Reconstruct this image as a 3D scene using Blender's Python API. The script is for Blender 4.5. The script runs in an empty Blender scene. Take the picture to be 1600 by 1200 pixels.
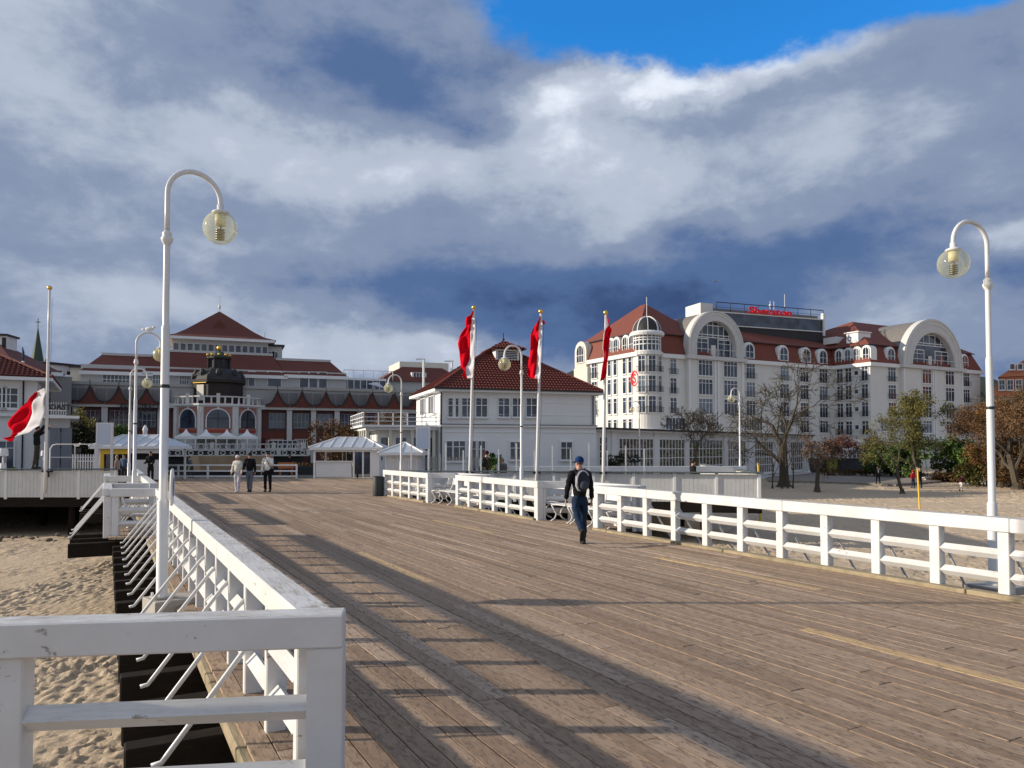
import bpy, math, random
import numpy as np
from mathutils import Vector, Matrix
rnd = random.Random(7)
R = math.radians
scene = bpy.context.scene
COL = scene.collection

# ------------------------------------------------------------------ camera
F_PX, CX, CY, PITCH, EYE = 1180.0, 800.0, 661.0, R(1.8), 2.0
cam_data = bpy.data.cameras.new('camera'); cam = bpy.data.objects.new('camera', cam_data); COL.objects.link(cam)
cam.location = (0, 0, EYE); cam.rotation_euler = (R(90) + PITCH, 0, 0)
cam_data.sensor_width = 36; cam_data.lens = F_PX / 1600 * 36
cam_data.shift_y = (CY - 600) / 1600; cam_data.clip_end = 4000; cam_data.clip_start = 0.05
scene.camera = cam
scene.render.resolution_x, scene.render.resolution_y = 1024, 768

# ------------------------------------------------------------------ light
SUN_EL = R(17.2)
world = bpy.data.worlds.new('World'); scene.world = world; world.use_nodes = True
sun_d = bpy.data.lights.new('sun', 'SUN'); sun = bpy.data.objects.new('sun', sun_d); COL.objects.link(sun)
sun_d.energy = 5.0; sun_d.angle = R(0.9); sun_d.color = (1.0, 0.88, 0.72)
sun_to = Vector((-math.cos(SUN_EL), -0.0, math.sin(SUN_EL)))          # towards the sun: straight from the left
sun.rotation_euler = sun_to.to_track_quat('Z', 'Y').to_euler()
scene.view_settings.view_transform = 'Standard'; scene.view_settings.look = 'None'
scene.view_settings.gamma = 1; scene.view_settings.use_curve_mapping = False
scene.view_settings.exposure = 0.2

class NT:
    """tiny node-tree writer"""
    def __init__(s, tree): s.t = tree; tree.nodes.clear()
    def n(s, kind, **kw):
        nd = s.t.nodes.new(kind)
        for k, v in kw.items():
            if k == 'i':
                for a, b in v.items():
                    if isinstance(b, bpy.types.NodeSocket): s.t.links.new(b, nd.inputs[a])
                    else: nd.inputs[a].default_value = b
            else: setattr(nd, k, v)
        return nd
    def m(s, op, a, b=0.0, c=0.0, clamp=False):
        return s.n('ShaderNodeMath', operation=op, use_clamp=clamp, i={0: a, 1: b, 2: c}).outputs[0]
    def v(s, op, a, b=(0, 0, 0)):
        nd = s.n('ShaderNodeVectorMath', operation=op, i={0: a, 1: b})
        return nd.outputs[1] if op in ('DOT_PRODUCT', 'LENGTH') else nd.outputs[0]
    def noise(s, vec, scale, detail=4, rough=.55, dist=0.0):
        return s.n('ShaderNodeTexNoise', i={'Vector': vec, 'Scale': scale, 'Detail': detail, 'Roughness': rough, 'Distortion': dist}).outputs[0]
    def ramp(s, fac, *stops, mode='LINEAR'):
        nd = s.n('ShaderNodeValToRGB', i={0: fac}); cr = nd.color_ramp; cr.interpolation = mode
        while len(cr.elements) < len(stops): cr.elements.new(.5)
        for e, (p, c) in zip(cr.elements, stops):
            e.position = p; e.color = (c, c, c, 1) if not isinstance(c, tuple) else (*c, 1)
        return nd.outputs[0]
    def mix(s, fac, a, b, mode='MIX'):
        nd = s.n('ShaderNodeMix', data_type='RGBA', blend_type=mode)
        for k, v_ in ((0, fac), (6, a), (7, b)):
            if isinstance(v_, bpy.types.NodeSocket): s.t.links.new(v_, nd.inputs[k])
            else: nd.inputs[k].default_value = (*v_, 1) if isinstance(v_, tuple) and len(v_) == 3 else v_
        return nd.outputs[2]

# sky: clear Nishita sky seen through gaps of a broken cloud cover
w = NT(world.node_tree)
sky = w.n('ShaderNodeTexSky', sky_type='NISHITA', sun_disc=False, sun_elevation=SUN_EL, sun_rotation=R(-90))
sky.air_density = 1.0; sky.dust_density = 0.3; sky.ozone_density = 2.5
dirv = w.v('NORMALIZE', w.n('ShaderNodeTexCoord').outputs['Generated'])
sep = w.n('ShaderNodeSeparateXYZ', i={0: dirv})
az = w.m('MULTIPLY', w.m('ARCTAN2', sep.outputs[0], sep.outputs[1]), 57.2958)
el = w.m('MULTIPLY', w.m('ARCSINE', sep.outputs[2]), 57.2958)
# warp the layout with noise so that no edge is smooth
wv = w.v('MULTIPLY', dirv, (1, 1, 1.45))
warp = w.n('ShaderNodeTexNoise', i={'Vector': wv, 'Scale': 5.0, 'Detail': 7, 'Roughness': .6})
wsep = w.n('ShaderNodeSeparateXYZ', i={0: warp.outputs['Color']})
az2 = w.m('ADD', az, w.m('MULTIPLY', w.m('SUBTRACT', wsep.outputs[0], .5), 12))
el2 = w.m('ADD', el, w.m('MULTIPLY', w.m('SUBTRACT', wsep.outputs[1], .5), 7))
ae = w.n('ShaderNodeCombineXYZ', i={0: az2, 1: el2}).outputs[0]
def blobs(lst, start=0.0):
    acc = start
    for (a, e, ra, re, amp) in lst:
        q = w.v('MULTIPLY', w.v('SUBTRACT', ae, (a, e, 0)), (1 / ra, 1 / re, 0))
        g = w.m('POWER', 2.71828, w.m('MULTIPLY', w.v('DOT_PRODUCT', q, q), -1))
        acc = w.m('MULTIPLY_ADD', g, amp, acc)
    return acc
# brightness of the clouds: az right+, el up (degrees)
bright = blobs([(4, 24.6, 2.8, 2.2, .36), (11, 25.9, 6, 1.4, .46), (20, 26.4, 8, 1.5, .38), (8, 20.6, 8, 3.2, .30), (22, 20.0, 11, 3.5, .28), (9, 16.5, 10, 2.0, .12),
                (-5, 20.8, 4.5, 2.0, .22), (-24, 21.5, 12, 2.2, .26), (-14, 19.2, 10, 2.0, .26), (-33, 25.5, 4, 3, .22), (-22, 14.0, 14, 2.0, .10), (-28, 17.5, 10, 2.0, .08),
                (-9, 6.8, 9, 1.7, .36), (-26, 9.8, 9, 1.8, .18), (-2, 5.5, 6, 1.6, .2), (34.5, 13.5, 4, 1.6, .40), (27, 8.5, 8, 2.0, .16),
                (-13, 26.0, 9, 3.0, -.18), (-2, 23.0, 3.5, 2.6, -.16), (14, 20.5, 4, 1.6, -.08), (10, 11.5, 20, 3.2, -.16), (9, 9.8, 10, 2.6, -.22), (-11, 12.0, 9, 2.2, -.10), (24, 14, 9, 3.0, -.10)], 0.0)
n1 = w.noise(wv, 3.0, 8, .52, .3)
n2 = w.noise(w.v('ADD', w.v('MULTIPLY', wv, (1, 1, 1.3)), (3.1, 1.7, .4)), 8.5, 10, .60, .15)
lum = w.m('ADD', w.m('ADD', .415, w.m('MULTIPLY', w.m('SUBTRACT', n1, .5), .62)), w.m('MULTIPLY', w.m('SUBTRACT', n2, .5), .60))
lum = w.m('ADD', lum, bright)
# the dark bank lies over the land ahead; brightness added overhead, behind the view and towards the sun lifts the ambient light
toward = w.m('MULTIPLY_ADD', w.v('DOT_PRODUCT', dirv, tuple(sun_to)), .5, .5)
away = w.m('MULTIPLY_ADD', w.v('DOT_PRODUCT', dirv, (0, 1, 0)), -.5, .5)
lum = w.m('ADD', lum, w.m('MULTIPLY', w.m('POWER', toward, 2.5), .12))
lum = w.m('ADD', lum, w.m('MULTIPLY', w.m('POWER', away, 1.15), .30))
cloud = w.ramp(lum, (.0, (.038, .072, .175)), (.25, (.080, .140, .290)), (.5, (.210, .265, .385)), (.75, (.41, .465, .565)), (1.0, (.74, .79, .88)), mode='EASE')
# gaps with clear sky
gap = blobs([(20, 32.8, 18, 5.0, 1.25), (8, 31.0, 9, 3.0, .35), (34, 29, 6, 3.0, .35), (33, 12.8, 7, 3.0, .22), (-29, 6.2, 7, 2.8, .46), (26, 6, 12, 4, .25), (14, 9, 6, 3, .12)], 0.0)
gn = w.noise(w.v('ADD', wv, (7, 2, 5)), 2.6, 9, .58, .2)
gap = w.m('ADD', gap, w.m('MULTIPLY', w.m('SUBTRACT', gn, .46), 1.1))
gapf = w.ramp(gap, (.36, 0.0), (.58, 1.0), mode='EASE')
clear = w.mix(1.0, sky.outputs[0], (.30, 1.45, 2.4), 'MULTIPLY')
low = w.n('ShaderNodeMapRange', i={0: el, 1: 3.0, 2: 22.0, 3: .35, 4: 1.0}).outputs[0]
clear = w.mix(low, w.mix(.25, clear, (2.2, 3.0, 4.2)), clear)
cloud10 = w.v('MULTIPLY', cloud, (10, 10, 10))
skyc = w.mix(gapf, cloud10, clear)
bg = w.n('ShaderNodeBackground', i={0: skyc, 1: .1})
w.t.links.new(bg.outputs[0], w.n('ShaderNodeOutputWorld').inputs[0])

# ------------------------------------------------------------------ survey helpers (photo pixel -> place in the world)
AX = Vector((-.4727, .8812)); BX = Vector((.8812, .4727))            # along the pier, across the pier
ANG = math.atan2(BX.y, BX.x)
def ray(u, v):
    cy = (CY - v) / F_PX; c, s_ = math.cos(PITCH), math.sin(PITCH)
    return Vector(((u - CX) / F_PX, c - cy * s_, s_ + cy * c))
def G(u, v, z=0.0):
    r = ray(u, v); k = (z - EYE) / r.z; return Vector((r.x * k, r.y * k, z))
def PD(u, v, D):
    r = ray(u, v); k = D / r.y; return Vector((r.x * k, D, EYE + r.z * k))
def ST(s, t, z=0.0): return Vector((AX.x * s + BX.x * t, AX.y * s + BX.y * t, z))

# ------------------------------------------------------------------ mesh builder
class MB:
    def __init__(s): s.V = []; s.Fc = []; s.mi = []; s.M = None; s.cur = 0; s.sm = False; s.smf = []
    def add(s, vs, fs):
        b = len(s.V)
        if s.M is not None: vs = [s.M @ Vector(v) for v in vs]
        s.V += [tuple(v) for v in vs]
        for f in fs: s.Fc.append(tuple(i + b for i in f)); s.mi.append(s.cur); s.smf.append(s.sm)
        return s
    def box(s, x0, x1, y0, y1, z0, z1, c=0.0, T=None):
        if x0 > x1: x0, x1 = x1, x0
        if y0 > y1: y0, y1 = y1, y0
        if z0 > z1: z0, z1 = z1, z0
        if c <= 0:
            vs = [(x, y, z) for z in (z0, z1) for y in (y0, y1) for x in (x0, x1)]
            fs = [(0, 2, 3, 1), (4, 5, 7, 6), (0, 1, 5, 4), (2, 6, 7, 3), (0, 4, 6, 2), (1, 3, 7, 5)]
        else:
            vs = []; idx = {}
            for iz in (0, 1):
                for iy in (0, 1):
                    for ix in (0, 1):
                        p = (x1 if ix else x0, y1 if iy else y0, z1 if iz else z0)
                        q = [(-c if k else c) for k in (ix, iy, iz)]
                        for a in range(3):
                            pp = [p[i] + (0 if i == a else q[i]) for i in range(3)]
                            idx[(ix, iy, iz, a)] = len(vs); vs.append(pp)
            fs = []
            for a in range(3):
                o = [i for i in range(3) if i != a]
                for side in (0, 1):
                    loop = []
                    for (p, q) in ((0, 0), (1, 0), (1, 1), (0, 1)):
                        k = [0, 0, 0]; k[a] = side; k[o[0]] = p; k[o[1]] = q; loop.append(idx[(*k, a)])
                    flip = (side == 0) ^ (a == 1)
                    fs.append(tuple(reversed(loop)) if flip else tuple(loop))
            cen = [(x0 + x1) / 2, (y0 + y1) / 2, (z0 + z1) / 2]
            def orient(f):
                P = [Vector(vs[i]) for i in f]; nn = (P[1] - P[0]).cross(P[2] - P[0]); m = sum(P, Vector()) / len(P) - Vector(cen)
                return f if nn.dot(m) > 0 else tuple(reversed(f))
            for a in range(3):          # edges parallel to axis a
                o = [i for i in range(3) if i != a]
                for p in (0, 1):
                    for q in (0, 1):
                        k0 = [0, 0, 0]; k0[o[0]] = p; k0[o[1]] = q; k1 = list(k0); k1[a] = 1
                        fs.append(orient((idx[(*k0, o[0])], idx[(*k1, o[0])], idx[(*k1, o[1])], idx[(*k0, o[1])])))
            for ix in (0, 1):
                for iy in (0, 1):
                    for iz in (0, 1): fs.append(orient(tuple(idx[(ix, iy, iz, a)] for a in range(3))))
        if T is not None: vs = [T @ Vector(v) for v in vs]
        return s.add(vs, fs)
    def bar(s, p, q, w_, h_, up=(0, 0, 1)):
        p, q = Vector(p), Vector(q); d = (q - p); L = d.length
        if L < 1e-6: return s
        d /= L; up = Vector(up)
        if abs(d.dot(up)) > .98: up = Vector((1, 0, 0))
        x = d.cross(up).normalized(); y = x.cross(d)
        vs = []
        for b in (p, q):
            for i, j in ((-1, -1), (1, -1), (1, 1), (-1, 1)): vs.append(b + x * (i * w_ / 2) + y * (j * h_ / 2))
        return s.add(vs, [(0, 1, 5, 4), (1, 2, 6, 5), (2, 3, 7, 6), (3, 0, 4, 7), (3, 2, 1, 0), (4, 5, 6, 7)])
    def tube(s, pts, rad, n=8, cap=True):
        pts = [Vector(p) for p in pts]; m = len(pts)
        if not isinstance(rad, (list, tuple)): rad = [rad] * m
        vs = []; x = None
        for i, p in enumerate(pts):
            d = (pts[min(i + 1, m - 1)] - pts[max(i - 1, 0)]).normalized()
            if x is None:
                r = Vector((0, 0, 1)) if abs(d.z) < .9 else Vector((1, 0, 0)); x = d.cross(r).normalized()
            else:
                x = x - d * x.dot(d); x = x.normalized() if x.length > 1e-6 else d.orthogonal().normalized()
            y = d.cross(x)
            for k in range(n):
                a = 2 * math.pi * k / n; vs.append(p + x * (math.cos(a) * rad[i]) + y * (math.sin(a) * rad[i]))
        fs = [(i * n + k, i * n + (k + 1) % n, (i + 1) * n + (k + 1) % n, (i + 1) * n + k) for i in range(m - 1) for k in range(n)]
        if cap: fs += [tuple(reversed(range(n))), tuple(range((m - 1) * n, m * n))]
        return s.add(vs, fs)
    def lathe(s, prof, n=16, T=None, a0=0.0, a1=2 * math.pi):
        full = abs(a1 - a0 - 2 * math.pi) < 1e-6; k = n if full else n + 1; vs = []
        for (r, z) in prof:
            for i in range(k):
                a = a0 + (a1 - a0) * i / n; vs.append((r * math.cos(a), r * math.sin(a), z))
        fs = []
        for j in range(len(prof) - 1):
            for i in range(n):
                i2 = (i + 1) % k; fs.append((j * k + i, j * k + i2, (j + 1) * k + i2, (j + 1) * k + i))
        if T is not None: vs = [T @ Vector(v) for v in vs]
        return s.add(vs, fs)
    def ell(s, c, r, n=12, m=8, T=None):
        prof = [(max(1e-4, math.sin(math.pi * j / m)), -math.cos(math.pi * j / m)) for j in range(m + 1)]
        M = Matrix.Translation(c) @ Matrix.Diagonal((*r, 1))
        if T is not None: M = T @ M
        return s.lathe(prof, n, M)
    def prism(s, poly, y0, y1, T=None):
        """polygon in (x, z) extruded along y from y0 (front) to y1"""
        n = len(poly); vs = [(x, y0, z) for x, z in poly] + [(x, y1, z) for x, z in poly]
        fs = [tuple(range(n)), tuple(reversed(range(n, 2 * n)))] + [(i, i + n, (i + 1) % n + n, (i + 1) % n) for i in range(n)]
        if T is not None: vs = [T @ Vector(v) for v in vs]
        return s.add(vs, fs)
    def frust(s, r0, z0, r1, z1, top=True, bottom=False):
        vs = [(r0[0], r0[2], z0), (r0[1], r0[2], z0), (r0[1], r0[3], z0), (r0[0], r0[3], z0),
              (r1[0], r1[2], z1), (r1[1], r1[2], z1), (r1[1], r1[3], z1), (r1[0], r1[3], z1)]
        fs = [(0, 1, 5, 4), (1, 2, 6, 5), (2, 3, 7, 6), (3, 0, 4, 7)]
        if top: fs.append((4, 5, 6, 7))
        if bottom: fs.append((3, 2, 1, 0))
        return s.add(vs, fs)
    def quad(s, a, b, c, d): return s.add([a, b, c, d], [(0, 1, 2, 3)])
    def mesh(s, name, mats):
        me = bpy.data.meshes.new(name); me.from_pydata(s.V, [], s.Fc)
        for m in (mats if isinstance(mats, (list, tuple)) else [mats]): me.materials.append(m)
        me.polygons.foreach_set('material_index', s.mi)
        if any(s.smf): me.polygons.foreach_set('use_smooth', s.smf)
        me.update(); return me
    def build(s, name, mats, parent=None, loc=None, rz=0.0):
        return link(name, s.mesh(name, mats), parent, loc, rz)
def link(name, me, parent=None, loc=None, rz=0.0):
    o = bpy.data.objects.new(name, me); COL.objects.link(o)
    if parent is not None: o.parent = parent
    if loc is not None: o.location = loc
    if rz: o.rotation_euler.z = rz
    return o
def tag(o, label=None, cat=None, group=None, kind=None):
    if label: o['label'] = label
    if cat: o['category'] = cat
    if group: o['group'] = group
    if kind: o['kind'] = kind
    return o
def thing(name, label, cat, loc=(0, 0, 0), rz=0.0, group=None, kind=None):
    o = bpy.data.objects.new(name, None); COL.objects.link(o); o.location = loc; o.rotation_euler.z = rz
    o.empty_display_size = .2
    return tag(o, label, cat, group, kind)
def dup(root, loc, rz=None, label=None, group=None, parent=None):
    def cp(o, par):
        c = o.copy(); COL.objects.link(c)
        if par is not None: c.parent = par
        for ch in list(KIDS.get(o.name, ())): cp(ch, c)
        return c
    KIDS.clear()
    for o in COL.objects:
        if o.parent: KIDS.setdefault(o.parent.name, []).append(o)
    c = cp(root, parent); c.location = loc
    if rz is not None: c.rotation_euler.z = rz
    if label: c['label'] = label
    if group: c['group'] = group
    return c
KIDS = {}
def text_mesh(body, size, depth, mat, name, bold=0.0, italic=0.0, spacing=1.0):
    cu = bpy.data.curves.new(name, 'FONT'); cu.body = body; cu.size = size; cu.extrude = depth; cu.offset = bold; cu.shear = italic
    cu.align_x = 'CENTER'; cu.space_character = spacing; cu.resolution_u = 3
    ob = bpy.data.objects.new('tmp_text', cu); COL.objects.link(ob)
    bpy.context.view_layer.update()
    me = bpy.data.meshes.new_from_object(ob.evaluated_get(bpy.context.evaluated_depsgraph_get()))
    bpy.data.objects.remove(ob); me.name = name
    me.materials.clear(); me.materials.append(mat); return me

# ------------------------------------------------------------------ materials
def mat(name, fn):
    m = bpy.data.materials.new(name); m.use_nodes = True; t = NT(m.node_tree)
    b = t.n('ShaderNodeBsdfPrincipled'); out = t.n('ShaderNodeOutputMaterial'); t.t.links.new(b.outputs[0], out.inputs[0])
    fn(t, b); return m
def setp(t, b, **kw):
    names = dict(col='Base Color', rough='Roughness', metal='Metallic', spec='Specular IOR Level', nrm='Normal', trans='Transmission Weight', alpha='Alpha', ior='IOR', sheen='Sheen Weight')
    for k, v in kw.items():
        s_ = b.inputs[names[k]]
        if isinstance(v, bpy.types.NodeSocket): t.t.links.new(v, s_)
        else: s_.default_value = (*v, 1) if isinstance(v, tuple) else v
def bump(t, h, strength=.5, dist=.01): return t.n('ShaderNodeBump', i={'Height': h, 'Strength': strength, 'Distance': dist}).outputs[0]
def pos(t): return t.n('ShaderNodeNewGeometry').outputs['Position']
def plain(name, col, rough=.7, var=.12, scale=1.5, metal=0.0, bmp=0.0, bscale=40, spec=.3, fine=0.05):
    """paint, plaster or cloth: one colour with soft large and fine variation"""
    def fn(t, b):
        p = pos(t); n = t.noise(p, scale, 5, .6); n_ = t.noise(p, scale * 9, 4, .6)
        f = t.m('ADD', t.m('MULTIPLY', t.m('SUBTRACT', n, .5), var * 2), t.m('MULTIPLY', t.m('SUBTRACT', n_, .5), fine * 2))
        f = t.m('ADD', f, 1.0)
        c = t.n('ShaderNodeVectorMath', operation='SCALE', i={0: col, 'Scale': f}).outputs[0]
        setp(t, b, col=c, rough=rough, metal=metal, spec=spec)
        if bmp: setp(t, b, nrm=bump(t, t.noise(p, bscale, 4), bmp, .01))
    return mat(name, fn)

def _wood_white(t, b):
    p = pos(t); ob = t.n('ShaderNodeTexCoord').outputs['Object']
    g = t.v('MULTIPLY', ob, (2.5, 38, 38)); grain = t.noise(g, 1.0, 5, .65)
    n = t.noise(p, 2.2, 6, .6)
    sep = t.n('ShaderNodeSeparateXYZ', i={0: t.n('ShaderNodeNewGeometry').outputs['Normal']})
    up = t.n('ShaderNodeMapRange', i={0: sep.outputs[2], 1: .6, 2: .95, 3: 0.0, 4: 1.0}).outputs[0]
    crack = t.noise(t.v('MULTIPLY', ob, (6, 60, 60)), 1.0, 7, .72, .6)
    patch = t.noise(p, 3.3, 6, .66, .4)
    chips = t.ramp(t.noise(t.v('MULTIPLY', p, (5, 5, 9)), 1.0, 8, .74, .5), (.632, 0.0), (.645, 1.0))
    topw = t.ramp(t.m('ADD', t.m('MULTIPLY', crack, .7), t.m('MULTIPLY', patch, .3)), (.48, 0.0), (.60, .85))
    chips = t.m('MAXIMUM', chips, t.m('MULTIPLY', up, topw))
    dirt = t.ramp(n, (.35, 0.0), (.70, .42))
    c = t.mix(dirt, (.655, .66, .665), (.47, .45, .41))
    c = t.mix(t.m('MULTIPLY', t.ramp(grain, (.5, 0.0), (.75, .35)), 1.0), c, (.60, .58, .53))
    c = t.mix(chips, c, t.mix(grain, (.24, .20, .15), (.42, .38, .32)))
    setp(t, b, col=c, rough=.55, spec=.35, nrm=bump(t, t.m('SUBTRACT', t.m('MULTIPLY', grain, .4), t.m('MULTIPLY', chips, .7)), .55, .004))
M_WOODW = mat('weathered_white_paint', _wood_white)
M_WHITE = plain('white_metal_paint', (.66, .665, .665), .38, .09, 2.0, spec=.45)
M_WHITEF = plain('white_plaster', (.74, .74, .735), .85, .10, .35, fine=.04)
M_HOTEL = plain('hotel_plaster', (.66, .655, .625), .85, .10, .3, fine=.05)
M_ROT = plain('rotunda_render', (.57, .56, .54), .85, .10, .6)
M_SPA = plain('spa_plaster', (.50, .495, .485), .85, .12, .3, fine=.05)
M_WARMW = plain('cream_plaster', (.64, .61, .53), .85, .10, .3, fine=.05)
M_GREYP = plain('grey_panel', (.20, .20, .20), .8, .12, .5)
M_TRIM = plain('trim_white', (.74, .74, .73), .7, .06, 1.0)
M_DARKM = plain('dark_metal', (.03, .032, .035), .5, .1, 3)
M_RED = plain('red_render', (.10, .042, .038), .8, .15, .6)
M_REDB = plain('red_orange_spandrel', (.30, .060, .035), .8, .1, .6)
M_SKIN = plain('skin', (.48, .27, .19), .55, .06, 8, spec=.4)
M_GOLD = plain('gilded_metal', (.75, .48, .12), .35, .1, 4, metal=1.0)
M_SLATE = plain('dark_slate', (.035, .033, .035), .6, .25, .8)
M_COPPER = plain('green_copper', (.055, .085, .06), .7, .35, .4)
M_STONE = plain('concrete', (.38, .36, .33), .9, .15, 1.2, bmp=.3)
M_YEL = plain('yellow_paint', (.72, .46, .04), .5, .08, 2)
M_BLACK = plain('black_void', (.008, .008, .009), .9, .1, 1)
M_REDSIGN = plain('red_lettering', (.75, .02, .03), .45, .04, 2)

def _dark_wood(t, b):
    p = pos(t); n = t.noise(p, 3, 6, .65); f = t.noise(t.v('MULTIPLY', p, (3, 3, 22)), 2.0, 5, .7)
    c = t.mix(n, (.007, .006, .005), (.026, .021, .017)); c = t.mix(t.ramp(f, (.5, 0.0), (.8, .4)), c, (.055, .042, .030))
    setp(t, b, col=c, rough=.85, spec=.1, nrm=bump(t, f, .6, .01))
M_DWOOD = mat('tarred_timber', _dark_wood)
def _kerb(t, b):
    p = pos(t); rot = t.n('ShaderNodeVectorRotate', rotation_type='Z_AXIS', i={'Vector': p, 'Angle': -math.atan2(AX.y, AX.x)}).outputs[0]
    g = t.noise(t.v('MULTIPLY', rot, (1.2, 22, 22)), 1.0, 6, .7); n = t.noise(p, 3.0, 6, .65)
    c = t.mix(g, (.20, .15, .09), (.46, .38, .25)); c = t.mix(t.ramp(n, (.42, 0.0), (.7, .75)), c, (.13, .12, .065))
    setp(t, b, col=c, rough=.85, nrm=bump(t, g, .8, .012))
M_KERB = mat('weathered_kerb_timber', _kerb)
def _plank(from_attr):
    def fn(t, b):
        p = pos(t); rot = t.n('ShaderNodeVectorRotate', rotation_type='Z_AXIS', i={'Vector': p, 'Angle': -math.atan2(AX.y, AX.x)}).outputs[0]
        if from_attr: r = t.n('ShaderNodeAttribute', attribute_name='tint').outputs['Fac']
        else: r = t.n('ShaderNodeAttribute', attribute_type='OBJECT', attribute_name='tint').outputs['Fac']
        off = t.n('ShaderNodeCombineXYZ', i={0: t.m('MULTIPLY', r, 37.0), 1: t.m('MULTIPLY', r, 91.0), 2: 0.0}).outputs[0]
        q = t.v('ADD', rot, off)
        grain = t.noise(t.v('MULTIPLY', q, (2.2, 55, 55)), 1.0, 6, .68, .2)
        worn = t.noise(t.v('MULTIPLY', q, (9.0, 24, 24)), 1.0, 7, .7, .6)
        big = t.noise(p, .35, 5, .6)
        c = t.ramp(r, (.0, (0.245, 0.172, 0.118)), (.4, (0.332, 0.245, 0.171)), (.8, (0.372, 0.272, 0.190)), (.985, (.47, .36, .27)), (.992, (.62, .44, .23)), (1.0, (.66, .46, .22)))
        c = t.mix(t.ramp(grain, (.42, 0.0), (.72, .55)), c, (.17, .125, .09))
        c = t.mix(t.ramp(worn, (.52, 0.0), (.61, .72)), c, (.12, .085, .062))
        c = t.mix(t.ramp(worn, (.34, .35), (.44, 0.0)), c, (.44, .34, .26))
        c = t.mix(t.ramp(big, (.35, 0.0), (.7, .3)), c, (.40, .27, .19))
        h = t.m('SUBTRACT', t.m('MULTIPLY', grain, .7), t.m('MULTIPLY', t.ramp(worn, (.5, 0.0), (.63, 1.0)), .8))
        setp(t, b, col=c, rough=.8, spec=.25, nrm=bump(t, h, .7, .006))
    return fn
M_PLANK = mat('deck_board', _plank(False)); M_PLANKS = mat('deck_boards_joined', _plank(True))
def _sand(t, b):
    p = pos(t); n = t.noise(p, .25, 6, .6); f = t.noise(p, 7, 7, .65); g = t.noise(p, 90, 3, .6)
    c = t.mix(n, (.50, .385, .265), (.62, .50, .36)); c = t.mix(t.ramp(f, (.5, 0.0), (.75, .4)), c, (.36, .27, .18))
    setp(t, b, col=c, rough=.95, spec=.15, nrm=bump(t, t.m('ADD', f, t.m('MULTIPLY', g, .25)), .8, .05))
M_SAND = mat('beach_sand', _sand)
def _ground(t, b):
    p = pos(t); n = t.noise(p, .5, 6, .65)
    setp(t, b, col=t.mix(n, (.07, .062, .05), (.17, .15, .12)), rough=.95)
M_GROUND = mat('promenade_ground', _ground)
def _path(t, b):
    p = pos(t); n = t.noise(p, .8, 6, .65)
    setp(t, b, col=t.mix(n, (.20, .17, .14), (.32, .27, .22)), rough=.95)
M_PATH = mat('beach_path', _path)
def roofmat(name, c0, c1, pitch=.35):
    def fn(t, b):
        p = pos(t); n = t.noise(p, .45, 6, .65); f = t.noise(p, 5.0, 5, .7)
        z = t.n('ShaderNodeSeparateXYZ', i={0: p}).outputs[2]
        row = t.m('FRACT', t.m('DIVIDE', z, pitch * .55))
        c = t.mix(n, c0, c1); c = t.mix(t.ramp(f, (.5, 0.0), (.8, .5)), c, tuple(x * .5 for x in c0))
        setp(t, b, col=c, rough=.75, nrm=bump(t, t.m('ADD', row, t.m('MULTIPLY', f, .8)), .5, .05))
    return mat(name, fn)
M_ROOF = roofmat('red_tile', (.145, .034, .022), (.21, .055, .032))
M_ROOFD = roofmat('deep_red_tile', (.110, .026, .017), (.155, .040, .025))
M_ROOFO = roofmat('orange_tile', (.40, .13, .06), (.52, .18, .08))
def _glass(t, b):
    p = pos(t); n = t.noise(p, .6, 3, .5)
    setp(t, b, col=t.mix(t.ramp(n, (.4, 0.0), (.65, 1.0)), (.012, .017, .028), (.05, .07, .11)), rough=.06, spec=.75)
    bb = t.n('ShaderNodeBump', i={'Height': t.noise(p, .9, 3), 'Strength': .25, 'Distance': .05}).outputs[0]; setp(t, b, nrm=bb)
M_GLASS = mat('window_glass', _glass)
def _curtain(t, b):
    p = pos(t); n = t.noise(t.v('MULTIPLY', p, (5, 5, .8)), 2.0, 3, .6)
    setp(t, b, col=t.ramp(n, (.35, (.05, .07, .10)), (.6, (.20, .24, .28))), rough=.12, spec=.6)
M_CURT = mat('curtained_blue_glass', _curtain)
def _warmglass(t, b):
    p = pos(t); n = t.noise(t.v('MULTIPLY', p, (1, 1, 2)), 1.6, 5, .7)
    setp(t, b, col=t.ramp(n, (.36, (.02, .022, .03)), (.52, (.10, .085, .07)), (.62, (.34, .25, .18)), (.75, (.10, .08, .07))), rough=.08, spec=.6)
M_WGLASS = mat('curtained_window_glass', _warmglass)
def _metalroof(t, b):
    p = pos(t); n = t.noise(p, 1.5, 5, .6)
    setp(t, b, col=t.mix(n, (.50, .53, .56), (.66, .68, .70)), rough=.35, metal=.35)
M_MROOF = mat('pale_sheet_metal', _metalroof)
M_GLOBE = bpy.data.materials.new('yellowed_clear_globe'); M_GLOBE.use_nodes = True
_t = NT(M_GLOBE.node_tree); _o = _t.n('ShaderNodeOutputMaterial')
_tr = _t.n('ShaderNodeBsdfTransparent', i={0: (.97, .97, .89, 1)}); _di = _t.n('ShaderNodeBsdfDiffuse', i={0: (.80, .78, .56, 1)}); _tl = _t.n('ShaderNodeBsdfTranslucent', i={0: (.75, .72, .50, 1)}); _gl = _t.n('ShaderNodeBsdfGlossy', i={'Color': (1, 1, 1, 1), 'Roughness': .04})
_lw = _t.n('ShaderNodeLayerWeight', i={'Blend': .35}); _bf = _t.n('ShaderNodeNewGeometry').outputs['Backfacing']
_fr = _t.m('MULTIPLY', _t.m('SUBTRACT', 1.0, _bf), _t.m('MULTIPLY_ADD', _t.m('POWER', _lw.outputs['Facing'], 3.0), .45, .05))
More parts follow.
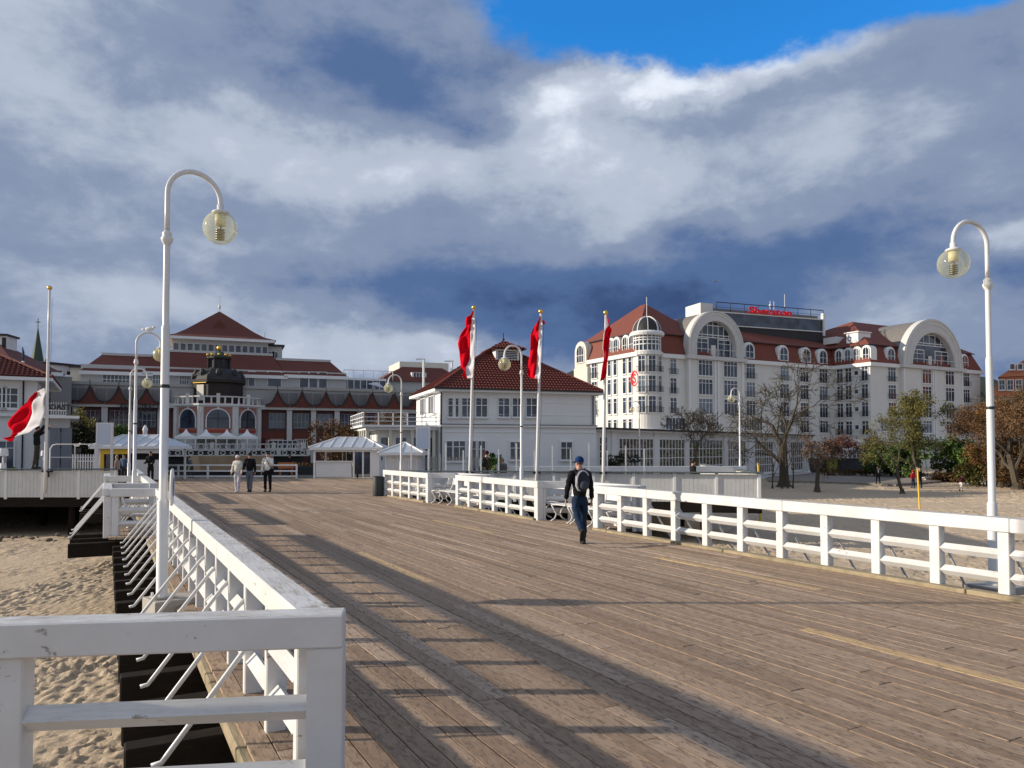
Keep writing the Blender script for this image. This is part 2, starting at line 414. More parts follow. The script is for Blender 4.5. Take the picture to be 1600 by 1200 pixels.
_a = _t.n('ShaderNodeMixShader', i={0: .5}); _t.t.links.new(_di.outputs[0], _a.inputs[1]); _t.t.links.new(_tl.outputs[0], _a.inputs[2])
_b = _t.n('ShaderNodeMixShader', i={0: _t.n('ShaderNodeMapRange', i={0: _lw.outputs['Facing'], 1: 0, 2: 1, 3: .20, 4: .50}).outputs[0]}); _t.t.links.new(_tr.outputs[0], _b.inputs[1]); _t.t.links.new(_a.outputs[0], _b.inputs[2])
_c = _t.n('ShaderNodeMixShader', i={0: _fr}); _t.t.links.new(_b.outputs[0], _c.inputs[1]); _t.t.links.new(_gl.outputs[0], _c.inputs[2]); _t.t.links.new(_c.outputs[0], _o.inputs[0])
def leaf(name, c0, c1):
    def fn(t, b):
        r = t.n('ShaderNodeNewGeometry').outputs['Random Per Island']; n = t.noise(pos(t), .8, 3, .6)
        c = t.mix(r, c0, c1); c = t.mix(t.ramp(n, (.35, 0.0), (.7, .5)), c, tuple(x * .55 for x in c0))
        setp(t, b, col=c, rough=.7, spec=.2)
    return mat(name, fn)
L_GREEN = leaf('green_leaves', (.045, .095, .020), (.13, .19, .045))
L_OLIVE = leaf('olive_leaves', (.09, .085, .025), (.19, .17, .045))
L_ORANGE = leaf('autumn_leaves', (.17, .082, .028), (.29, .15, .045))
L_BROWN = leaf('brown_leaves', (.12, .070, .045), (.20, .12, .078))
L_RUSSET = leaf('russet_leaves', (.115, .062, .032), (.20, .115, .05))
L_YELLOW = leaf('yellow_leaves', (.22, .20, .05), (.36, .29, .07))
L_DARK = leaf('dark_leaves', (.022, .026, .012), (.05, .05, .022))
L_HEDGE = leaf('hedge_leaves', (.07, .045, .02), (.17, .09, .03))
def _bark(t, b):
    p = pos(t); n = t.noise(t.v('MULTIPLY', p, (4, 4, 1.2)), 3, 6, .7)
    setp(t, b, col=t.mix(n, (.035, .027, .020), (.12, .095, .065)), rough=.9, nrm=bump(t, n, .7, .03))
M_BARK = mat('bark', _bark)
def _mossbark(t, b):
    p = pos(t); n = t.noise(p, 1.2, 6, .7)
    setp(t, b, col=t.mix(t.ramp(n, (.4, 0.0), (.6, 1.0)), (.055, .040, .028), (.12, .13, .035)), rough=.9)
M_MOSS = mat('mossy_bark', _mossbark)
def thin_cloth(name, col):
    m = bpy.data.materials.new(name); m.use_nodes = True; t = NT(m.node_tree); o = t.n('ShaderNodeOutputMaterial')
    d = t.n('ShaderNodeBsdfDiffuse', i={0: (*col, 1)}); l = t.n('ShaderNodeBsdfTranslucent', i={0: (*col, 1)}); x = t.n('ShaderNodeMixShader', i={0: .42})
    t.t.links.new(d.outputs[0], x.inputs[1]); t.t.links.new(l.outputs[0], x.inputs[2]); t.t.links.new(x.outputs[0], o.inputs[0]); return m
M_FLAGW = thin_cloth('white_flag_cloth', (.86, .85, .86)); M_FLAGR = thin_cloth('red_flag_cloth', (.72, .010, .028))

# ================================================================== SETTING: sand, promenade, hills
def sand_height(X, Y):
    rs = np.random.RandomState(3); N = 480; S = 12.0
    H = np.zeros((N, N), np.float32); k = N / S
    for i in range(15000):
        cx, cy = rs.rand(2) * N; L = (0.055 + .085 * rs.rand()) * k; W = L * (.32 + .26 * rs.rand()); a = rs.rand() * math.pi
        dep = .015 + .028 * rs.rand(); r = int(L * 2.6)
        ix = np.arange(int(cx) - r, int(cx) + r + 1); iy = np.arange(int(cy) - r, int(cy) + r + 1)
        gx, gy = np.meshgrid(ix - cx, iy - cy)
        u = (gx * math.cos(a) + gy * math.sin(a)) / L; v = (-gx * math.sin(a) + gy * math.cos(a)) / W
        d2 = u * u + v * v
        H[np.ix_(iy % N, ix % N)] += (-dep * np.exp(-d2) + dep * .55 * np.exp(-((np.sqrt(d2) - 1.65) ** 2) / .25)).astype(np.float32)
    H -= H.mean(); H = np.clip(H, -.11, .11)
    def smp(X, Y):
        fx = (X * k) % N; fy = (Y * k) % N; i0 = fx.astype(int) % N; j0 = fy.astype(int) % N
        tx = fx - np.floor(fx); ty = fy - np.floor(fy); i1 = (i0 + 1) % N; j1 = (j0 + 1) % N
        return (H[j0, i0] * (1 - tx) + H[j0, i1] * tx) * (1 - ty) + (H[j1, i0] * (1 - tx) + H[j1, i1] * tx) * ty
    Z = smp(X, Y) + .35 * smp(X * .57 + Y * .31 + 3, Y * .61 - X * .27)
    Z *= np.clip(.72 + .45 * np.sin(X * .9 + 1.7 * np.sin(Y * .43)) * np.sin(Y * .7 + 1.3 * np.sin(X * .5)), .35, 1.2)
    Z += .05 * np.sin(X * .31 + 1) * np.sin(Y * .23) + .08 * np.sin(X * .07) * np.cos(Y * .05)
    return Z
SAND_Z = -1.95
xs = np.concatenate([-26 - np.geomspace(.3, 900, 34)[::-1], np.arange(-26, -14, .11), np.arange(-14, -.5, .042), np.arange(-.5, 48, .10), 48 + np.geomspace(.2, 900, 50)])
ysl = [2.2]
while ysl[-1] < 140: ysl.append(ysl[-1] + max(.045, ysl[-1] * .0066))
ys = np.concatenate([2.2 - np.geomspace(.3, 200, 14)[::-1], ysl, 140 + np.geomspace(2, 1500, 20)])
Xg, Yg = np.meshgrid(xs, ys); Zg = SAND_Z + sand_height(Xg, Yg)
nx, ny = len(xs), len(ys)
me = bpy.data.meshes.new('sand'); me.vertices.add(nx * ny)
me.vertices.foreach_set('co', np.stack([Xg, Yg, Zg], -1).astype(np.float32).ravel())
ii, jj = np.meshgrid(np.arange(nx - 1), np.arange(ny - 1)); q = (jj * nx + ii).ravel()
fc = np.stack([q, q + 1, q + 1 + nx, q + nx], -1).ravel().astype(np.int32)
me.loops.add(len(fc)); me.loops.foreach_set('vertex_index', fc)
me.polygons.add(len(fc) // 4); me.polygons.foreach_set('loop_start', np.arange(0, len(fc), 4, dtype=np.int32))
me.polygons.foreach_set('use_smooth', np.ones(len(fc) // 4, bool)); me.update(calc_edges=True); me.validate()
me.materials.append(M_SAND); tag(link('sand', me), kind='structure')

# beach path running along the back of the beach, slightly above the sand
mb = MB()
Lf = [G(1200, 751, -1.8), G(1290, 753, -1.8), G(1400, 757, -1.8), G(1470, 752, -1.8), G(1500, 744, -1.8), G(1380, 735, -1.8), G(1285, 738, -1.8), G(1200, 742, -1.8)]
mb.add([(p.x, p.y, -1.76) for p in Lf] + [(p.x, p.y, -2.3) for p in Lf], [tuple(range(8))] + [(i, i + 8, (i + 1) % 8 + 8, (i + 1) % 8) for i in range(8)])
tag(mb.build('beach_path', M_PATH), kind='structure')

# raised promenade behind the square
mb = MB(); mb.box(-130, 9.0, 48.6, 175, -2.4, -.08); tag(mb.build('promenade', M_GROUND), kind='structure')
# wooded hills on the horizon
mb = MB(); mb.sm = True; K = 160; vs = []
for i in range(K + 1):
    x = -700 + 1500 * i / K
    h = 52 + 10 * math.sin(x * .006 + .6) + 6 * math.sin(x * .021) + 2.5 * math.sin(x * .13) + rnd.uniform(-1.2, 1.2)
    for (y, z) in ((560, -3), (585, h * .45), (610, h * .82), (640, h), (900, h * .9)): vs.append((x, y + rnd.uniform(-3, 3), z))
mb.add(vs, [(i * 5 + j, (i + 1) * 5 + j, (i + 1) * 5 + j + 1, i * 5 + j + 1) for i in range(K) for j in range(4)])
M_HILL = plain('wooded_hillside', (.035, .045, .035), .95, .35, .05, fine=.2)
tag(mb.build('hills', M_HILL), kind='structure')

# ================================================================== PIER DECK
DECK_T0, DECK_T1 = .86, 10.62
deck = thing('pier_deck', None, None, kind='structure')
PITCH_T, BW = .158, .149
Y0L, Y1 = 33.0, 48.4
rows = []
def plaza_range(t):
    # portion of the line t inside the square (bounded by world x and y)
    out = []
    s0 = (31.6 - BX.y * t) / AX.y; s1 = (Y1 - BX.y * t) / AX.y
    # x = AX.x s + BX.x t within [-30, 16]
    sa = (9.6 - BX.x * t) / AX.x; sb = (-30 - BX.x * t) / AX.x
    return max(s0, sa), min(s1, sb)
ntr = int((DECK_T1 - DECK_T0) / PITCH_T)
tr = -30
boards = []
t = DECK_T0 - PITCH_T * 260
while t < 42:
    segs = []
    if DECK_T0 - .01 <= t < DECK_T1 - PITCH_T * .5: segs.append((-4.0, (Y1 - BX.y * t) / AX.y))
    else:
        a_, b_ = plaza_range(t)
        if t < DECK_T0: a_ = max(a_, (Y0L + .1 - BX.y * t) / AX.y)
        if b_ > a_ + .3: segs.append((a_, b_))
        if .0 < t < DECK_T0: segs += [(18.9, 21.4), (27.2, 29.4)]
        if DECK_T1 - .1 < t < 11.45: segs += [(15.3, 17.8), (23.3, 25.3)]
    for a_, b_ in segs:
        s = a_
        first = rnd.uniform(.6, 3.4)
        while s < b_ - .02:
            e = min(b_, s + (first if s == a_ else rnd.choice((2.4, 3.0, 3.6, 3.6))))
            if b_ - e < .3: e = b_
            boards.append((t, s, e)); s = e
    t += PITCH_T
def bdist(b):
    p = ST((b[1] + b[2]) / 2, b[0]); return (p - Vector((.3, 0, 0))).length + (0 if p.y > 3.0 else 60) + (0 if abs(p.x) < p.y * .72 + 1.5 else 60) + (25 if b[0] < DECK_T0 else 0)
boards.sort(key=bdist)
mb = MB(); mb.box(0, 1, 0, BW, -.05, 0, c=.0015); plank_me = mb.mesh('plank', M_PLANK)
V, Fc, tint = [], [], []
for i, (t, s0, s1) in enumerate(boards):
    r = rnd.random(); dz = rnd.uniform(-.004, .003); dt = rnd.uniform(-.003, .003)
    if i < 300:
        p = ST(s0 + .003, t + dt + BW, dz)
        o = link('plank', plank_me, deck, p, math.atan2(AX.y, AX.x)); o.scale = (s1 - s0 - .006, 1, 1); o['tint'] = r
    else:
        b = len(V); c = [ST(s0 + .003, t + dt, dz), ST(s1 - .003, t + dt, dz), ST(s1 - .003, t + dt + BW, dz), ST(s0 + .003, t + dt + BW, dz)]
        V += [tuple(p) for p in c] + [(p.x, p.y, p.z - .05) for p in c]
        Fc += [(b + 3, b + 2, b + 1, b), (b, b + 1, b + 5, b + 4), (b + 2, b + 3, b + 7, b + 6), (b + 1, b + 2, b + 6, b + 5), (b + 3, b, b + 4, b + 7)]
        tint += [r] * 5
me = bpy.data.meshes.new('plank_field'); me.from_pydata(V, [], Fc); me.materials.append(M_PLANKS)
at = me.attributes.new('tint', 'FLOAT', 'FACE'); at.data.foreach_set('value', tint)
tag(link('plank_field', me, deck), kind='stuff')
# the plank mesh is mirrored in y above: flip to keep normals outward
import bmesh
bm = bmesh.new(); bm.from_mesh(plank_me); bmesh.ops.recalc_face_normals(bm, faces=bm.faces); bm.to_mesh(plank_me); bm.free()
bm = bmesh.new(); bm.from_mesh(me); bmesh.ops.recalc_face_normals(bm, faces=bm.faces); bm.to_mesh(me); bm.free()
# joists, and dark sheets that put shade into the board gaps
mb = MB()
rzs = Matrix.Rotation(math.atan2(AX.y, AX.x), 4, 'Z') @ Matrix.Diagonal((1, -1, 1, 1))    # local x = s, y = t
mb.M = rzs
mb.box(-4, 35.5, DECK_T0 + .12, DECK_T1 - .05, -.13, -.062)
for tt in (1.3, 3.4, 5.6, 7.8, 10.1): mb.box(-4, 35.5, tt, tt + .16, -.62, -.36)
mb.M = None
mb.box(-75, 9.6, 33.3, 48.55, -.34, -.062); mb.box(-4.4, 9.7, 31.6, 33.3, -.34, -.063)
mb.build('joists_and_gap_shade', M_DWOOD, deck)
# cross beams, one at every railing post, with tarred piles below
SP = .942
mb = MB(); mb.box(-.095, .095, 0, 11.2, -.44, -.135, c=.012); beam_me = mb.mesh('support_beam', M_DWOOD)
mb = MB(); mb.box(-.095, .095, 0, 3.6, -.62, -.44, c=.012); corbel_me = mb.mesh('corbel', M_DWOOD)
mb = MB(); mb.lathe([(.16, -2.4), (.15, -.37)], 10); pile_me = mb.mesh('pile', M_DWOOD)
for k in range(0, 38):
    s = 2.35 + k * SP
    if s > 33.5: break
    link('support_beam', beam_me, deck, ST(s, .14 if not (18.5 < s < 22 or 27 < s < 29.8) else -.72, 0), ANG - math.pi / 2)
    if k % 4 == 0:
        for tt in (1.5, 4.4, 7.3, 10.2): link('pile', pile_me, deck, ST(s, tt))
for x in range(-60, 9, 4):
    for y in (33.6, 38, 43): link('pile', pile_me, deck, (x + .5, y, 0))
# tan kerb timbers along both edges
kerb_me = {}
def kerb(s0, s1, t0, wid=.2, z0=-.13, z1=.055):
    s = s0
    while s < s1 - .2:
        L = min(rnd.choice((3.8, 4.6, 5.2)), s1 - s); L_ = round(L, 1)
        key = (L_, wid, z0, z1)
        if key not in kerb_me:
            m_ = MB(); m_.box(.01, L_ - .01, 0, wid, z0, z1, c=.012); kerb_me[key] = m_.mesh('kerb_timber', M_KERB)
        link('kerb_timber', kerb_me[key], deck, ST(s, t0 + wid + rnd.uniform(-.008, .008), rnd.uniform(-.006, .006)), math.atan2(AX.y, AX.x)); s += L_
kerb(1.0, 15.2, 10.33); kerb(17.9, 23.2, 10.25); kerb(25.4, 30.0, 10.0); kerb(3.2, 18.6, .80, .2, -.13, -.02); kerb(21.6, 27.0, .80, .2, -.13, -.02)

# ================================================================== RAILINGS
PW = .15
def post_mesh(wx, wy, z0=-.05):
    m_ = MB(); m_.box(-wx / 2, wx / 2, -wy / 2, wy / 2, z0, .875, c=.008); return m_.mesh('post', M_WOODW)
POST = {}
RAILM = {}
def diamond(L, h=.070):
    m_ = MB(); c = .05
    vs = [(-c, 0, 0), (0.0, -h, 0), (0.0, 0, -h), (0.0, h, 0), (0.0, 0, h), (L, -h, 0), (L, 0, -h), (L, h, 0), (L, 0, h), (L + c, 0, 0)]
    m_.add(vs, [(0, 1, 2), (0, 2, 3), (0, 3, 4), (0, 4, 1), (1, 5, 6, 2), (2, 6, 7, 3), (3, 7, 8, 4), (4, 8, 5, 1), (9, 6, 5), (9, 7, 6), (9, 8, 7), (9, 5, 8)])
    return m_
def brace_mesh(out, drop=-.1, reach=.84):
    m_ = MB(); m_.sm = True
    m_.tube([(0, out * .16, .76), (0, out * .22, .70), (0, out * (reach - .045), drop + .05), (0, out * (reach - .01), drop + .005), (0, out * (reach + .05), drop - .005)], .019, 7)
    m_.sm = False; return m_.mesh('brace', M_WHITE)
BR = {o: brace_mesh(o) for o in (1, -1)}
def railing(label, P0, P1, out, n=None, brace=True, wide_ends=(True, True), ext=(0.0, 0.0), name='railing', zoff=0.0, zs=(.575, .265)):
    """straight timber railing from P0 to P1 (inner face line); out=+1/-1: side on which the outside lies"""
    P0, P1 = Vector((P0[0], P0[1], zoff)), Vector((P1[0], P1[1], zoff)); d = P1 - P0; L = d.length; rz = math.atan2(d.y, d.x)
    root = thing(name, label, 'railing', P0, rz, 'white timber railings of the pier')
    n = n or max(1, round(L / SP)); xs_ = [L * i / n for i in range(n + 1)]
    w_in = .0
    m_ = MB(); x = -.1 - ext[0]; end = L + .1 + ext[1]
    while x < end - .01:          # cap timbers, joined end to end
        e = min(end, x + 3.77)
        if end - e < 1.2: e = end
        k = MB(); k.box(0, e - x - .004, 0, out * .2, .875 if out < 0 else .895, 1.06, c=.009)
        link('top_rail', k.mesh('top_rail', M_WOODW), root, (x, 0, rnd.uniform(-.002, .002))); x = e
    for i, x in enumerate(xs_):
        we = (i == 0 and wide_ends[0]) or (i == n and wide_ends[1]); key = (.2, .17) if we else (PW, .14)
        if not we and out > 0: key = (.09, .14)
        if key not in POST: POST[key] = post_mesh(*key)
        po_ = link('post', POST[key], root, (x, out * (.095 if we else .1), 0)); po_.rotation_euler = (R(rnd.uniform(-.25, .25)), R(rnd.uniform(-.3, .3)), R(rnd.uniform(-.8, .8)))
        if brace and 0 < i: link('brace', BR[out], root, (x + .02, 0, 0))
        if i < n:
            a = .1 if (i == 0 and wide_ends[0]) else PW / 2; b = .1 if (i == n - 1 and wide_ends[1]) else PW / 2
            Lb = round(xs_[i + 1] - x - a - b, 3)
            if Lb not in RAILM:
                RAILM[Lb] = diamond(Lb).mesh('cross_rail', M_WOODW)
            for z in zs: link('cross_rail', RAILM[Lb], root, (x + a, out * .1, z + rnd.uniform(-.006, .006)))
    return root
def P2(s, t): p = ST(s, t); return (p.x, p.y)
JR = (.95, -.06); JL = (-1.12, -.05)
add = lambda p, j: (p[0] + j[0], p[1] + j[1])
C0 = (-.946, 4.26); s0 = AX.x * C0[0] + AX.y * C0[1]
# foreground frame: corner post and the railing turning left across the picture
railing('weathered white crossbar railing nearest the camera, running left from the corner post', (C0[0] - .1, C0[1] - .013), (C0[0] - .1 - 1.64 * 2, C0[1] - .44), -1, n=2, brace=False, ext=(0, 0), wide_ends=(True, True), zs=(.525, .165))
railing('long left white railing running away from the corner post to the first bench bay', add(P2(s0 + .42, 1.18), (0, 0)), P2(18.7, 1.18), 1, n=15, wide_ends=(False, True), ext=(.24, 0), zoff=-.003)
pl = P2(18.7, 1.18); pl2 = P2(21.5, 1.18)
railing('short white railing turning outward at the near side of the left bench bay', add(pl, (-.2, 0)), add(pl, JL), -1, n=1, brace=False, wide_ends=(False, False))
railing('outer white railing of the left bench bay, its braces standing over the sand', add(pl, (JL[0] - .12, .1)), add(pl2, (JL[0] - .12, .1)), 1, n=3)
railing('short white railing closing the far side of the left bench bay', add(pl2, JL), add(pl2, (-.2, 0)), 1, n=1, brace=False, wide_ends=(False, False))
railing('left white railing between the first and the second bench bay', P2(21.6, 1.18), P2(27.0, 1.18), 1, n=6)
pl3 = P2(27.0, 1.18); pl4 = P2(29.6, 1.18)
railing('short white railing on the near side of the second left bench bay', add(pl3, (-.2, 0)), add(pl3, JL), -1, n=1, brace=False, wide_ends=(False, False))
railing('outer white railing of the second left bench bay', add(pl3, (JL[0] - .12, .1)), add(pl4, (JL[0] - .12, .1)), 1, n=3)
railing('far left white railing leading to the panelled windbreak', P2(29.7, 1.18), P2(35.9, 1.18), 1, n=6)
# right side
r1 = P2(15.18, 10.41)
railing('long right white railing from the foreground to the bench bay beside the man', P2(15.18 - 14 * SP, 10.41), r1, -1, n=14)
a1 = P2(17.9, 10.33); a2 = P2(23.2, 10.33)
railing('short white railing behind the man on the near side of the bench bay', add(r1, (.2, 0)), add(r1, JR), 1, n=1, brace=False, wide_ends=(False, False))
railing('outer white railing behind the benches beside the man', add(r1, (JR[0] + .1, .1)), add(a1, (JR[0] + .1, .1)), -1, n=3)
railing('short white railing at the far side of the bay, left of the man', add(a1, JR), add(a1, (.2, 0)), -1, n=1, brace=False, wide_ends=(False, False))
railing('white railing between the two right bench bays, ending left of the man', a1, a2, -1, n=6)
b1 = P2(25.3, 10.1); b2 = P2(29.6, 9.95)
railing('short white railing on the near side of the far right bench bay', add(a2, (.2, 0)), add(a2, JR), 1, n=1, brace=False, wide_ends=(False, False))
railing('outer white railing behind the two far benches', add(a2, (JR[0] + .1, .1)), add(b1, (JR[0] + .1, .1)), -1, n=3)
railing('short white railing closing the far right bench bay', add(b1, JR), add(b1, (.2, 0)), -1, n=1, brace=False, wide_ends=(False, False))
railing('farthest right white railing beside the dark litter bin', b1, b2, -1, n=5)

# ================================================================== BENCHES
def make_bench(label):
    t = thing('bench', label, 'bench', group='white benches in the railing bays')
    m_ = MB(); m_.box(-.95, .95, -.02, .075, .435, .462, c=.006); sl = m_.mesh('seat_slat', M_WOODW)
    for k in range(4): link('seat_slat', sl, t, (0, .05 + k * .105, .004 * k))
    m_ = MB(); m_.box(-.95, .95, -.012, .014, -.115, .115, c=.006); bk = m_.mesh('backrest_board', M_WOODW)
    o = link('backrest_board', bk, t, (0, .56, .77)); o.rotation_euler.x = R(-14)
    m_ = MB(); m_.sm = True
    for (pts) in ([(0, -.02, .43), (0, .06, .30), (0, .13, .18), (0, .08, .07), (0, -.04, .0)], [(0, .42, .43), (0, .30, .30), (0, .25, .18), (0, .32, .07), (0, .46, .0)],
                  [(0, .0, .425), (0, .44, .44)], [(0, .40, .44), (0, .50, .60), (0, .575, .88)], [(0, .12, .20), (0, .20, .16), (0, .27, .20)]):
        m_.tube([(0, p[1], p[2]) for p in pts], .02, 6)
    lg = m_.mesh('cast_leg', M_WHITE)
    for x in (-.8, 0, .8): link('cast_leg', lg, t, (x, 0, 0))
    return t
bench0 = make_bench('white slatted bench partly hidden behind the man in the cap')
def put_bench(src, s, t, side, label):
    rz = math.atan2(AX.y, AX.x) + (0 if side < 0 else math.pi)      # backrest side local +y is to the left of +x
    p = ST(s, t)
    if src is None: bench0.location = p; bench0.rotation_euler.z = rz; bench0['label'] = label; return
    dup(bench0, p, rz, label)
# right bays: backs to the outside (t+)
put_bench(None, 15.75, 10.62, 1, 'white slatted bench partly hidden behind the man in the cap')
put_bench(1, 17.75 - .25, 10.62, 1, 'white slatted bench just left of the man in the cap')
put_bench(1, 23.9, 10.35, 1, 'nearer bench of the two in the far right bay')
put_bench(1, 25.9 - .1, 10.2, 1, 'farther bench of the two in the far right bay')
put_bench(1, 20.1, .92, -1, 'white bench inside the left bay, its blue-shaded seat seen through the railing')

# ================================================================== LAMPS
def make_lamp(label):
    t = thing('street_lamp', label, 'street lamp', group='white arched lamps with one globe')
    m_ = MB(); m_.sm = True
    m_.lathe([(.11, -.08), (.11, .02), (.07, .04), (.07, 1.24), (.064, 1.26), (.053, 1.27), (.052, 3.46), (.048, 3.5), (.04, 3.52), (.039, 4.6)], 20); m_.build('pole', M_WHITE, t)
    m_ = MB(); m_.sm = True; m_.lathe([(.055, 2.7), (.058, 2.71), (.058, 2.735), (.055, 2.745)], 16); m_.build('clamp_band', M_DARKM, t)
    m_ = MB(); m_.sm = True; m_.lathe([(.04, 4.56), (.062, 4.6), (.074, 4.63), (.074, 4.655), (.055, 4.68), (.06, 4.70), (.06, 4.72), (.036, 4.75)], 20); m_.build('collar', M_WHITE, t)
    m_ = MB(); m_.sm = True; r_ = .345
    pts = [(0, 0, 4.7), (0, 0, 5.0), (0, 0, 5.26)] + [(r_ - r_ * math.cos(a), 0, 5.26 + r_ * math.sin(a)) for a in [math.pi * k / 16 for k in range(1, 17)]] + [(2 * r_ + .005, 0, 5.22)]
    m_.tube(pts, .033, 12); m_.build('arm', M_WHITE, t)
    X = 2 * r_
    m_ = MB(); m_.sm = True; T = Matrix.Translation((X, 0, .075))
    m_.lathe([(.03, 5.17), (.045, 5.165), (.047, 5.10), (.052, 5.095), (.10, 5.075), (.115, 5.06), (.115, 5.05), (.08, 5.04)], 18, T); m_.build('cap', M_WHITE, t)
    m_ = MB(); m_.sm = True; m_.ell((X, 0, 4.925), (.226, .226, .226), 28, 18); gl = m_.build('globe', M_GLOBE, t)
    m_ = MB(); m_.sm = True; m_.lathe([(.0, 5.03), (.07, 5.03), (.07, 4.88), (.0, 4.88)], 14, T)
    m_.build('lamp_holder', M_CREAM, gl)
    m_ = MB()
    for k in range(5): m_.lathe([(.0, 4.83 - k * .032), (.062, 4.822 - k * .032), (.062, 4.815 - k * .032), (.0, 4.818 - k * .032)], 14, T)
    m_.lathe([(.018, 4.88), (.018, 4.68)], 8, T)
    m_.build('louvre', M_LOUV, gl)
    return t
M_CREAM = plain('cream_porcelain', (.72, .66, .42), .5, .05, 5); M_LOUV = plain('dull_metal_louvre', (.14, .13, .10), .4, .1, 5, metal=.6)
lamp0 = make_lamp('tall lamp at the left railing in the foreground')
def base_of(px, py, D, z=None):
    p = PD(px, py, D); return Vector((p.x, p.y, p.z if z is None else z))
LAMPS = [  # px at base, depth, base z, arm to inside of the pier (+1 right-going, -1 left-going), label
    (256.5, 9.75, .06, 1, 'tallest looking arched lamp, rising in front of the left railing'),
    (1548, 11.7, -.12, -1, 'arched lamp standing outside the right railing near the picture edge'),
    (211, 23.6, 0.0, 1, 'arched lamp with a bird on its arm, beside the left bench bay'),
    (202.5, 34.5, 0.0, 1, 'slim farther lamp left of the lamp that carries the bird'),
    (627, 38, 0.0, -1, 'arched lamp in front of the small white pavilion'),
    (815, 27, 0.0, -1, 'arched lamp between the middle and the left raised flags'),
    (792, 76, -.1, -1, 'small distant lamp before the ground floor wall of the white house'),
    (869, 71, -.1, -1, 'small distant lamp right of the middle flagpole'),
    (999, 60, 0.0, -1, 'distant lamp in front of the first glazed bay of the pavilion'),
    (1156, 46.5, 0.0, -1, 'lamp at the right end of the panelled windbreak')]
for i, (px, D, z, side, lab) in enumerate(LAMPS):
    p = Vector(((px - 800) / F_PX * D, D, z)); rz = (ANG if side > 0 else ANG + math.pi) + (R(14) if i == 0 else R(-10) if i == 1 else 0)
    if i == 0: lamp0.location = p; lamp0.rotation_euler.z = rz; lamp0['label'] = lab; o = lamp0
    else: o = dup(lamp0, p, rz, lab)
    if i == 1:
        m_ = MB(); m_.box(-.3, .3, -.3, .3, -.12, -.0, c=.01); m_.build('base_plate', M_STONE, o)

# sign, base plate and bolts of the foreground lamp only
m_ = MB(); T = Matrix.Rotation(R(-22), 4, 'Z') @ Matrix.Translation((.10, 0, 1.42)) @ Matrix.Rotation(R(90), 4, 'Y')
m_.sm = False; m_.lathe([(.0, -.012), (.235, -.012), (.245, 0), (.235, .016), (.0, .016)], 32, T); ds = m_.build('round_sign', M_TRIM, lamp0)
m_ = MB(); m_.lathe([(.0, .017), (.12, .019), (.12, .021), (.0, .022)], 28, T); m_.build('blue_emblem', plain('sign_blue', (.05, .22, .42), .5), ds)
m_ = MB(); m_.box(-.16, .50, -.26, .26, -.20, 0, c=.01); m_.box(-.12, .12, -.12, .12, 0, .03, c=.01)
m_.build('base_plate', M_STONE, lamp0)
m_ = MB(); m_.lathe([(.018, .03), (.018, .07), (0.001, .075)], 6); bme = m_.mesh('bolt', M_WHITE)
for dx, dy in ((-.09, -.09), (-.09, .09), (.09, -.09), (.09, .09)): link('bolt', bme, lamp0, (dx, dy, 0))

# ================================================================== PANELLED WINDBREAKS
def windbreak(label, A, B, zt=1.05, zb=-.22, bays=None):
    A = Vector((*A, 0)); B = Vector((*B, 0)); d = B - A; L = d.length; rz = math.atan2(d.y, d.x)
    t = thing('windbreak', label, 'low wall', A, rz, 'panelled white windbreaks round the square')
    m_ = MB(); m_.box(-.1, L + .15, -.16, .14, zt - .055, zt, c=.01); m_.build('coping', M_DARKC, t)
    bays = bays or max(1, round(L / 1.72)); w_ = L / bays
    m_ = MB(); nb = 9; bw = (w_ - .12) / nb
    for k in range(nb): m_.box(.06 + k * bw + .004, .06 + (k + 1) * bw - .004, -.03, .03, zb + .02, zt - .09)
    m_.box(.05, w_ - .05, -.045, -.03, zt - .17, zt - .09); pan = m_.mesh('panel', M_PANELW)
    m_ = MB(); m_.box(-.06, .06, -.07, .07, zb - .06, zt - .055, c=.008); po = m_.mesh('post', M_TRIM)
    for k in range(bays):
        link('panel', pan, t, (k * w_, 0, 0)); link('post', po, t, (k * w_, 0, 0))
    link('post', po, t, (L, 0, 0))
    m_ = MB(); m_.box(-.1, L + .1, -.02, .12, -.62, zb - .0); m_.build('fascia_beam', M_DWOOD, t)
    return t
M_DARKC = plain('grey_green_coping', (.10, .125, .125), .6, .1, 2); M_PANELW = plain('board_white_paint', (.60, .60, .58), .65, .16, 3.0, fine=.07)
wl0 = PD(-160, 731, 33); wl1 = PD(181, 731, 33)
windbreak('white panelled windbreak on the left, the man raising the flag standing on it', (wl0.x, wl0.y), (wl1.x, wl1.y))
wr0 = PD(629, 735, 32.3); wr1 = PD(1186, 741, 29.8)
windbreak('long white panelled windbreak behind the right railing and the man', (wr0.x, wr0.y), (wr1.x, wr1.y), zt=1.0)
windbreak('end return of the right windbreak, running away towards the hotel', (wr1.x, wr1.y), (wr1.x + 1.5, wr1.y + 15), zt=1.0)

# fencing at the far edge of the square
def rail_fence(label, A, B, z=-.05, h=.92, sp=1.9):
    A = Vector((*A, z)); B = Vector((*B, z)); d = B - A; L = d.length
    t = thing('fence', label, 'fence', A, math.atan2(d.y, d.x), 'low white fences at the edge of the square')
    n = max(1, round(L / sp)); m_ = MB(); m_.box(-.05, .05, -.05, .05, 0, h); po = m_.mesh('post', M_TRIM)
    m_ = MB(); m_.box(0, L / n, -.03, .03, -.045, .045); ra = m_.mesh('rail', M_TRIM)
    for k in range(n + 1):
        link('post', po, t, (k * L / n, 0, 0))
        if k < n:
            for zz in (.18, .52, h - .03): link('rail', ra, t, (k * L / n, 0, zz))
rail_fence('white three-rail fence behind the three strollers, left of the ticket kiosk', (G(272, 744).x, 47.9), (G(487, 744).x, 47.9))
rail_fence('white rail fence behind the lamp base, near the crouching person', (G(236, 744).x, 48.2), (G(268, 744).x, 48.2))

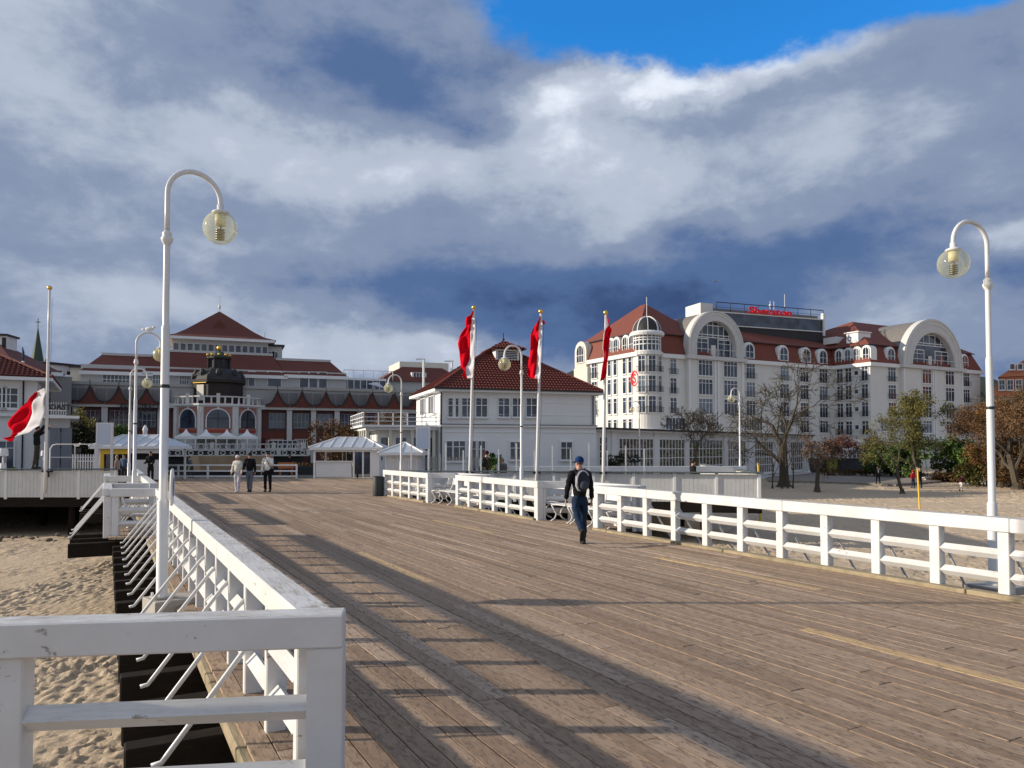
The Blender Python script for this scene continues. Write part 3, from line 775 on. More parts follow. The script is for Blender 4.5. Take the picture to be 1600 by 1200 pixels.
# ================================================================== BUILDINGS
class Fr:
    """a wall plane: u along the wall (to the right seen from outside), w outward, z up"""
    def __init__(s, root, O, ang):      # O, ang in the root's own coordinates
        s.root = root; s.M = Matrix.Translation((O[0], O[1], 0)) @ Matrix.Rotation(ang, 4, 'Z'); s.ang = ang
        W = root.matrix_basis if root.matrix_basis is not None else Matrix(); s.W = W @ s.M
    def uz(s, px, py, w=0.0):
        r = ray(px, py); o = s.W @ Vector((0, -w, 0)); n = (s.W.to_3x3() @ Vector((0, -1, 0)))
        k = (o - Vector((0, 0, EYE))).dot(n) / r.dot(n); p = s.W.inverted() @ (Vector((0, 0, EYE)) + r * k); return p.x, p.z
    def u(s, px, w=0.0): return s.uz(px, 650, w)[0]
    def z(s, px, py, w=0.0): return s.uz(px, py, w)[1]
    def mb(s): m = MB(); m.M = s.M; return m
def building(name, label, cat, px, D, ang=ANG, z=0.0, group=None):
    r = thing(name, label, cat, ((px - 800) / F_PX * D, D, z), ang, group)
    r.matrix_basis = Matrix.Translation(r.location) @ Matrix.Rotation(ang, 4, 'Z'); return r
WIN = {}
def window(fr, u, z, w_, h_, nx=2, ny=1, w=0.0, fw=.09, glass=None, fmat=None, arch=False, sill=True, balc=False, top=None, name='window', sur=0.0, bars=None):
    """window with frame, glazing bars and pane standing on the wall plane; z is its bottom"""
    if glass is None: glass = M_CURT if (w_ > 1.0 and rnd.random() < .22) else M_GLASS
    fmat = fmat or M_TRIM
    w_, h_ = round(w_, 2), round(h_, 2)
    key = (w_, h_, nx, ny, fw, glass.name, fmat.name, arch, sill, top, balc, sur, bars is None)
    if key not in WIN:
        f = MB(); H = w_ / 2
        if arch:
            n = 10; hz = h_ - H
            outer = [(-H - fw, 0)] + [(-(H + fw) * math.cos(math.pi * i / n), hz + (H + fw) * math.sin(math.pi * i / n)) for i in range(n + 1)] + [(H + fw, 0)]
            inner = [(-H, 0)] + [(-H * math.cos(math.pi * i / n), hz + H * math.sin(math.pi * i / n)) for i in range(n + 1)] + [(H, 0)]
            for i in range(len(outer) - 1):
                a, b, c, d = outer[i], outer[i + 1], inner[i + 1], inner[i]
                f.add([(a[0], -.14, a[1]), (b[0], -.14, b[1]), (c[0], -.14, c[1]), (d[0], -.14, d[1]), (a[0], 0, a[1]), (b[0], 0, b[1]), (c[0], 0, c[1]), (d[0], 0, d[1])],
                      [(0, 3, 2, 1), (0, 1, 5, 4), (2, 3, 7, 6)])
        else:
            f.box(-H - fw, -H, -.12, 0, -fw, h_ + fw); f.box(H, H + fw, -.12, 0, -fw, h_ + fw)
            f.box(-H, H, -.12, 0, h_, h_ + fw); f.box(-H, H, -.12, 0, -fw, 0)
            hz = h_
        bw = min(.07, w_ * .05) + .015
        f.cur = 1 if bars else 0
        for i in range(1, nx):
            x = -H + w_ * i / nx; hh = h_ if not arch else hz + math.sqrt(max(0, H * H - x * x)); f.box(x - bw / 2, x + bw / 2, -.09, -.02, 0, hh)
        zs_ = [h_ * top] if top else [h_ * j / ny for j in range(1, ny)]
        for zz in zs_: f.box(-H, H, -.095, -.025, zz - bw / 2, zz + bw / 2)
        f.cur = 0
        if sill: f.box(-H - fw - .05, H + fw + .05, -.22, 0, -fw - .09, -fw)
        if sur:
            f.box(-H - fw - sur, -H - fw, -.06, 0, -fw, h_ + fw + sur); f.box(H + fw, H + fw + sur, -.06, 0, -fw, h_ + fw + sur); f.box(-H - fw, H + fw, -.06, 0, h_ + fw, h_ + fw + sur)
        fme = f.mesh('window', [fmat, bars] if bars else fmat)
        g = MB()
        if arch:
            pts = [(-H, 0)] + [(-H * math.cos(math.pi * i / 10), hz + H * math.sin(math.pi * i / 10)) for i in range(11)] + [(H, 0)]
            g.add([(a, -.03, b) for a, b in pts], [tuple(reversed(range(len(pts))))])
        else: g.quad((-H, -.03, 0), (H, -.03, 0), (H, -.03, h_), (-H, -.03, h_))
        gme = g.mesh('pane', glass); bme = None
        if balc:
            b = MB(); W2 = H + .3; b.box(-W2, W2, -.34, -.30, .85, .9); b.box(-W2, W2, -.34, -.30, 0.02, .06)
            nb = 9
            for i in range(nb): x = -W2 + 2 * W2 * i / (nb - 1); b.box(x - .015, x + .015, -.335, -.305, .06, .85)
            for x in (-W2, W2): b.box(x - .02, x + .02, -.3, 0, .85, .9)
            bme = b.mesh('balconette', M_DARKM)
        WIN[key] = (fme, gme, bme)
    fme, gme, bme = WIN[key]
    o = link(name, fme, fr.root); M = fr.M @ Matrix.Translation((u, -w, z)); o.location = M.translation; o.rotation_euler.z = fr.ang
    link('pane', gme, o)
    if bme: link('balconette', bme, o)
    return o
def tiled(mb, a, b, c, d, pitch=.27, row=.38, amp=.07):
    """pantiles on the slope a-b (eave) d-c (ridge): rolls along the slope, stepped rows"""
    a, b, c, d = map(Vector, (a, b, c, d)); n = (b - a).cross(d - a).normalized(); e = (b - a).normalized()
    up = (n.cross(e)).normalized(); hgt = (d - a).dot(up); rows_ = max(1, int(hgt / row))
    for r in range(rows_):
        f0, f1 = r / rows_, (r + 1) / rows_
        l0, r0 = a.lerp(d, f0), b.lerp(c, f0); l1, r1_ = a.lerp(d, f1), b.lerp(c, f1)
        x0, x1 = (l0 - a).dot(e), (r0 - a).dot(e); y0, y1 = (l1 - a).dot(e), (r1_ - a).dot(e)
        k0 = math.ceil(min(x0, y0) / (pitch / 4)); k1 = math.floor(max(x1, y1) / (pitch / 4)); xs_ = [k * pitch / 4 for k in range(k0, k1 + 1)]
        base = a + up * (hgt * f0); vs = []
        for x in xs_:
            k = round(x / (pitch / 4)) % 4; h = (0, amp, amp * 1.15, .0)[k]
            xb = min(max(x, x0), x1); xt = min(max(x, y0), y1)
            vs.append(base + e * xb + n * (h + .06)); vs.append(base + up * (hgt / rows_) + e * xt + n * (h + .0))
        m_ = len(xs_)
        mb.add(vs, [(2 * i, 2 * i + 2, 2 * i + 3, 2 * i + 1) for i in range(m_ - 1)])

# ---------------------------------------------------------------- restaurant house (right of centre)
rh = building('white_house', 'two storey white house with red pantile hipped roof and roof lantern beside the flagpoles', 'house', 688, 58)
f = Fr(rh, (0, 0), R(-10))       # the long wall faces the pier almost squarely
W_ = f.u(931); eav = f.z(800, 610); z1f = 3.62
U0 = 0
m_ = f.mb(); m_.box(U0, W_, 0, 9.6, -.1, eav - .12); m_.build('wall', M_WHITEF, rh)
m_ = f.mb(); m_.box(U0 - .04, W_ + .04, -.22, 0, z1f - .07, z1f + .10); m_.box(U0 - .02, W_ + .02, -.05, 0, z1f - .5, z1f - .42); m_.box(U0 - .02, W_ + .02, -.03, 0, z1f + .9, z1f + .96)
m_.box(U0 - .02, W_ + .02, -.03, 0, eav - .95, eav - .9); m_.box(U0 - .03, U0 + .28, -.035, 0, 0, eav - .5); m_.box(U0 + .95, U0 + 1.2, -.035, 0, z1f + .12, eav - .5)
m_.build('string_course', M_TRIM, rh)
m_ = f.mb(); m_.box(U0 - .04, W_ + .04, -.28, 0, z1f + .1, z1f + .14); m_.build('lead_flashing', M_SLATE, rh)
m_ = f.mb(); OV = .55; m_.box(U0 - OV, W_ + OV, -OV, 9.6 + OV, eav - .22, eav); m_.build('eaves', M_TRIM, rh)
m_ = f.mb(); m_.box(U0 - OV - .06, W_ + OV + .06, -OV - .12, -OV, eav - .06, eav + .08); m_.build('gutter', M_SLATE, rh)
rz_ = f.z(800, 553, -5); e0, e1, d0, d1 = U0 - OV, W_ + OV, -OV, 9.6 + OV; ra, rb = W_ * .38, W_ * .60
m_ = f.mb(); cy_ = 4.8
A_, B_, C_, D_ = (e0, d0, eav), (e1, d0, eav), (e1, d1, eav), (e0, d1, eav); R1_, R2_ = (ra, cy_, rz_), (rb, cy_, rz_)
m_.add([A_, B_, C_, D_, R1_, R2_], [(0, 1, 5, 4), (1, 2, 5), (2, 3, 4, 5), (3, 0, 4)]); rf = m_.build('roof', M_ROOFD, rh)
M_TILE = roofmat('pantile', (.135, .026, .018), (.21, .046, .028))
m_ = f.mb(); tiled(m_, A_, B_, R2_, R1_); tiled(m_, D_, A_, (ra, cy_ + .01, rz_), (ra, cy_ + .02, rz_)); tiled(m_, B_, C_, (rb, cy_ + .02, rz_), (rb, cy_, rz_))
tag(m_.build('roof_tiles', M_TILE, rf), kind='stuff')
m_ = f.mb()
for p, q in ((A_, R1_), (B_, R2_), (R1_, R2_)): m_.tube([Vector(p) + Vector((0, 0, .06)), Vector(q) + Vector((0, 0, .06))], .12, 6)
m_.build('ridge_tiles', M_TILE, rf)
cx_ = (ra + rb) / 2 + .2
m_ = f.mb(); m_.box(cx_ - 1.05, cx_ + 1.05, cy_ - 1.15, cy_ + 1.15, rz_ - .9, rz_ + .2); ln = m_.build('roof_lantern', M_WHITEF, rh)
m_ = f.mb()
for k in range(5): m_.box(cx_ - .85, cx_ + .85, cy_ - 1.2, cy_ - 1.15, rz_ - .6 + k * .14, rz_ - .53 + k * .14)
m_.build('louvres', M_DARKM, ln)
m_ = f.mb(); m_.frust((cx_ - 1.6, cx_ + 1.6, cy_ - 1.6, cy_ + 1.6), rz_ + .2, (cx_ - .1, cx_ + .1, cy_ - .1, cy_ + .1), rz_ + 1.0, bottom=True)
tiled(m_, (cx_ - 1.6, cy_ - 1.6, rz_ + .2), (cx_ + 1.6, cy_ - 1.6, rz_ + .2), (cx_ + .05, cy_ - .05, rz_ + 1.0), (cx_ - .05, cy_ - .05, rz_ + 1.0)); m_.build('lantern_roof', M_TILE, ln)
m_ = f.mb(); m_.tube([(cx_, cy_, rz_ + .95), (cx_, cy_, rz_ + 1.75)], .04, 6); m_.ell((cx_, cy_, rz_ + 1.2), (.12, .12, .12), 8, 6); m_.build('finial', M_DARKM, ln)
M_SASH = M_TRIM
for pa, pb in ((699.5, 716.5), (721, 738.5), (743, 761), (778, 795.5), (800, 817), (821.5, 838.5)):     # upper windows
    ua, ub = f.u(pa), f.u(pb); zb = f.z(pa, 651); zt = f.z(pa, 622.5); window(f, (ua + ub) / 2, zb, ub - ua - .06, zt - zb, 2, 1, top=.62, fw=.05, glass=M_GLASS)
for pa, pb, n in ((697, 707, 1), (708, 727, 2)):
    ua, ub = f.u(pa), f.u(pb); zb = f.z(pa, 720); zt = f.z(pa, 689.5); window(f, (ua + ub) / 2, zb, ub - ua - .08, zt - zb, n, 1, top=.72, fw=.05)
for pa, pb in ((732, 744), (746, 758.5)):        # glazed door
    ua, ub = f.u(pa), f.u(pb); window(f, (ua + ub) / 2, .1, ub - ua - .1, f.z(pa, 689.5) - .1, 2, 1, top=.74, fw=.07, name='glazed_door', sill=False)
for pa, pb in ((797, 812), (876, 893)):
    ua, ub = f.u(pa), f.u(pb); zb = f.z(pa, 718); zt = f.z(pa, 691); window(f, (ua + ub) / 2, zb, ub - ua, zt - zb, 2, 1, top=.66, fw=.07, sur=.1)
m_ = f.mb(); m_.tube([(f.u(689), -.1, .2), (f.u(689), -.1, eav - .3)], .06, 8); m_.tube([(f.u(926), -.1, z1f + .2), (f.u(926), -.1, eav - .3)], .05, 8); m_.build('downpipe', M_DARKM, rh)
# left (sunlit) side of the house and its lower wing with a balcony
g_ = Fr(rh, (f.M @ Vector((0, 9.6, 0)))[:2], f.ang - R(90))
for k, uu in enumerate((3.2, 6.6)): window(g_, uu, 4.7, 1.9, 2.0, 3, 1, top=.7, fw=.1)
m_ = f.mb(); wx = -5.6; m_.box(wx, 0, .6, 9.2, z1f - .35, z1f - .02); m_.box(wx - .3, .1, .3, 9.5, z1f - .12, z1f + .04); m_.build('wing_roof', M_TRIM, rh)
m_ = f.mb()
for k in range(7):
    yy = .8 + k * 1.35
    m_.box(wx + .05, wx + .3, yy, yy + .25, -.1, z1f - .35)
for k in range(4): xx = wx + .05 + k * 1.7; m_.box(xx, xx + .22, .7, .92, -.1, z1f - .35)
m_.build('wing_columns', M_WARMW, rh)
m_ = f.mb(); m_.box(wx + 1.0, 0, 1.6, 9.0, -.1, z1f - .36); m_.build('wing_wall', M_WHITEF, rh)
m_ = f.mb()
for k in range(4): m_.box(wx + 1.3 + k * 1.15, wx + 2.1 + k * 1.15, 1.56, 1.6, .1, 2.7)
m_.build('wing_windows', M_GLASS, rh)
m_ = f.mb()
for zz in (.3, .6, .95): m_.box(wx - .2, 0, .35, .40, z1f + zz, z1f + zz + .05); m_.box(wx - .2, wx - .15, .35, 9.4, z1f + zz, z1f + zz + .05)
for k in range(6): m_.box(wx - .2 + k * 1.1, wx - .12 + k * 1.1, .35, .43, z1f, z1f + 1.0)
for k in range(8): m_.box(wx - .2, wx - .12, .35 + k * 1.25, .43 + k * 1.25, z1f, z1f + 1.0)
m_.build('balcony_rail', M_TRIM, rh)

# ---------------------------------------------------------------- glazed beach pavilion between house and hotel
P0 = PD(931, 668, 64.5); P1 = PD(1263, 684, 108)
pv_ang = math.atan2(P1.y - P0.y, P1.x - P0.x)
pv = building('glazed_pavilion', 'long one storey white pavilion with flat roof and gridded windows below the hotel', 'pavilion', 931, 64.5, pv_ang)
f = Fr(pv, (0, 0), 0); L_ = (P1 - P0).length; zt = 3.5
m_ = f.mb(); m_.box(0, L_, 0, 9, -2.3, zt); m_.build('wall', M_WHITEF, pv)
m_ = f.mb(); m_.box(-.3, L_ + .5, -.8, 9.3, zt, zt + .16); m_.build('roof_slab', M_SLATE, pv)
m_ = f.mb(); m_.box(-.2, L_ + .3, -.6, 0, zt - .16, zt - .002); m_.build('eaves', M_TRIM, pv)
bays = [(966, 1019, 5), (1029, 1068, 4), (1075, 1127, 5), (1136, 1163, 4), (1178, 1206, 4), (1216, 1228, 2), (1234, 1252, 3)]
for a, b, n in bays:
    ua, ub = f.u(a), f.u(b); window(f, (ua + ub) / 2, -1.15 if a > 1130 else -.9, ub - ua, 3.6 if a < 1130 else 3.75, n * 2, 4, fw=.2, glass=M_WGLASS, sill=True)
m_ = f.mb()
for p in (958, 1024, 1071.5, 1131.5, 1170, 1211, 1257):
    uu = f.u(p); m_.box(uu - .45, uu + .45, -.18, 0, -2.3, zt - .165)
m_.build('pilasters', M_TRIM, pv)
m_ = f.mb(); m_.box(0, L_, -.35, 0, -2.3, -1.55); m_.build('plinth', M_WHITEF, pv)
f2 = Fr(pv, (0, 0), 0)
window(f2, f.u(941), -.2, 1.2, 3.0, 3, 5, fw=.08)

# ---------------------------------------------------------------- hotel
def hst(s, t): return ST(s, t)
ht = building('grand_hotel', 'large white hotel with red mansard roof, round corner turret and two big arched gables', 'hotel', 997, 124)
ORI = ht.location.copy()
fr0 = Fr(ht, (0, 0), 0)                                   # main front
ZC = 17.5; ZG = -2.2
Lf_ = 47.3                                                # main front length to the wing
fl = Fr(ht, (0, 18), R(-90))                              # left flank, u runs towards the viewer corner
fwg = Fr(ht, (Lf_, 0), R(-90))                            # inner flank of the right wing: starts at the main front
Wd = 8.1
fr1 = Fr(ht, (Lf_, -Wd), 0)                               # right wing front
Lr = 34.5
m_ = MB(); m_.box(0, Lf_, 0, 16, ZG, ZC); m_.box(0, 16, 16, 18, ZG, ZC); m_.box(Lf_, Lf_ + Lr, -Wd, 30, ZG, ZC); m_.build('wall', M_HOTEL, ht)
m_ = MB(); c = .55
m_.box(-c, Lf_ - c, -c, 0, ZC - .55, ZC + .12); m_.box(-c, 0, 0, 18, ZC - .55, ZC + .12); m_.box(Lf_ - c, Lf_, -Wd - c, 0, ZC - .55, ZC + .12); m_.box(Lf_, Lf_ + Lr + c, -Wd - c, -Wd, ZC - .55, ZC + .12); m_.box(Lf_ + Lr, Lf_ + Lr + c, -Wd, 30, ZC - .55, ZC + .12)
m_.box(-.1, Lf_, -.12, 0, 4.35, 4.6); m_.box(-.12, 0, 0, 18, 4.35, 4.6); m_.box(Lf_, Lf_ + Lr, -Wd - .12, -Wd, 4.35, 4.6)
m_.build('cornice', M_TRIM, ht)
# mansard roofs
ZM = ZC + 3.7
def mansard(name, x0, x1, y0, y1, ridge, zr, lower=True, nolow=()):
    m_ = MB(); i = 1.1
    m_.frust((x0 - .3, x1 + .3, y0 - .3, y1 + .3), ZC + .12, (x0 + i, x1 - i, y0 + i, y1 - i), ZM, top=False); ob = m_.build(name, M_ROOF, ht)
    m_ = MB(); k = i - .45; a, b, c_, d = (x0 + k, y0 + k, ZM), (x1 - k, y0 + k, ZM), (x1 - k, y1 - k, ZM), (x0 + k, y1 - k, ZM)
    if ridge[0] == 'x': m_.add([a, b, c_, d, (ridge[1], ridge[3], zr), (ridge[2], ridge[3], zr)], [(0, 1, 5, 4), (1, 2, 5), (2, 3, 4, 5), (3, 0, 4)])
    else: m_.add([a, b, c_, d, (ridge[3], ridge[1], zr), (ridge[3], ridge[2], zr)], [(0, 1, 4), (1, 2, 5, 4), (2, 3, 5), (3, 0, 4, 5)])
    m_.build('upper_slope', M_ROOF, ob)
    m_ = MB()
    for z_, e in ((ZM - .06, k - .08),): m_.box(x0 + e, x1 - e, y0 + e, y0 + e + .14, z_ - .1, z_ + .02); m_.box(x0 + e, x0 + e + .14, y0 + e, y1 - e, z_ - .1, z_ + .02)
    m_.build('roof_edge', M_SLATE, ob)
    return ob
mansard('roof', 0, 16, 0, 18, ('y', 8, 9.5, 8), ZM + 6.4)
mansard('roof', 15.2, Lf_ + 4, .25, 24, ('x', 20, Lf_ + 2, 11), ZM + 5.0)
mansard('roof', Lf_, Lf_ + Lr, -Wd, 30, ('x', Lf_ + 9, Lf_ + Lr - 9, 2.5), ZM + 6.2)
# corner turret
tu = fr0.u(1018); rad = 2.3; tx, ty = 2.05, .15
m_ = MB(); T = Matrix.Translation((tx, ty, 0)); m_.lathe([(.6, 3.2), (1.4, 3.7), (rad + .2, 4.6), (rad + .25, 4.9), (rad, 4.95), (rad, ZC - .5), (rad + .35, ZC - .4), (rad + .35, ZC + .1), (rad, ZC + .15)], 28, T); tt = m_.build('turret', M_HOTEL, ht)
zt0 = ZC + .15; zt1 = fr0.z(1018, 527)
m_ = MB(); m_.lathe([(rad - .12, zt0), (rad - .12, zt1)], 24, T); m_.build('turret_glazing', M_GLASS, tt)
m_ = MB()
for k in range(20):
    a = 2 * math.pi * k / 20; m_.box(rad - .16, rad + .02, -.07, .07, zt0, zt1, T=T @ Matrix.Rotation(a, 4, 'Z'))
for zz in (zt0 + .1, zt0 + 1.2, zt0 + 2.3, zt1 - .7): m_.lathe([(rad - .16, zz - .08), (rad + .04, zz - .08), (rad + .04, zz + .08), (rad - .16, zz + .08)], 24, T)
m_.build('turret_mullions', M_TRIM, tt)
m_ = MB(); m_.lathe([(rad, zt1), (rad + .5, zt1 + .1), (rad + .6, zt1 + .5), (rad + .3, zt1 + .8), (rad, zt1 + .85)], 28, T); m_.build('turret_cornice', M_TRIM, tt)
m_ = MB(); m_.sm = True; hd = 2.5; prof = [(rad * math.cos(a), zt1 + .8 + hd * math.sin(a)) for a in [math.pi / 2 * k / 8 for k in range(9)]]; m_.lathe(prof, 24, T); m_.build('dome', M_SLATE, tt)
m_ = MB()
for k in range(4):
    a = math.pi * k / 4 + .2; pts = [(rad * 1.02 * math.cos(b), 0, zt1 + .82 + hd * 1.02 * math.sin(b)) for b in [math.pi * j / 14 for j in range(15)]]
    mm = MB(); mm.tube(pts, .13 if k in (0, 2) else .05, 5); m_.add([T @ Matrix.Rotation(a, 4, 'Z') @ Vector(v) for v in mm.V], mm.Fc)
m_.build('dome_ribs', M_TRIM, tt)
m_ = MB(); zz = zt1 + .8 + hd; m_.tube([(tx, ty, zz - .2), (tx, ty, zz + 3.4)], .06, 6); m_.build('mast', M_TRIM, tt)
# turret windows (curved wall: put on short tangent planes)
ROWS = [(14.3, 2.6), (11.0, 2.6), (7.65, 2.6)]
for adeg in (-60, -18, 24):
    a = R(adeg)
    ftu = Fr(ht, (tx + (rad - .03) * math.sin(a), ty - (rad - .03) * math.cos(a)), a)
    for z_, h_ in ROWS: window(ftu, 0, z_, 1.15, h_, 2, 1, top=.74, fw=.1, balc=True)
# ordinary windows of the front
def col(fr, px, w_, nx, rows=ROWS, balc=False, last=True, **k):
    u = fr.u(px) if px > 200 else px
    for z_, h_ in rows: window(fr, u, z_, w_, h_, nx, 1, top=.76, fw=.12, balc=balc, **k)
col(fr0, 1052, 1.3, 2, balc=True)
window(fr0, fr0.u(1055), 5.0, 4.2, 1.85, 6, 1, fw=.12); window(fr0, fr0.u(1098), 5.0, 3.5, 1.85, 5, 1, fw=.12); window(fr0, fr0.u(1137), 5.0, 3.5, 1.85, 5, 1, fw=.12); window(fr0, fr0.u(1176), 5.0, 4.6, 1.85, 7, 1, fw=.12)
for px in (1098, 1137): col(fr0, px, 3.1, 4, w=.72)
col(fr0, 1173, 2.1, 3, balc=True)
for px in (1226, 1257, 1287): col(fr0, px, 2.2, 3, rows=ROWS + [(4.75, 2.2)], balc=True)
# left flank
for k, px in enumerate((953, 962, 976.5, 985.5)): col(fl, px, .85, 1, rows=ROWS + [(4.9, 1.7)])
col(fl, 929.5, 1.6, 2, balc=True)
for px in (914,): col(fl, px, 2.4, 2)
for u_ in (43, ): pass
# inner flank of the wing
for u_, w__ in ((1.6, 1.3), (3.5, 1.3), (7.0, 1.3)): col(fwg, u_, w__, 2, rows=ROWS + [(4.3, 2.5)], balc=True)
for z_ in (15.5, 12.0, 8.7, 5.3): window(fwg, 5.2, z_, .8, .75, 1, 1, fw=.1)
# right wing front
col(fr1, 1394, 2.2, 3, balc=True); window(fr1, fr1.u(1386), 4.9, 3.6, 2.0, 5, 1, fw=.12)
for px in (1443, 1479): col(fr1, px, 2.7, 3, rows=ROWS + [(4.7, 2.3)], w=.72)
col(fr1, 1510, 2.2, 3, rows=ROWS + [(4.7, 2.3)], balc=True)
M_GABLE = plain('gable_render', (.56, .555, .54), .8, .08, .6)
# arched gables
def gable(fr, pxa, pxb, ytop, cols):
    ua, ub = fr.u(pxa, .7), fr.u(pxb, .7); uc = (ua + ub) / 2; H = (ub - ua) / 2; zt = fr.z((pxa + pxb) / 2, ytop, .7); zs = zt - H
    m_ = fr.mb(); n = 28
    pts = [(uc - H, ZC - .2)] + [(uc - H * math.cos(math.pi * i / n), zs + H * math.sin(math.pi * i / n)) for i in range(n + 1)] + [(uc + H, ZC - .2)]
    hi = H * .70; inn = [(uc - hi, ZC + .35)] + [(uc - hi * math.cos(math.pi * i / n), zs + .1 + hi * math.sin(math.pi * i / n)) for i in range(n + 1)] + [(uc + hi, ZC + .35)]
    for i in range(len(pts) - 1):
        a, b, c_, d = pts[i], pts[i + 1], inn[i + 1], inn[i]
        m_.add([(a[0], -.95, a[1]), (b[0], -.95, b[1]), (c_[0], -.95, c_[1]), (d[0], -.95, d[1]), (a[0], .4, a[1]), (b[0], .4, b[1]), (c_[0], .25, c_[1]), (d[0], .25, d[1])], [(0, 3, 2, 1), (0, 1, 5, 4), (2, 3, 7, 6)])
    ar = m_.build('arched_gable', M_GABLE, ht)
    m_ = fr.mb()          # moulding rings
    for (q, t_) in ((.97, .10), (.88, .06), (.74, .07)):
        pp = [(uc - H * q * math.cos(math.pi * i / n), -1.0, zs + H * q * math.sin(math.pi * i / n)) for i in range(n + 1)]
        m_.tube([(uc - H * q, -1.0, ZC + .2)] + pp + [(uc + H * q, -1.0, ZC + .2)], t_, 5)
    m_.build('moulding', M_HOTEL, ar)
    m_ = fr.mb(); k = inn; m_.add([(a, .1, b) for a, b in k], [tuple(reversed(range(len(k))))]); m_.build('pane', M_GLASS, ar)
    m_ = fr.mb(); zb = ZC + .35
    zmid = fr.z((pxa + pxb) / 2, ytop + 42, 0)
    for j in range(-3, 4):
        x = uc + hi * j / 3.6; hh = zs + .1 + math.sqrt(max(0, hi * hi - (x - uc) ** 2)); m_.box(x - .055, x + .055, .0, .1, zmid, hh)
    for zz in (zmid, zmid + .45, zmid + 2.1):
        hw = hi if zz < zs else math.sqrt(max(0, hi * hi - (zz - zs) ** 2)); m_.box(uc - hw, uc + hw, -.02, .1, zz - .07, zz + .07)
    m_.build('glazing_bars', M_TRIM, ar)
    m_ = fr.mb(); m_.box(uc - hi, uc + hi, -.2, .06, zb - .25, zb - .05)
    for x in (-.33, -.16, 0, .16, .33): m_.box(uc + hi * x - .03, uc + hi * x + .03, -.9, -.86, zb, zb + 1.0)
    m_.box(uc - hi, uc + hi, -.92, -.85, zb + 1.0, zb + 1.08); m_.box(uc - .5, uc + .5, -.12, .06, zb, zb + 1.9); m_.build('loggia', M_HOTEL, ar)
    for sgn in (-1, 1): window(fr, uc + sgn * hi * .58, zb, 2.5 * hi / 4.1, 2.9, 2, 1, w=.25 - .35, top=.78, fw=.16)
    # pier strips below, and the barrel roof behind
    m_ = fr.mb(); m_.box(ua, ub, -.7, 0, ZG, ZC - .56); m_.build('bay_wall', M_HOTEL, ht)
    m_ = fr.mb(); m_.box(ua - .5, ub + .5, -1.3, -.0, ZC - .5, ZC + .16); m_.build('bay_cornice', M_GABLE, ht)
    m_ = fr.mb()
    for x in (ua + .1, uc - .55, uc + .15, ub - .5): m_.box(x, x + .4, -.95, -.7, ZG, ZC - .56)
    m_.build('pilasters', M_TRIM, ht)
    m_ = fr.mb(); H2 = H * .985; n2 = 20; vs = []
    for y in (.1, 8.5):
        vs += [(uc - H2 * math.cos(math.pi * i / n2), y, zs + H2 * math.sin(math.pi * i / n2)) for i in range(n2 + 1)]
    m_.sm = True; m_.add(vs, [(i, i + 1, i + n2 + 2, i + n2 + 1) for i in range(n2)]); m_.sm = False
    m_.box(uc - H2, uc - H2 + .1, .1, 8.5, ZC, zs); m_.box(uc + H2 - .1, uc + H2, .1, 8.5, ZC, zs); m_.build('barrel_roof', M_DORM, ht)
M_DORM = plain('grey_shingle', (.17, .16, .15), .8, .2, 2.0)
gable(fr0, 1075, 1162, 486, 2); gable(fr1, 1411, 1505, 499, 2)
# dormers: white arched hoods
def dormer(fr, px, zb=ZC + .55, w_=1.9, h_=2.45, nx=2):
    u = fr.u(px) if px > 200 else px; H = w_ / 2 + .42; n = 12; hz = h_ - w_ / 2
    m_ = MB(); m_.M = None
    outer = [(-H, 0)] + [(-H * math.cos(math.pi * i / n), hz + H * math.sin(math.pi * i / n)) for i in range(n + 1)] + [(H, 0)]
    m_.prism(outer, 0.02, 1.7)
    M = fr.M @ Matrix.Translation((u, .12, zb)); o = link('dormer', DM.setdefault((w_, h_), m_.mesh('dormer', M_TRIM)), ht); o.location = M.translation; o.rotation_euler.z = fr.ang
    window(fr, u, zb + .1, w_, h_ - .1, nx, 1, w=-.10, top=.42, fw=.1, arch=True)
DM = {}
for px in (1172.5, 1226, 1261.5, 1287.5): dormer(fr0, px)
for u_ in (1.3, 3.3, 5.2, 7.2): dormer(fwg, u_, w_=1.15)
for px in (1394, 1509.5): dormer(fr1, px)
for px in (954, 962.5, 976.5, 986.5): dormer(fl, px, w_=1.1)
m_ = fl.mb(); u9 = fl.u(911.5); # far arched gable of the flank
n = 12; H = 1.9; pts = [(u9 - H, ZC - 1)] + [(u9 - H * math.cos(math.pi * i / n), ZC + 1.9 + H * math.sin(math.pi * i / n)) for i in range(n + 1)] + [(u9 + H, ZC - 1)]
m_.prism(pts, -.6, 1.2); m_.box(u9 - 2.2, u9 + 2.2, -.6, 0, ZG, ZC - 1.02); m_.build('flank_gable', M_WARMW, ht); window(fl, u9, ZC, 2.2, 3.0, 3, 1, w=.6, arch=True, top=.4, fw=.14)
# roof dormer boxes on the right wing
m_ = MB(); ux = fwg.u(1345); m_.box(Lf_ + 1.4, Lf_ + 5, -4.6, -2.0, ZM + .7, ZM + 2.6); m_.box(Lf_ + 1.1, Lf_ + 5, -4.9, -1.7, ZM + 2.6, ZM + 2.8); m_.box(Lf_ + 1.5, Lf_ + 5, .4, 3.4, ZM + 1.1, ZM + 2.4); rb_ = m_.build('box_dormer', M_TRIM, ht)
m_ = MB(); m_.box(Lf_ + 1.34, Lf_ + 1.4, -4.2, -2.4, ZM + 1.1, ZM + 2.2); m_.build('louvre', M_MROOF, rb_)
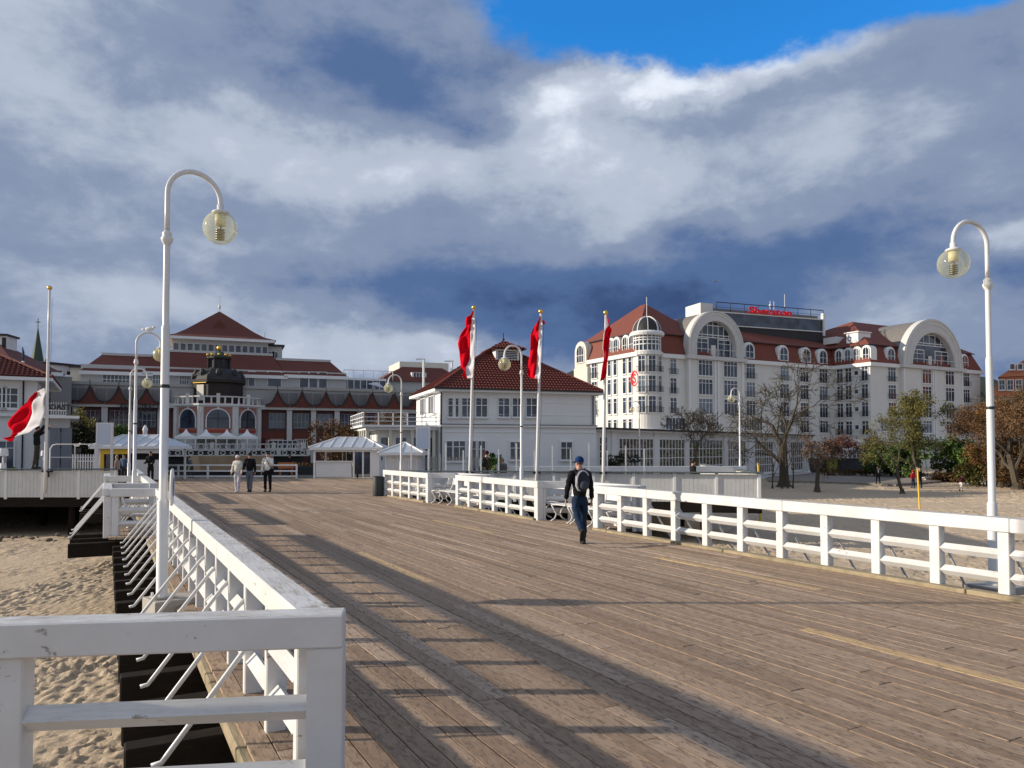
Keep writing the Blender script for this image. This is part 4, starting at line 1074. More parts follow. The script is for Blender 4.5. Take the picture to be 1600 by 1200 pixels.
# rooftop sign box
SA = PD(1119, 475, 142); SB = PD(1286, 482, 151)
sg = Fr(ht, (ht.matrix_basis.inverted() @ SA)[:2], math.atan2(SB.y - SA.y, SB.x - SA.x) - ANG); Ls = (Vector((SB.x - SA.x, SB.y - SA.y))).length
zA = SA.z + .45; zg1 = sg.z(1200, 493.5); zg0 = sg.z(1200, 513)
m_ = sg.mb(); m_.box(0, Ls, 0, 7, zg0 - 2.5, zg1); pb = m_.build('plant_room', M_SLATE, ht)
m_ = sg.mb(); m_.box(.3, Ls - .8, -.06, 0, zg0 + .1, zg1 - .15); m_.build('dark_glazing', M_GLASS, pb)
m_ = sg.mb(); m_.box(0, Ls + .1, -.25, -.0, zg1 - .1, zg1 + .12); m_.box(0, Ls + .1, -.25, 0, zg0 - .1, zg0 + .08); m_.box(Ls - .25, Ls + .2, -.3, .4, zg0 - .8, zg1 + 1.3); m_.box(-2.8, 0, 1.0, 6, zg1 - 1.5, zA - .2); m_.build('trim_band', M_HOTEL, pb)
m_ = sg.mb()
m_.box(0, Ls, -.1, 0, zA - .14, zA)
for k in range(9): x = Ls * k / 8; m_.box(x - .05, x + .05, -.09, -.01, zg1 + .12, zA - .14)
m_.box(0, Ls, -.06, -.02, (zg1 + zA) / 2 - .03, (zg1 + zA) / 2 + .03); m_.build('sign_railing', M_DARKM, pb)
m_ = sg.mb(); m_.box(.3, Ls - .3, 1.2, 6.5, zg1, zg1 + .95); m_.build('rooftop_plant', M_GREYP, pb)
tm = text_mesh('Sheraton', 1.75, .12, M_REDSIGN, 'red_roof_lettering', bold=.045, spacing=1.0)
o = link('red_roof_lettering', tm, pb); Mx = sg.M @ Matrix.Translation((sg.u(1204), -.35, zg1 + .22)); o.location = Mx.translation; o.rotation_euler = (R(90), 0, sg.ang)
xs_ = [v.co.x for v in tm.vertices]; o.scale.x = (sg.u(1238) - sg.u(1171)) / (max(xs_) - min(xs_))
m_ = sg.mb()
for px, h in ((1239, 1.9), (1216, .9), (1222, .9)): m_.tube([(sg.u(px), 2, zA - .2), (sg.u(px), 2, zA + h * 1.6)], .05, 5)
m_.ell((sg.u(1216), 2, zA + .5), (.25, .25, .35), 8, 6); m_.build('antennas', M_TRIM, pb)
# round red emblem on the flank
uu, zz = fl.uz(993, 591.5)
m_ = MB(); n = 28
for i in range(n):
    a0_, a1_ = 2 * math.pi * i / n, 2 * math.pi * (i + 1) / n
    m_.add([(r_ * math.cos(a), y, r_ * 1.25 * math.sin(a)) for y in (-.25, -.05) for (a, r_) in ((a0_, 1.05), (a1_, 1.05), (a1_, .84), (a0_, .84))], [(0, 3, 2, 1), (0, 1, 5, 4), (2, 3, 7, 6), (4, 5, 6, 7)])
em = m_.build('red_emblem', M_REDSIGN, ht); em.location = (fl.M @ Vector((uu, 0, zz))); em.rotation_euler.z = fl.ang
tm = text_mesh('S', 2.2, .1, M_REDSIGN, 'emblem_letter', bold=.06); o = link('emblem_letter', tm, em, (0, -.15, -.75)); o.rotation_euler = (R(90), 0, 0)
# ground floor shopfront at the right
m_ = fr1.mb(); m_.box(0, Lr, -2.2, 0, 2.9, 3.3); m_.box(-8, 0, -.5, 0, 2.9, 3.3); m_.build('canopy', M_TRIM, ht)
for px in (1302, 1317, 1330, 1358, 1380): window(fr1, fr1.u(px), ZG + .3, 2.0, 3.4, 2, 1, top=.75, fw=.14, name='shop_window', sill=False)
m_ = fr1.mb()
for px in (1293, 1309, 1339, 1369): x = fr1.u(px); m_.box(x - .2, x + .2, -2.0, -1.6, ZG, 2.9)
m_.build('canopy_post', M_TRIM, ht)
m_ = fr1.mb(); x, z_ = fr1.uz(1339, 703); m_.box(x - 1, x + 1, -2.35, -2.25, z_ - .4, z_ + .4); m_.build('sign_plate', M_FLAGW, ht)

# ---------------------------------------------------------------- orange roofed house at the right edge
og = building('orange_roofed_house', 'sunlit house with steep orange mansard roof behind the brown trees at the right edge', 'house', 1553, 150, ang=R(-33))
f = Fr(og, (0, 0), 0); ze = f.z(1575, 619); z2 = f.z(1575, 588); z3 = f.z(1640, 520)
m_ = f.mb(); m_.box(0, 26, 0, 22, -2.2, ze); m_.build('wall', plain('ochre_plaster', (.55, .47, .33), .85, .1), og)
m_ = f.mb(); m_.frust((-.5, 26.5, -.5, 22.5), ze, (1.2, 24.8, 1.2, 20.8), z2, top=False); m_.frust((.9, 25.1, .9, 21.1), z2, (11, 15, 9, 13), z3); rf = m_.build('roof', M_ROOFO, og)
for px in (1566.5, 1579.5, 1593): window(f, f.u(px), f.z(px, 609), .9, f.z(px, 594) - f.z(px, 609), 2, 2, w=.15, fw=.13, arch=False)
for px in (1583.5, 1596): window(f, f.u(px), f.z(px, 577, -1.5), .7, 1.0, 1, 1, w=-1.3, fw=.14)
for k in range(6): window(f, 2.2 + k * 3.2, ze - 3.2, 1.4, 2.0, 2, 2, fw=.15)

# ---------------------------------------------------------------- spa house with the domed rotunda
sp = building('spa_house', 'long pale spa house with red roofs, swag gables and a dark domed rotunda', 'spa house', 400, 95, ang=R(21))
f = Fr(sp, (0, 0), 0)
Z = lambda px, py, w=0.0: f.z(px, py, w)
ul, ur = f.u(60), f.u(700)
zA0 = -.1; zb1 = Z(400, 633); zpar0 = Z(400, 634); zpar1 = Z(400, 602.5)
M_SASHD = plain('dim_sash', (.22, .24, .27), .6, .08)
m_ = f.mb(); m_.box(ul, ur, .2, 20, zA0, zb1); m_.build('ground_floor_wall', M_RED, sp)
m_ = f.mb(); m_.box(ul, ur, 1.0, 20, zb1, zpar1); m_.box(ul, ur, .8, 1.0, zpar1 - .35, zpar1 + .03); m_.build('parapet', plain('parapet_render', (.36, .355, .34), .85, .1), sp)
BAY = f.u(471) - f.u(433)
k0 = int((ul - f.u(433)) / BAY); k1 = int((ur - f.u(433)) / BAY)
m_ = MB(); n = 8; Hh = BAY / 2 * .97; zp = zpar0 + .1; zt_ = Z(471, 612) - zp
pts = [(-Hh, -.25), (-Hh, 0)] + [(-Hh * (1 - i / n), zt_ * (i / n) ** 2.5) for i in range(1, n)] + [(0, zt_)] + [(Hh * i / n, zt_ * (1 - i / n) ** 2.5) for i in range(1, n)] + [(Hh, 0), (Hh, -.25)]
m_.prism(pts, -.75, 1.0); gme = m_.mesh('swag_gable', M_ROOFD)
m_ = MB(); prev = pts[1:-1]
for a, b in zip(prev[:-1], prev[1:]): m_.bar((a[0], -.78, a[1] + .03), (b[0], -.78, b[1] + .03), .12, .16)
m_.tube([(0, -.7, zt_ - .1), (0, -.7, zt_ + .75)], .05, 5); rme = m_.mesh('gable_edge', M_SLATE)
m_ = MB(); m_.box(-BAY * .36, -.08, .9, .99, .35, zpar1 - zpar0 - .75); m_.box(.08, BAY * .36, .9, .99, .35, zpar1 - zpar0 - .75); pme = m_.mesh('parapet_panel', M_GREYP)
roto0, roto1 = f.u(262), f.u(415)
for k in range(k0, k1 + 1):
    uc = f.u(433) + k * BAY
    if roto0 < uc < roto1: continue
    o = link('swag_gable', gme, sp, (uc, 0, zp)); link('gable_edge', rme, o)
    link('parapet_panel', pme, sp, (uc + BAY / 2, 0, zpar0))
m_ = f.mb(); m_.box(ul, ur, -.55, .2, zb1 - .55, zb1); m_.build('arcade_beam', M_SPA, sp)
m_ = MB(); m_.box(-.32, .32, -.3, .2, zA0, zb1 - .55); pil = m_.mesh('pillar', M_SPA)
zw1 = Z(471, 640.5); zw0 = Z(471, 669)
for k in range(k0, k1 + 2):
    uc = f.u(433) + (k - .5) * BAY
    if not roto0 < uc < roto1: link('pillar', pil, sp, (uc, 0, 0))
    if not (roto0 < uc + BAY / 2 < roto1): window(f, uc + BAY / 2, zw0, BAY - 1.1, zw1 - zw0 - .5, 4, 1, w=-.18, top=.42, fw=.05, fmat=M_SASHD, sill=False)
m_ = f.mb(); m_.box(ul, ur, .05, .2, Z(471, 686), Z(471, 676)); m_.build('dark_band', M_ROOFD, sp)
for k in range(9, k1 + 1):
    pass
for k in (-1, 0, 1, 2, 3, 4): window(f, f.u(433) + k * BAY, Z(471, 700), BAY - 1.4, 1.1, 6, 1, w=-.18, fw=.06, sill=False)
# upper storeys, set back 5 m
w5 = -5.0
def zz(px, py): return f.z(px, py, w5)
def uu_(px): return f.u(px, w5)
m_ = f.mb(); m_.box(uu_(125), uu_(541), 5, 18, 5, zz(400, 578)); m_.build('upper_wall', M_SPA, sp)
m_ = f.mb(); m_.box(uu_(106), uu_(126), 6, 18, 5, zz(115, 573)); m_.build('cream_annex', M_WARMW, sp)
m_ = f.mb(); m_.box(uu_(104), uu_(128), 5.6, 18, zz(115, 573), zz(115, 573) + .35); m_.build('annex_roof', M_SLATE, sp)
def mroof(a, b, ta, tb, ye, yt, name='roof', dep=11, inset=3.2):
    m_ = f.mb(); ze_ = zz((a + b) / 2, ye); zt_ = f.z((a + b) / 2, yt, w5 - inset)
    m_.frust((uu_(a), uu_(b), 4.5, 4.5 + dep + 2 * inset), ze_, (f.u(ta, w5 - inset), f.u(tb, w5 - inset), 4.5 + inset, 4.5 + inset + dep), zt_)
    o = m_.build(name, M_ROOFD, sp)
    m_ = f.mb(); m_.box(uu_(a) - .2, uu_(b) + .2, 4.3, 5, ze_ - .45, ze_ - .02); m_.build('eaves', M_TRIM, o)
    m_ = f.mb(); m_.box(f.u(ta, w5 - inset), f.u(tb, w5 - inset), 4.4 + inset, 4.7 + inset, zt_ - .02, zt_ + .3); m_.build('roof_kerb', M_SPA, o)
    return o
mroof(125, 236, 158, 236, 581, 556); mroof(225, 446, 240, 425, 584, 553); mroof(445, 541, 430, 515, 587, 565.5)
# dormer bands
for a, b, y0_, y1_, n in ((160, 208, 580, 569, 9), (466, 512, 587.5, 578.5, 9)):
    fz = Fr(sp, (0, 6.4), 0); ua, ub = fz.u(a), fz.u(b); window(fz, (ua + ub) / 2, fz.z(a, y0_), ub - ua, 1.0, n, 1, fw=.12, sill=False)
    m_ = f.mb(); m_.box(ua - .2, ub + .2, 6.41, 9.5, fz.z(a, y0_) - .1, fz.z(a, y0_) + 1.15); m_.build('dormer_box', M_TRIM, sp)
fu = Fr(sp, (0, 5), 0)
for a, b, n in ((160, 202, 7), (238, 255, 4), (280, 294, 4), (388, 397, 1), (418, 438.5, 1), (468, 481, 1), (483, 495, 1), (498, 510, 1)):
    ua, ub = fu.u(a), fu.u(b); zb_ = fu.z((a + b) / 2, 607); window(fu, (ua + ub) / 2, zb_, ub - ua, 2.2, n, 1, fw=.08, top=None if n == 1 else .5)
# glazed belvedere and pyramid roof
w9 = -9.0; f9 = Fr(sp, (0, 9), 0); a_, b_ = f9.u(268), f9.u(418); zb_ = f9.z(345, 554); zt_ = f9.z(345, 539)
m_ = f.mb(); m_.box(a_, b_, 9, 18, zb_ - 3, zt_ + .5); m_.box(b_, b_ + 1.9, 9.6, 18, zb_ - 3, zt_ + .2); m_.build('belvedere', M_SPA, sp)
m_ = f.mb(); m_.box(b_ - .1, b_ + 2.2, 9.2, 18, zt_ + .2, zt_ + .45); m_.build('belvedere_side_roof', M_SLATE, sp)
for k in range(14):
    wv_ = (b_ - a_) / 14; window(f9, a_ + wv_ * (k + .5), zb_ + .1, wv_ - .22, zt_ - zb_ - .12, 1, 1, fw=.06, sill=False)
for px in (424, 429): window(Fr(sp, (0, 9.6), 0), f9.u(px), zb_ - .9, .75, 1.6, 1, 1, fw=.05, sill=False)
m_ = f.mb(); ov = 1.0; m_.box(a_ - ov, b_ + ov - .2, 9 - ov, 18 + ov, zt_ + .5, zt_ + .85); m_.build('belvedere_cornice', M_TRIM, sp)
m_ = f.mb(); cx_ = f.u(341, w9 - 4.5); za = f.z(341, 487, -13.5); z0_ = zt_ + .85
rings = [(1.0, 0), (.80, .10), (.62, .28), (.42, .52), (.20, .78), (.012, 1.0)]
for (k0_, h0), (k1_, h1) in zip(rings[:-1], rings[1:]):
    r = lambda k: (cx_ - (cx_ - a_ + ov) * k, cx_ + (b_ + ov - cx_) * k, 13.5 - 5.5 * k, 13.5 + 5.5 * k)
    m_.frust(r(k0_), z0_ + (za - z0_) * h0, r(k1_), z0_ + (za - z0_) * h1, top=(k1_ < .1))
pr = m_.build('pyramid_roof', M_ROOFD, sp)
m_ = f.mb(); m_.prism([(cx_ - .9, z0_ + 1.6), (cx_, z0_ + 2.9), (cx_ + .9, z0_ + 1.6)], 10.6, 13); m_.build('small_dormer', M_ROOFD, pr)
m_ = f.mb(); m_.tube([(cx_, 13.5, za - .1), (cx_, 13.5, za + 2.4)], .07, 6); m_.ell((cx_, 13.5, za + .7), (.2, .2, .35), 8, 6); m_.build('finial', M_TRIM, pr)
m_ = f.mb(); ux = f9.u(413); m_.tube([(ux, 10, zt_ + .5), (ux, 10, zt_ + 2.4)], .05, 5); m_.tube([(ux - .6, 10, zt_ + .5), (ux - .6, 10, zt_ + 1.4)], .04, 5); m_.ell((ux, 10, zt_ + 1.2), (.15, .15, .25), 6, 5); m_.build('antennas', M_TRIM, sp)
# flat glazed part and the roof beyond
m_ = f.mb(); m_.box(uu_(541), uu_(603), 5.5, 18, 5, zz(570, 594)); fg = m_.build('glazed_link', M_GLASS, sp)
m_ = f.mb(); m_.box(uu_(541), uu_(604), 5.3, 18, zz(570, 594), zz(570, 594) + .3)
for px in range(543, 604, 10): m_.box(uu_(px), uu_(px) + .1, 5.4, 5.5, 5, zz(570, 594))
m_.build('link_frame', M_TRIM, fg)
m_ = f.mb(); u6 = uu_(542)
for k in range(6): m_.tube([(u6 + k * 1.4, 8, zz(570, 594) + .3), (u6 + k * 1.4, 8, zz(570, 594) + 1.7)], .05, 5)
m_.box(u6, u6 + 7, 7.96, 8.04, zz(570, 594) + 1.6, zz(570, 594) + 1.7); m_.build('roof_terrace_rail', M_TRIM, fg)
# east block with cream attic
m_ = f.mb(); a_, b_ = f.u(590, -8), f.u(720, -8); zt_ = f.z(640, 596, -8); m_.box(a_ + .6, b_, 8.6, 22, 4, zt_); m_.build('east_wall', M_SPA, sp)
zr = f.z(640, 573, -10.5); m_ = f.mb(); m_.frust((a_, b_ + 1, 8, 24), zt_, (f.u(628, -11), b_ - 2, 11, 20), zr); eb = m_.build('roof', M_ROOFD, sp)
m_ = f.mb(); m_.box(f.u(614, -11) + 1, b_ - 1, 11.2, 19, zr - .8, f.z(640, 565, -11)); m_.build('attic', M_WARMW, eb)
m_ = f.mb(); ua, ub = f.u(643, -9), f.u(666, -9); m_.box(ua, ub, 9, 12, zt_ + .2, f.z(650, 582, -9)); m_.build('box_dormer', M_TRIM, eb)
window(Fr(sp, (0, 9), 0), (ua + ub) / 2, zt_ + .4, ub - ua - .5, 1.0, 4, 1, fw=.06, sill=False)
# ---- rotunda
rc = (f.u(341), 1.6); RR = (f.u(409) - f.u(272)) / 2
fro = []
zr0, zr1 = zA0, Z(341, 633)
m_ = f.mb(); T = Matrix.Translation((rc[0], rc[1], 0)); m_.lathe([(RR, zr0), (RR, zr1)], 8, T @ Matrix.Rotation(math.pi / 8, 4, 'Z')); rot_ = m_.build('rotunda', M_ROT, sp)
ap = RR * math.cos(math.pi / 8); side = 2 * RR * math.sin(math.pi / 8)
M_PINK = plain('pink_render', (.36, .17, .14), .85, .2, 2.0)
for k, a in enumerate((-90, -45, 0, 45, 90)):
    fk = Fr(sp, (rc[0] + ap * math.sin(R(a)), rc[1] - ap * math.cos(R(a))), R(a))
    ww = side * .66 if abs(a) < 60 else side * .5
    zbt, ztp = Z(341, 669.5), Z(341, 641)
    m_ = MB(); m_.M = fk.M; m_.box(-side * .40, side * .40, -.05, 0, zbt - .2, ztp + .75); m_.build('pink_field', M_PINK, rot_)
    m_ = MB(); m_.M = fk.M; m_.box(-side * .36, side * .36, -.14, -.05, Z(341, 677), zbt - .2); m_.build('spandrel', M_REDB, rot_)
    m_ = MB(); m_.M = fk.M
    for sx in (-1, 1): m_.box(sx * side * .5 - .28, sx * side * .5 + .28, -.28, .2, zr0, zr1)
    m_.box(-.13, .13, -.2, 0, ztp - .05, ztp + .85); m_.build('pilaster', M_ROT, rot_)
    o = window(fk, 0, zbt, ww, ztp - zbt, 2, 1, w=.08, top=.5, fw=.11, arch=True, sill=False, bars=M_SLATE, glass=M_GLASS)
m_ = f.mb(); m_.lathe([(RR, zr1 - .4), (RR + .5, zr1 - .2), (RR + .55, zr1), (RR, zr1 + .02)], 8, T @ Matrix.Rotation(math.pi / 8, 4, 'Z')); m_.build('rotunda_cornice', M_TRIM, rot_)
zb0 = zr1 + .02; zb2 = Z(341, 621)
m_ = f.mb(); m_.lathe([(RR + .35, zb2 - .15), (RR + .35, zb2), (RR + .1, zb2), (RR + .1, zb2 - .15)], 8, T @ Matrix.Rotation(math.pi / 8, 4, 'Z'))
for k in range(40):
    a = 2 * math.pi * k / 40; rr = ap / math.cos(((a + math.pi / 8) % (math.pi / 4)) - math.pi / 8) + .2
    big = k % 5 == 0; s_ = .2 if big else .09; x, y = rc[0] + rr * math.sin(a), rc[1] - rr * math.cos(a); m_.box(x - s_, x + s_, y - s_, y + s_, zb0, zb2 + (.3 if big else -.1))
m_.build('balustrade', M_ROT, rot_)
m_ = f.mb(); r8 = T @ Matrix.Rotation(math.pi / 8, 4, 'Z'); z_ = lambda y: Z(341, y)
DR = (f.u(385) - f.u(297)) / 2
m_.lathe([(DR * .95, zb0), (DR * .95, z_(600)), (DR * 1.06, z_(598)), (DR * 1.06, z_(594))], 8, r8); dr = m_.build('drum', M_BRN, rot_) if 'M_BRN' in globals() else m_.build('drum', plain('brown_stucco', (.030, .021, .020), .7, .2, 2), rot_)
m_ = f.mb(); m_.lathe([(DR * 1.0, z_(594)), (DR * .93, z_(588)), (DR * .82, z_(582)), (DR * .66, z_(577)), (DR * .44, z_(574.5)), (DR * .40, z_(573))], 8, r8)
for k in range(8):
    a = math.pi / 4 * k + math.pi / 8; x, y = rc[0] + DR * .98 * math.sin(a), rc[1] - DR * .98 * math.cos(a); m_.ell((x, y, z_(592)), (.22, .22, .45), 8, 6); m_.tube([(x, y, z_(594)), (x, y, z_(585))], .09, 5)
for k in range(8):
    a = math.pi / 4 * k; x, y = rc[0] + DR * .80 * math.sin(a), rc[1] - DR * .80 * math.cos(a); m_.ell((x, y, z_(583)), (.35, .35, .55), 8, 6)
m_.build('dome', M_SLATE, dr)
LR = DR * .44
m_ = f.mb(); m_.lathe([(LR * .86, z_(574)), (LR * .86, z_(560)), (LR * 1.1, z_(559)), (LR * 1.12, z_(556.5)), (LR * .9, z_(556))], 8, r8)
for k in range(8):
    a = math.pi / 4 * k + math.pi / 8; x, y = rc[0] + LR * .95 * math.sin(a), rc[1] - LR * .95 * math.cos(a); m_.tube([(x, y, z_(574)), (x, y, z_(560))], .14, 6)
ltn = m_.build('lantern', M_SLATE, dr)
m_ = f.mb(); m_.lathe([(LR * .75, z_(556)), (LR * .62, z_(551)), (LR * .3, z_(547)), (.12, z_(545.5)), (.1, z_(543.5))], 12, T); m_.build('crown_cap', M_COPPER, ltn)
m_ = f.mb(); m_.ell((rc[0], rc[1], z_(541.5)), (.30, .30, .34), 12, 8)
for k in range(10):
    a = 2 * math.pi * k / 10; m_.ell((rc[0] + LR * .95 * math.sin(a), rc[1] - LR * .95 * math.cos(a), z_(555) + .15), (.17, .17, .2), 8, 6)
m_.build('gilded_balls', M_GOLD, ltn)
m_ = f.mb(); fk = Fr(sp, (rc[0] - DR * .88 * math.sin(R(45)), rc[1] - DR * .88 * math.cos(R(45))), R(-45)); m_ = fk.mb(); m_.box(-DR * .33, DR * .33, -.25, .05, z_(599.5), z_(597.5)); m_.build('gilded_moulding', M_GOLD, dr)
m_ = fk.mb(); m_.box(-DR * .17, DR * .17, -.12, .0, zb0 + .5, z_(602)); m_.build('painted_sunlit_panel', M_WARMW, dr)  # cream colour stands in for sunlight on the drum's left face
# ---- terrace with double balustrade and canopies (stands in front, 8 m out)
tf = Fr(sp, (0, -9), 0); ta, tb = tf.u(150), tf.u(474)
tz = [tf.z(372, y) for y in (693, 701, 702.5, 710, 712)]
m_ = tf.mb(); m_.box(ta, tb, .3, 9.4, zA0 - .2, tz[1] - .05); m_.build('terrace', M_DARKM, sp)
m_ = tf.mb(); m_.box(ta, tb, -.12, .12, tz[0] - .12, tz[0]); m_.box(ta, tb, -.15, .3, tz[1] - .1, tz[1]); m_.box(ta, tb + .6, -1.1, -.86, tz[2] - .12, tz[2]); m_.box(ta, tb + .6, -1.15, .3, tz[3] - .2, tz[3] - .05)
w_ = 3.3; n = int((tb - ta) / w_)
for k in range(n + 1):
    x = tb - k * w_; m_.box(x - .22, x + .22, -.16, .16, tz[1], tz[0] + .12); m_.box(x - .22 + .5, x + .22 + .5, -1.15, -.82, tz[3] - .1, tz[2] + .05)
    for j in range(3):
        for (yy, za_, zb_, ox) in ((0, tz[1], tz[0] - .12, 0), (-1.0, tz[3] - .05, tz[2] - .12, .5)):
            xc = x - w_ * (.2 + .3 * j) + ox; r_ = (zb_ - za_) / 2; m_.lathe([(r_ * .62, -.06), (r_, -.06), (r_, .06), (r_ * .62, .06), (r_ * .62, -.06)], 10, Matrix.Translation((xc, yy, (za_ + zb_) / 2)) @ Matrix.Rotation(R(90), 4, 'X') @ Matrix.Diagonal((1.25, 1, 1, 1)))
m_.build('terrace_balustrade', M_SPA, sp)
cf = Fr(sp, (0, -6.5), 0)
m_ = cf.mb(); zc0, zc1, zc2 = cf.z(341, 686), cf.z(341, 682), cf.z(341, 670)
for px in (290, 322, 355, 387):
    uc = cf.u(px); hw = (cf.u(322) - cf.u(290)) / 2
    rg = [(1, 0), (.55, .22), (.22, .55), (.03, 1)]
    for (ka, ha), (kb, hb) in zip(rg[:-1], rg[1:]): m_.frust((uc - hw * ka, uc + hw * ka, 1.7 - 1.7 * ka, 1.7 + 1.7 * ka), zc1 + (zc2 - zc1) * ha, (uc - hw * kb, uc + hw * kb, 1.7 - 1.7 * kb, 1.7 + 1.7 * kb), zc1 + (zc2 - zc1) * hb, top=kb < .1)
m_.box(cf.u(274), cf.u(403), -.06, 0, zc0, zc1); cn = m_.build('canopy', M_TRIM, sp)
m_ = cf.mb()
for px in (275, 290, 306, 322, 338, 355, 371, 387, 402): m_.box(cf.u(px) - .06, cf.u(px) + .06, 0, .12, zA0, zc0)
m_.build('canopy_posts', M_TRIM, cn)
lf = Fr(sp, (0, -2.0), 0); la_, lb_ = lf.u(416), lf.u(470)
m_ = lf.mb(); m_.prism([(la_, zA0), (la_, lf.z(440, 687)), (la_ + (lb_ - la_) * .45, lf.z(440, 687)), (lb_, lf.z(460, 698)), (lb_, zA0)], 0, 1.9); m_.build('low_red_wing', M_PINK, sp)
window(lf, la_ + 2.0, lf.z(440, 700), 3.4, .9, 6, 1, fw=.06, sill=False)
# facade lettering (dark letters standing on the beam)
tm = text_mesh('RESTAURACJA', 1.15, .06, M_SLATE, 'facade_lettering', bold=.02, spacing=1.35)
o = link('facade_lettering', tm, sp); p = f.M @ Vector((f.u(222), -.85, Z(222, 637.5) - .3)); o.location = p; o.rotation_euler = (R(90), 0, 0)
xs_ = [v.co.x for v in tm.vertices]; o.scale.x = (f.u(254) - f.u(188)) / (max(xs_) - min(xs_))

# ---------------------------------------------------------------- left houses
lh = building('white_villa', 'white villa with red pantile roof at the left edge behind the raised flag', 'house', 57, 50, ang=ANG)
f = Fr(lh, (0, 0), 0); ze = f.z(30, 590.5); z1_ = f.z(20, 648); rz0 = 0
m_ = f.mb(); m_.box(-22, 0, 0, 9, -.1, ze); m_.build('wall', M_WHITEF, lh)
m_ = f.mb(); m_.box(-23, .9, -.9, 9.9, ze - .2, ze + .02); m_.box(-22, .25, -.25, 9.2, z1_ - .12, z1_ + .08); m_.box(-22, .06, -.06, 9.1, z1_ + .75, z1_ + .82); m_.build('eaves', M_TRIM, lh)
A_, B_, C_, D_ = (-23, -.9, ze + .02), (.9, -.9, ze + .02), (.9, 9.9, ze + .02), (-23, 9.9, ze + .02); R1_, R2_ = (-18, 4.5, ze + 2.6), (-4.3, 4.5, ze + 2.6)
m_ = f.mb(); m_.add([A_, B_, C_, D_, R1_, R2_], [(0, 1, 5, 4), (1, 2, 5), (2, 3, 4, 5), (3, 0, 4)]); rf = m_.build('roof', M_ROOFD, lh)
m_ = f.mb(); tiled(m_, (-11, -.9, ze + .02), B_, R2_, (-11, 4.5, ze + 2.6), pitch=.28); tiled(m_, B_, C_, (-4.3, 4.52, ze + 2.6), (-4.3, 4.5, ze + 2.6), pitch=.28); tag(m_.build('roof_tiles', M_TILE, rf), kind='stuff')
m_ = f.mb(); m_.tube([Vector(B_) + Vector((0, 0, .08)), Vector(R2_) + Vector((0, 0, .08))], .12, 6); m_.build('ridge_tiles', M_TILE, rf)
for a, b in ((-16, -1), (4, 14), (16, 27)):
    pass
window(f, f.u(15.5), f.z(15, 637), f.u(27) - f.u(4), f.z(15, 607) - f.z(15, 637), 2, 1, top=.68, fw=.09)
window(f, f.u(-5), f.z(15, 637), .9, f.z(15, 607) - f.z(15, 637), 1, 1, top=.68, fw=.09)
window(f, f.u(11), .2, f.u(23) - f.u(0), f.z(11, 690) - .2, 2, 1, top=.8, fw=.1)
m_ = f.mb()
for px in (36.5, 53): m_.tube([(f.u(36), -.08, .1), (f.u(36), -.08, ze - .2)], .05, 6)
m_.build('downpipe', M_DARKM, lh)
fsd = Fr(lh, (0, 0), R(90)); window(fsd, 1.6, f.z(15, 637) + .2, 1.2, 1.3, 2, 1, fw=.08); window(fsd, 3.4, f.z(15, 637) + .2, 1.2, 1.3, 2, 1, fw=.08)

bh = building('red_roofed_building', 'big red roofed building with a small roof lantern behind the villa, far left', 'building', -60, 78, ang=R(10))
f = Fr(bh, (0, 0), 0); zt_ = f.z(0, 528); a_ = f.u(42)
m_ = f.mb(); m_.box(-12, a_ - 1.5, 0, 12, -.1, f.z(0, 570)); m_.build('wall', M_WHITEF, bh)
m_ = f.mb(); ze = f.z(30, 570); m_.frust((-13, a_ - .8, -1, 13), ze, (-8, f.u(3, -6), 5, 7), zt_); m_.build('roof', M_ROOFD, bh)
m_ = f.mb(); u0_ = f.u(-3, -6); m_.box(u0_, f.u(15, -6), 5, 7.4, zt_ - 1.6, zt_ + .9); ln = m_.build('roof_lantern', M_WHITEF, bh)
m_ = f.mb(); m_.box(u0_ - .3, f.u(16, -6) + .1, 4.7, 7.7, zt_ + .9, zt_ + 1.1); m_.box(u0_ + .7, u0_ + 1.1, 4.95, 5, zt_ - .6, zt_ + .7); m_.build('lantern_roof', M_SLATE, ln)

ch = building('church_tower', 'dark green needle spire of a church above the pale tower at the far left', 'church', 56, 150, ang=R(20))
x0 = 0; zb_ = 2 + (698 - 573) * 150 / F_PX; zt_ = 2 + (698 - 510) * 150 / F_PX
m_ = MB(); m_.box(-2.4, 2.4, -2.4, 2.4, -.2, zb_); m_.build('tower', M_GREYP, ch)
m_ = MB(); m_.lathe([(1.45, zb_ - .4), (1.25, zb_ + .6), (.52, zb_ + (zt_ - zb_) * .62), (.04, zt_)], 8, Matrix.Rotation(math.pi / 8, 4, 'Z')); spi = m_.build('spire', M_COPPER, ch)
m_ = MB(); m_.tube([(0, 0, zt_ - .3), (0, 0, zt_ + 1.7)], .07, 5); m_.box(-.4, .4, -.05, .05, zt_ + .9, zt_ + 1.05)
for sx in (-1, 1): m_.tube([(sx * 1.9, -1.9, zb_ - 2), (sx * 1.9, -1.9, zb_ + .6), (sx * 1.9, -1.9, zb_ + 1.6)], [.5, .4, .02], 6)
m_.build('cross_and_pinnacles', M_SLATE, spi)

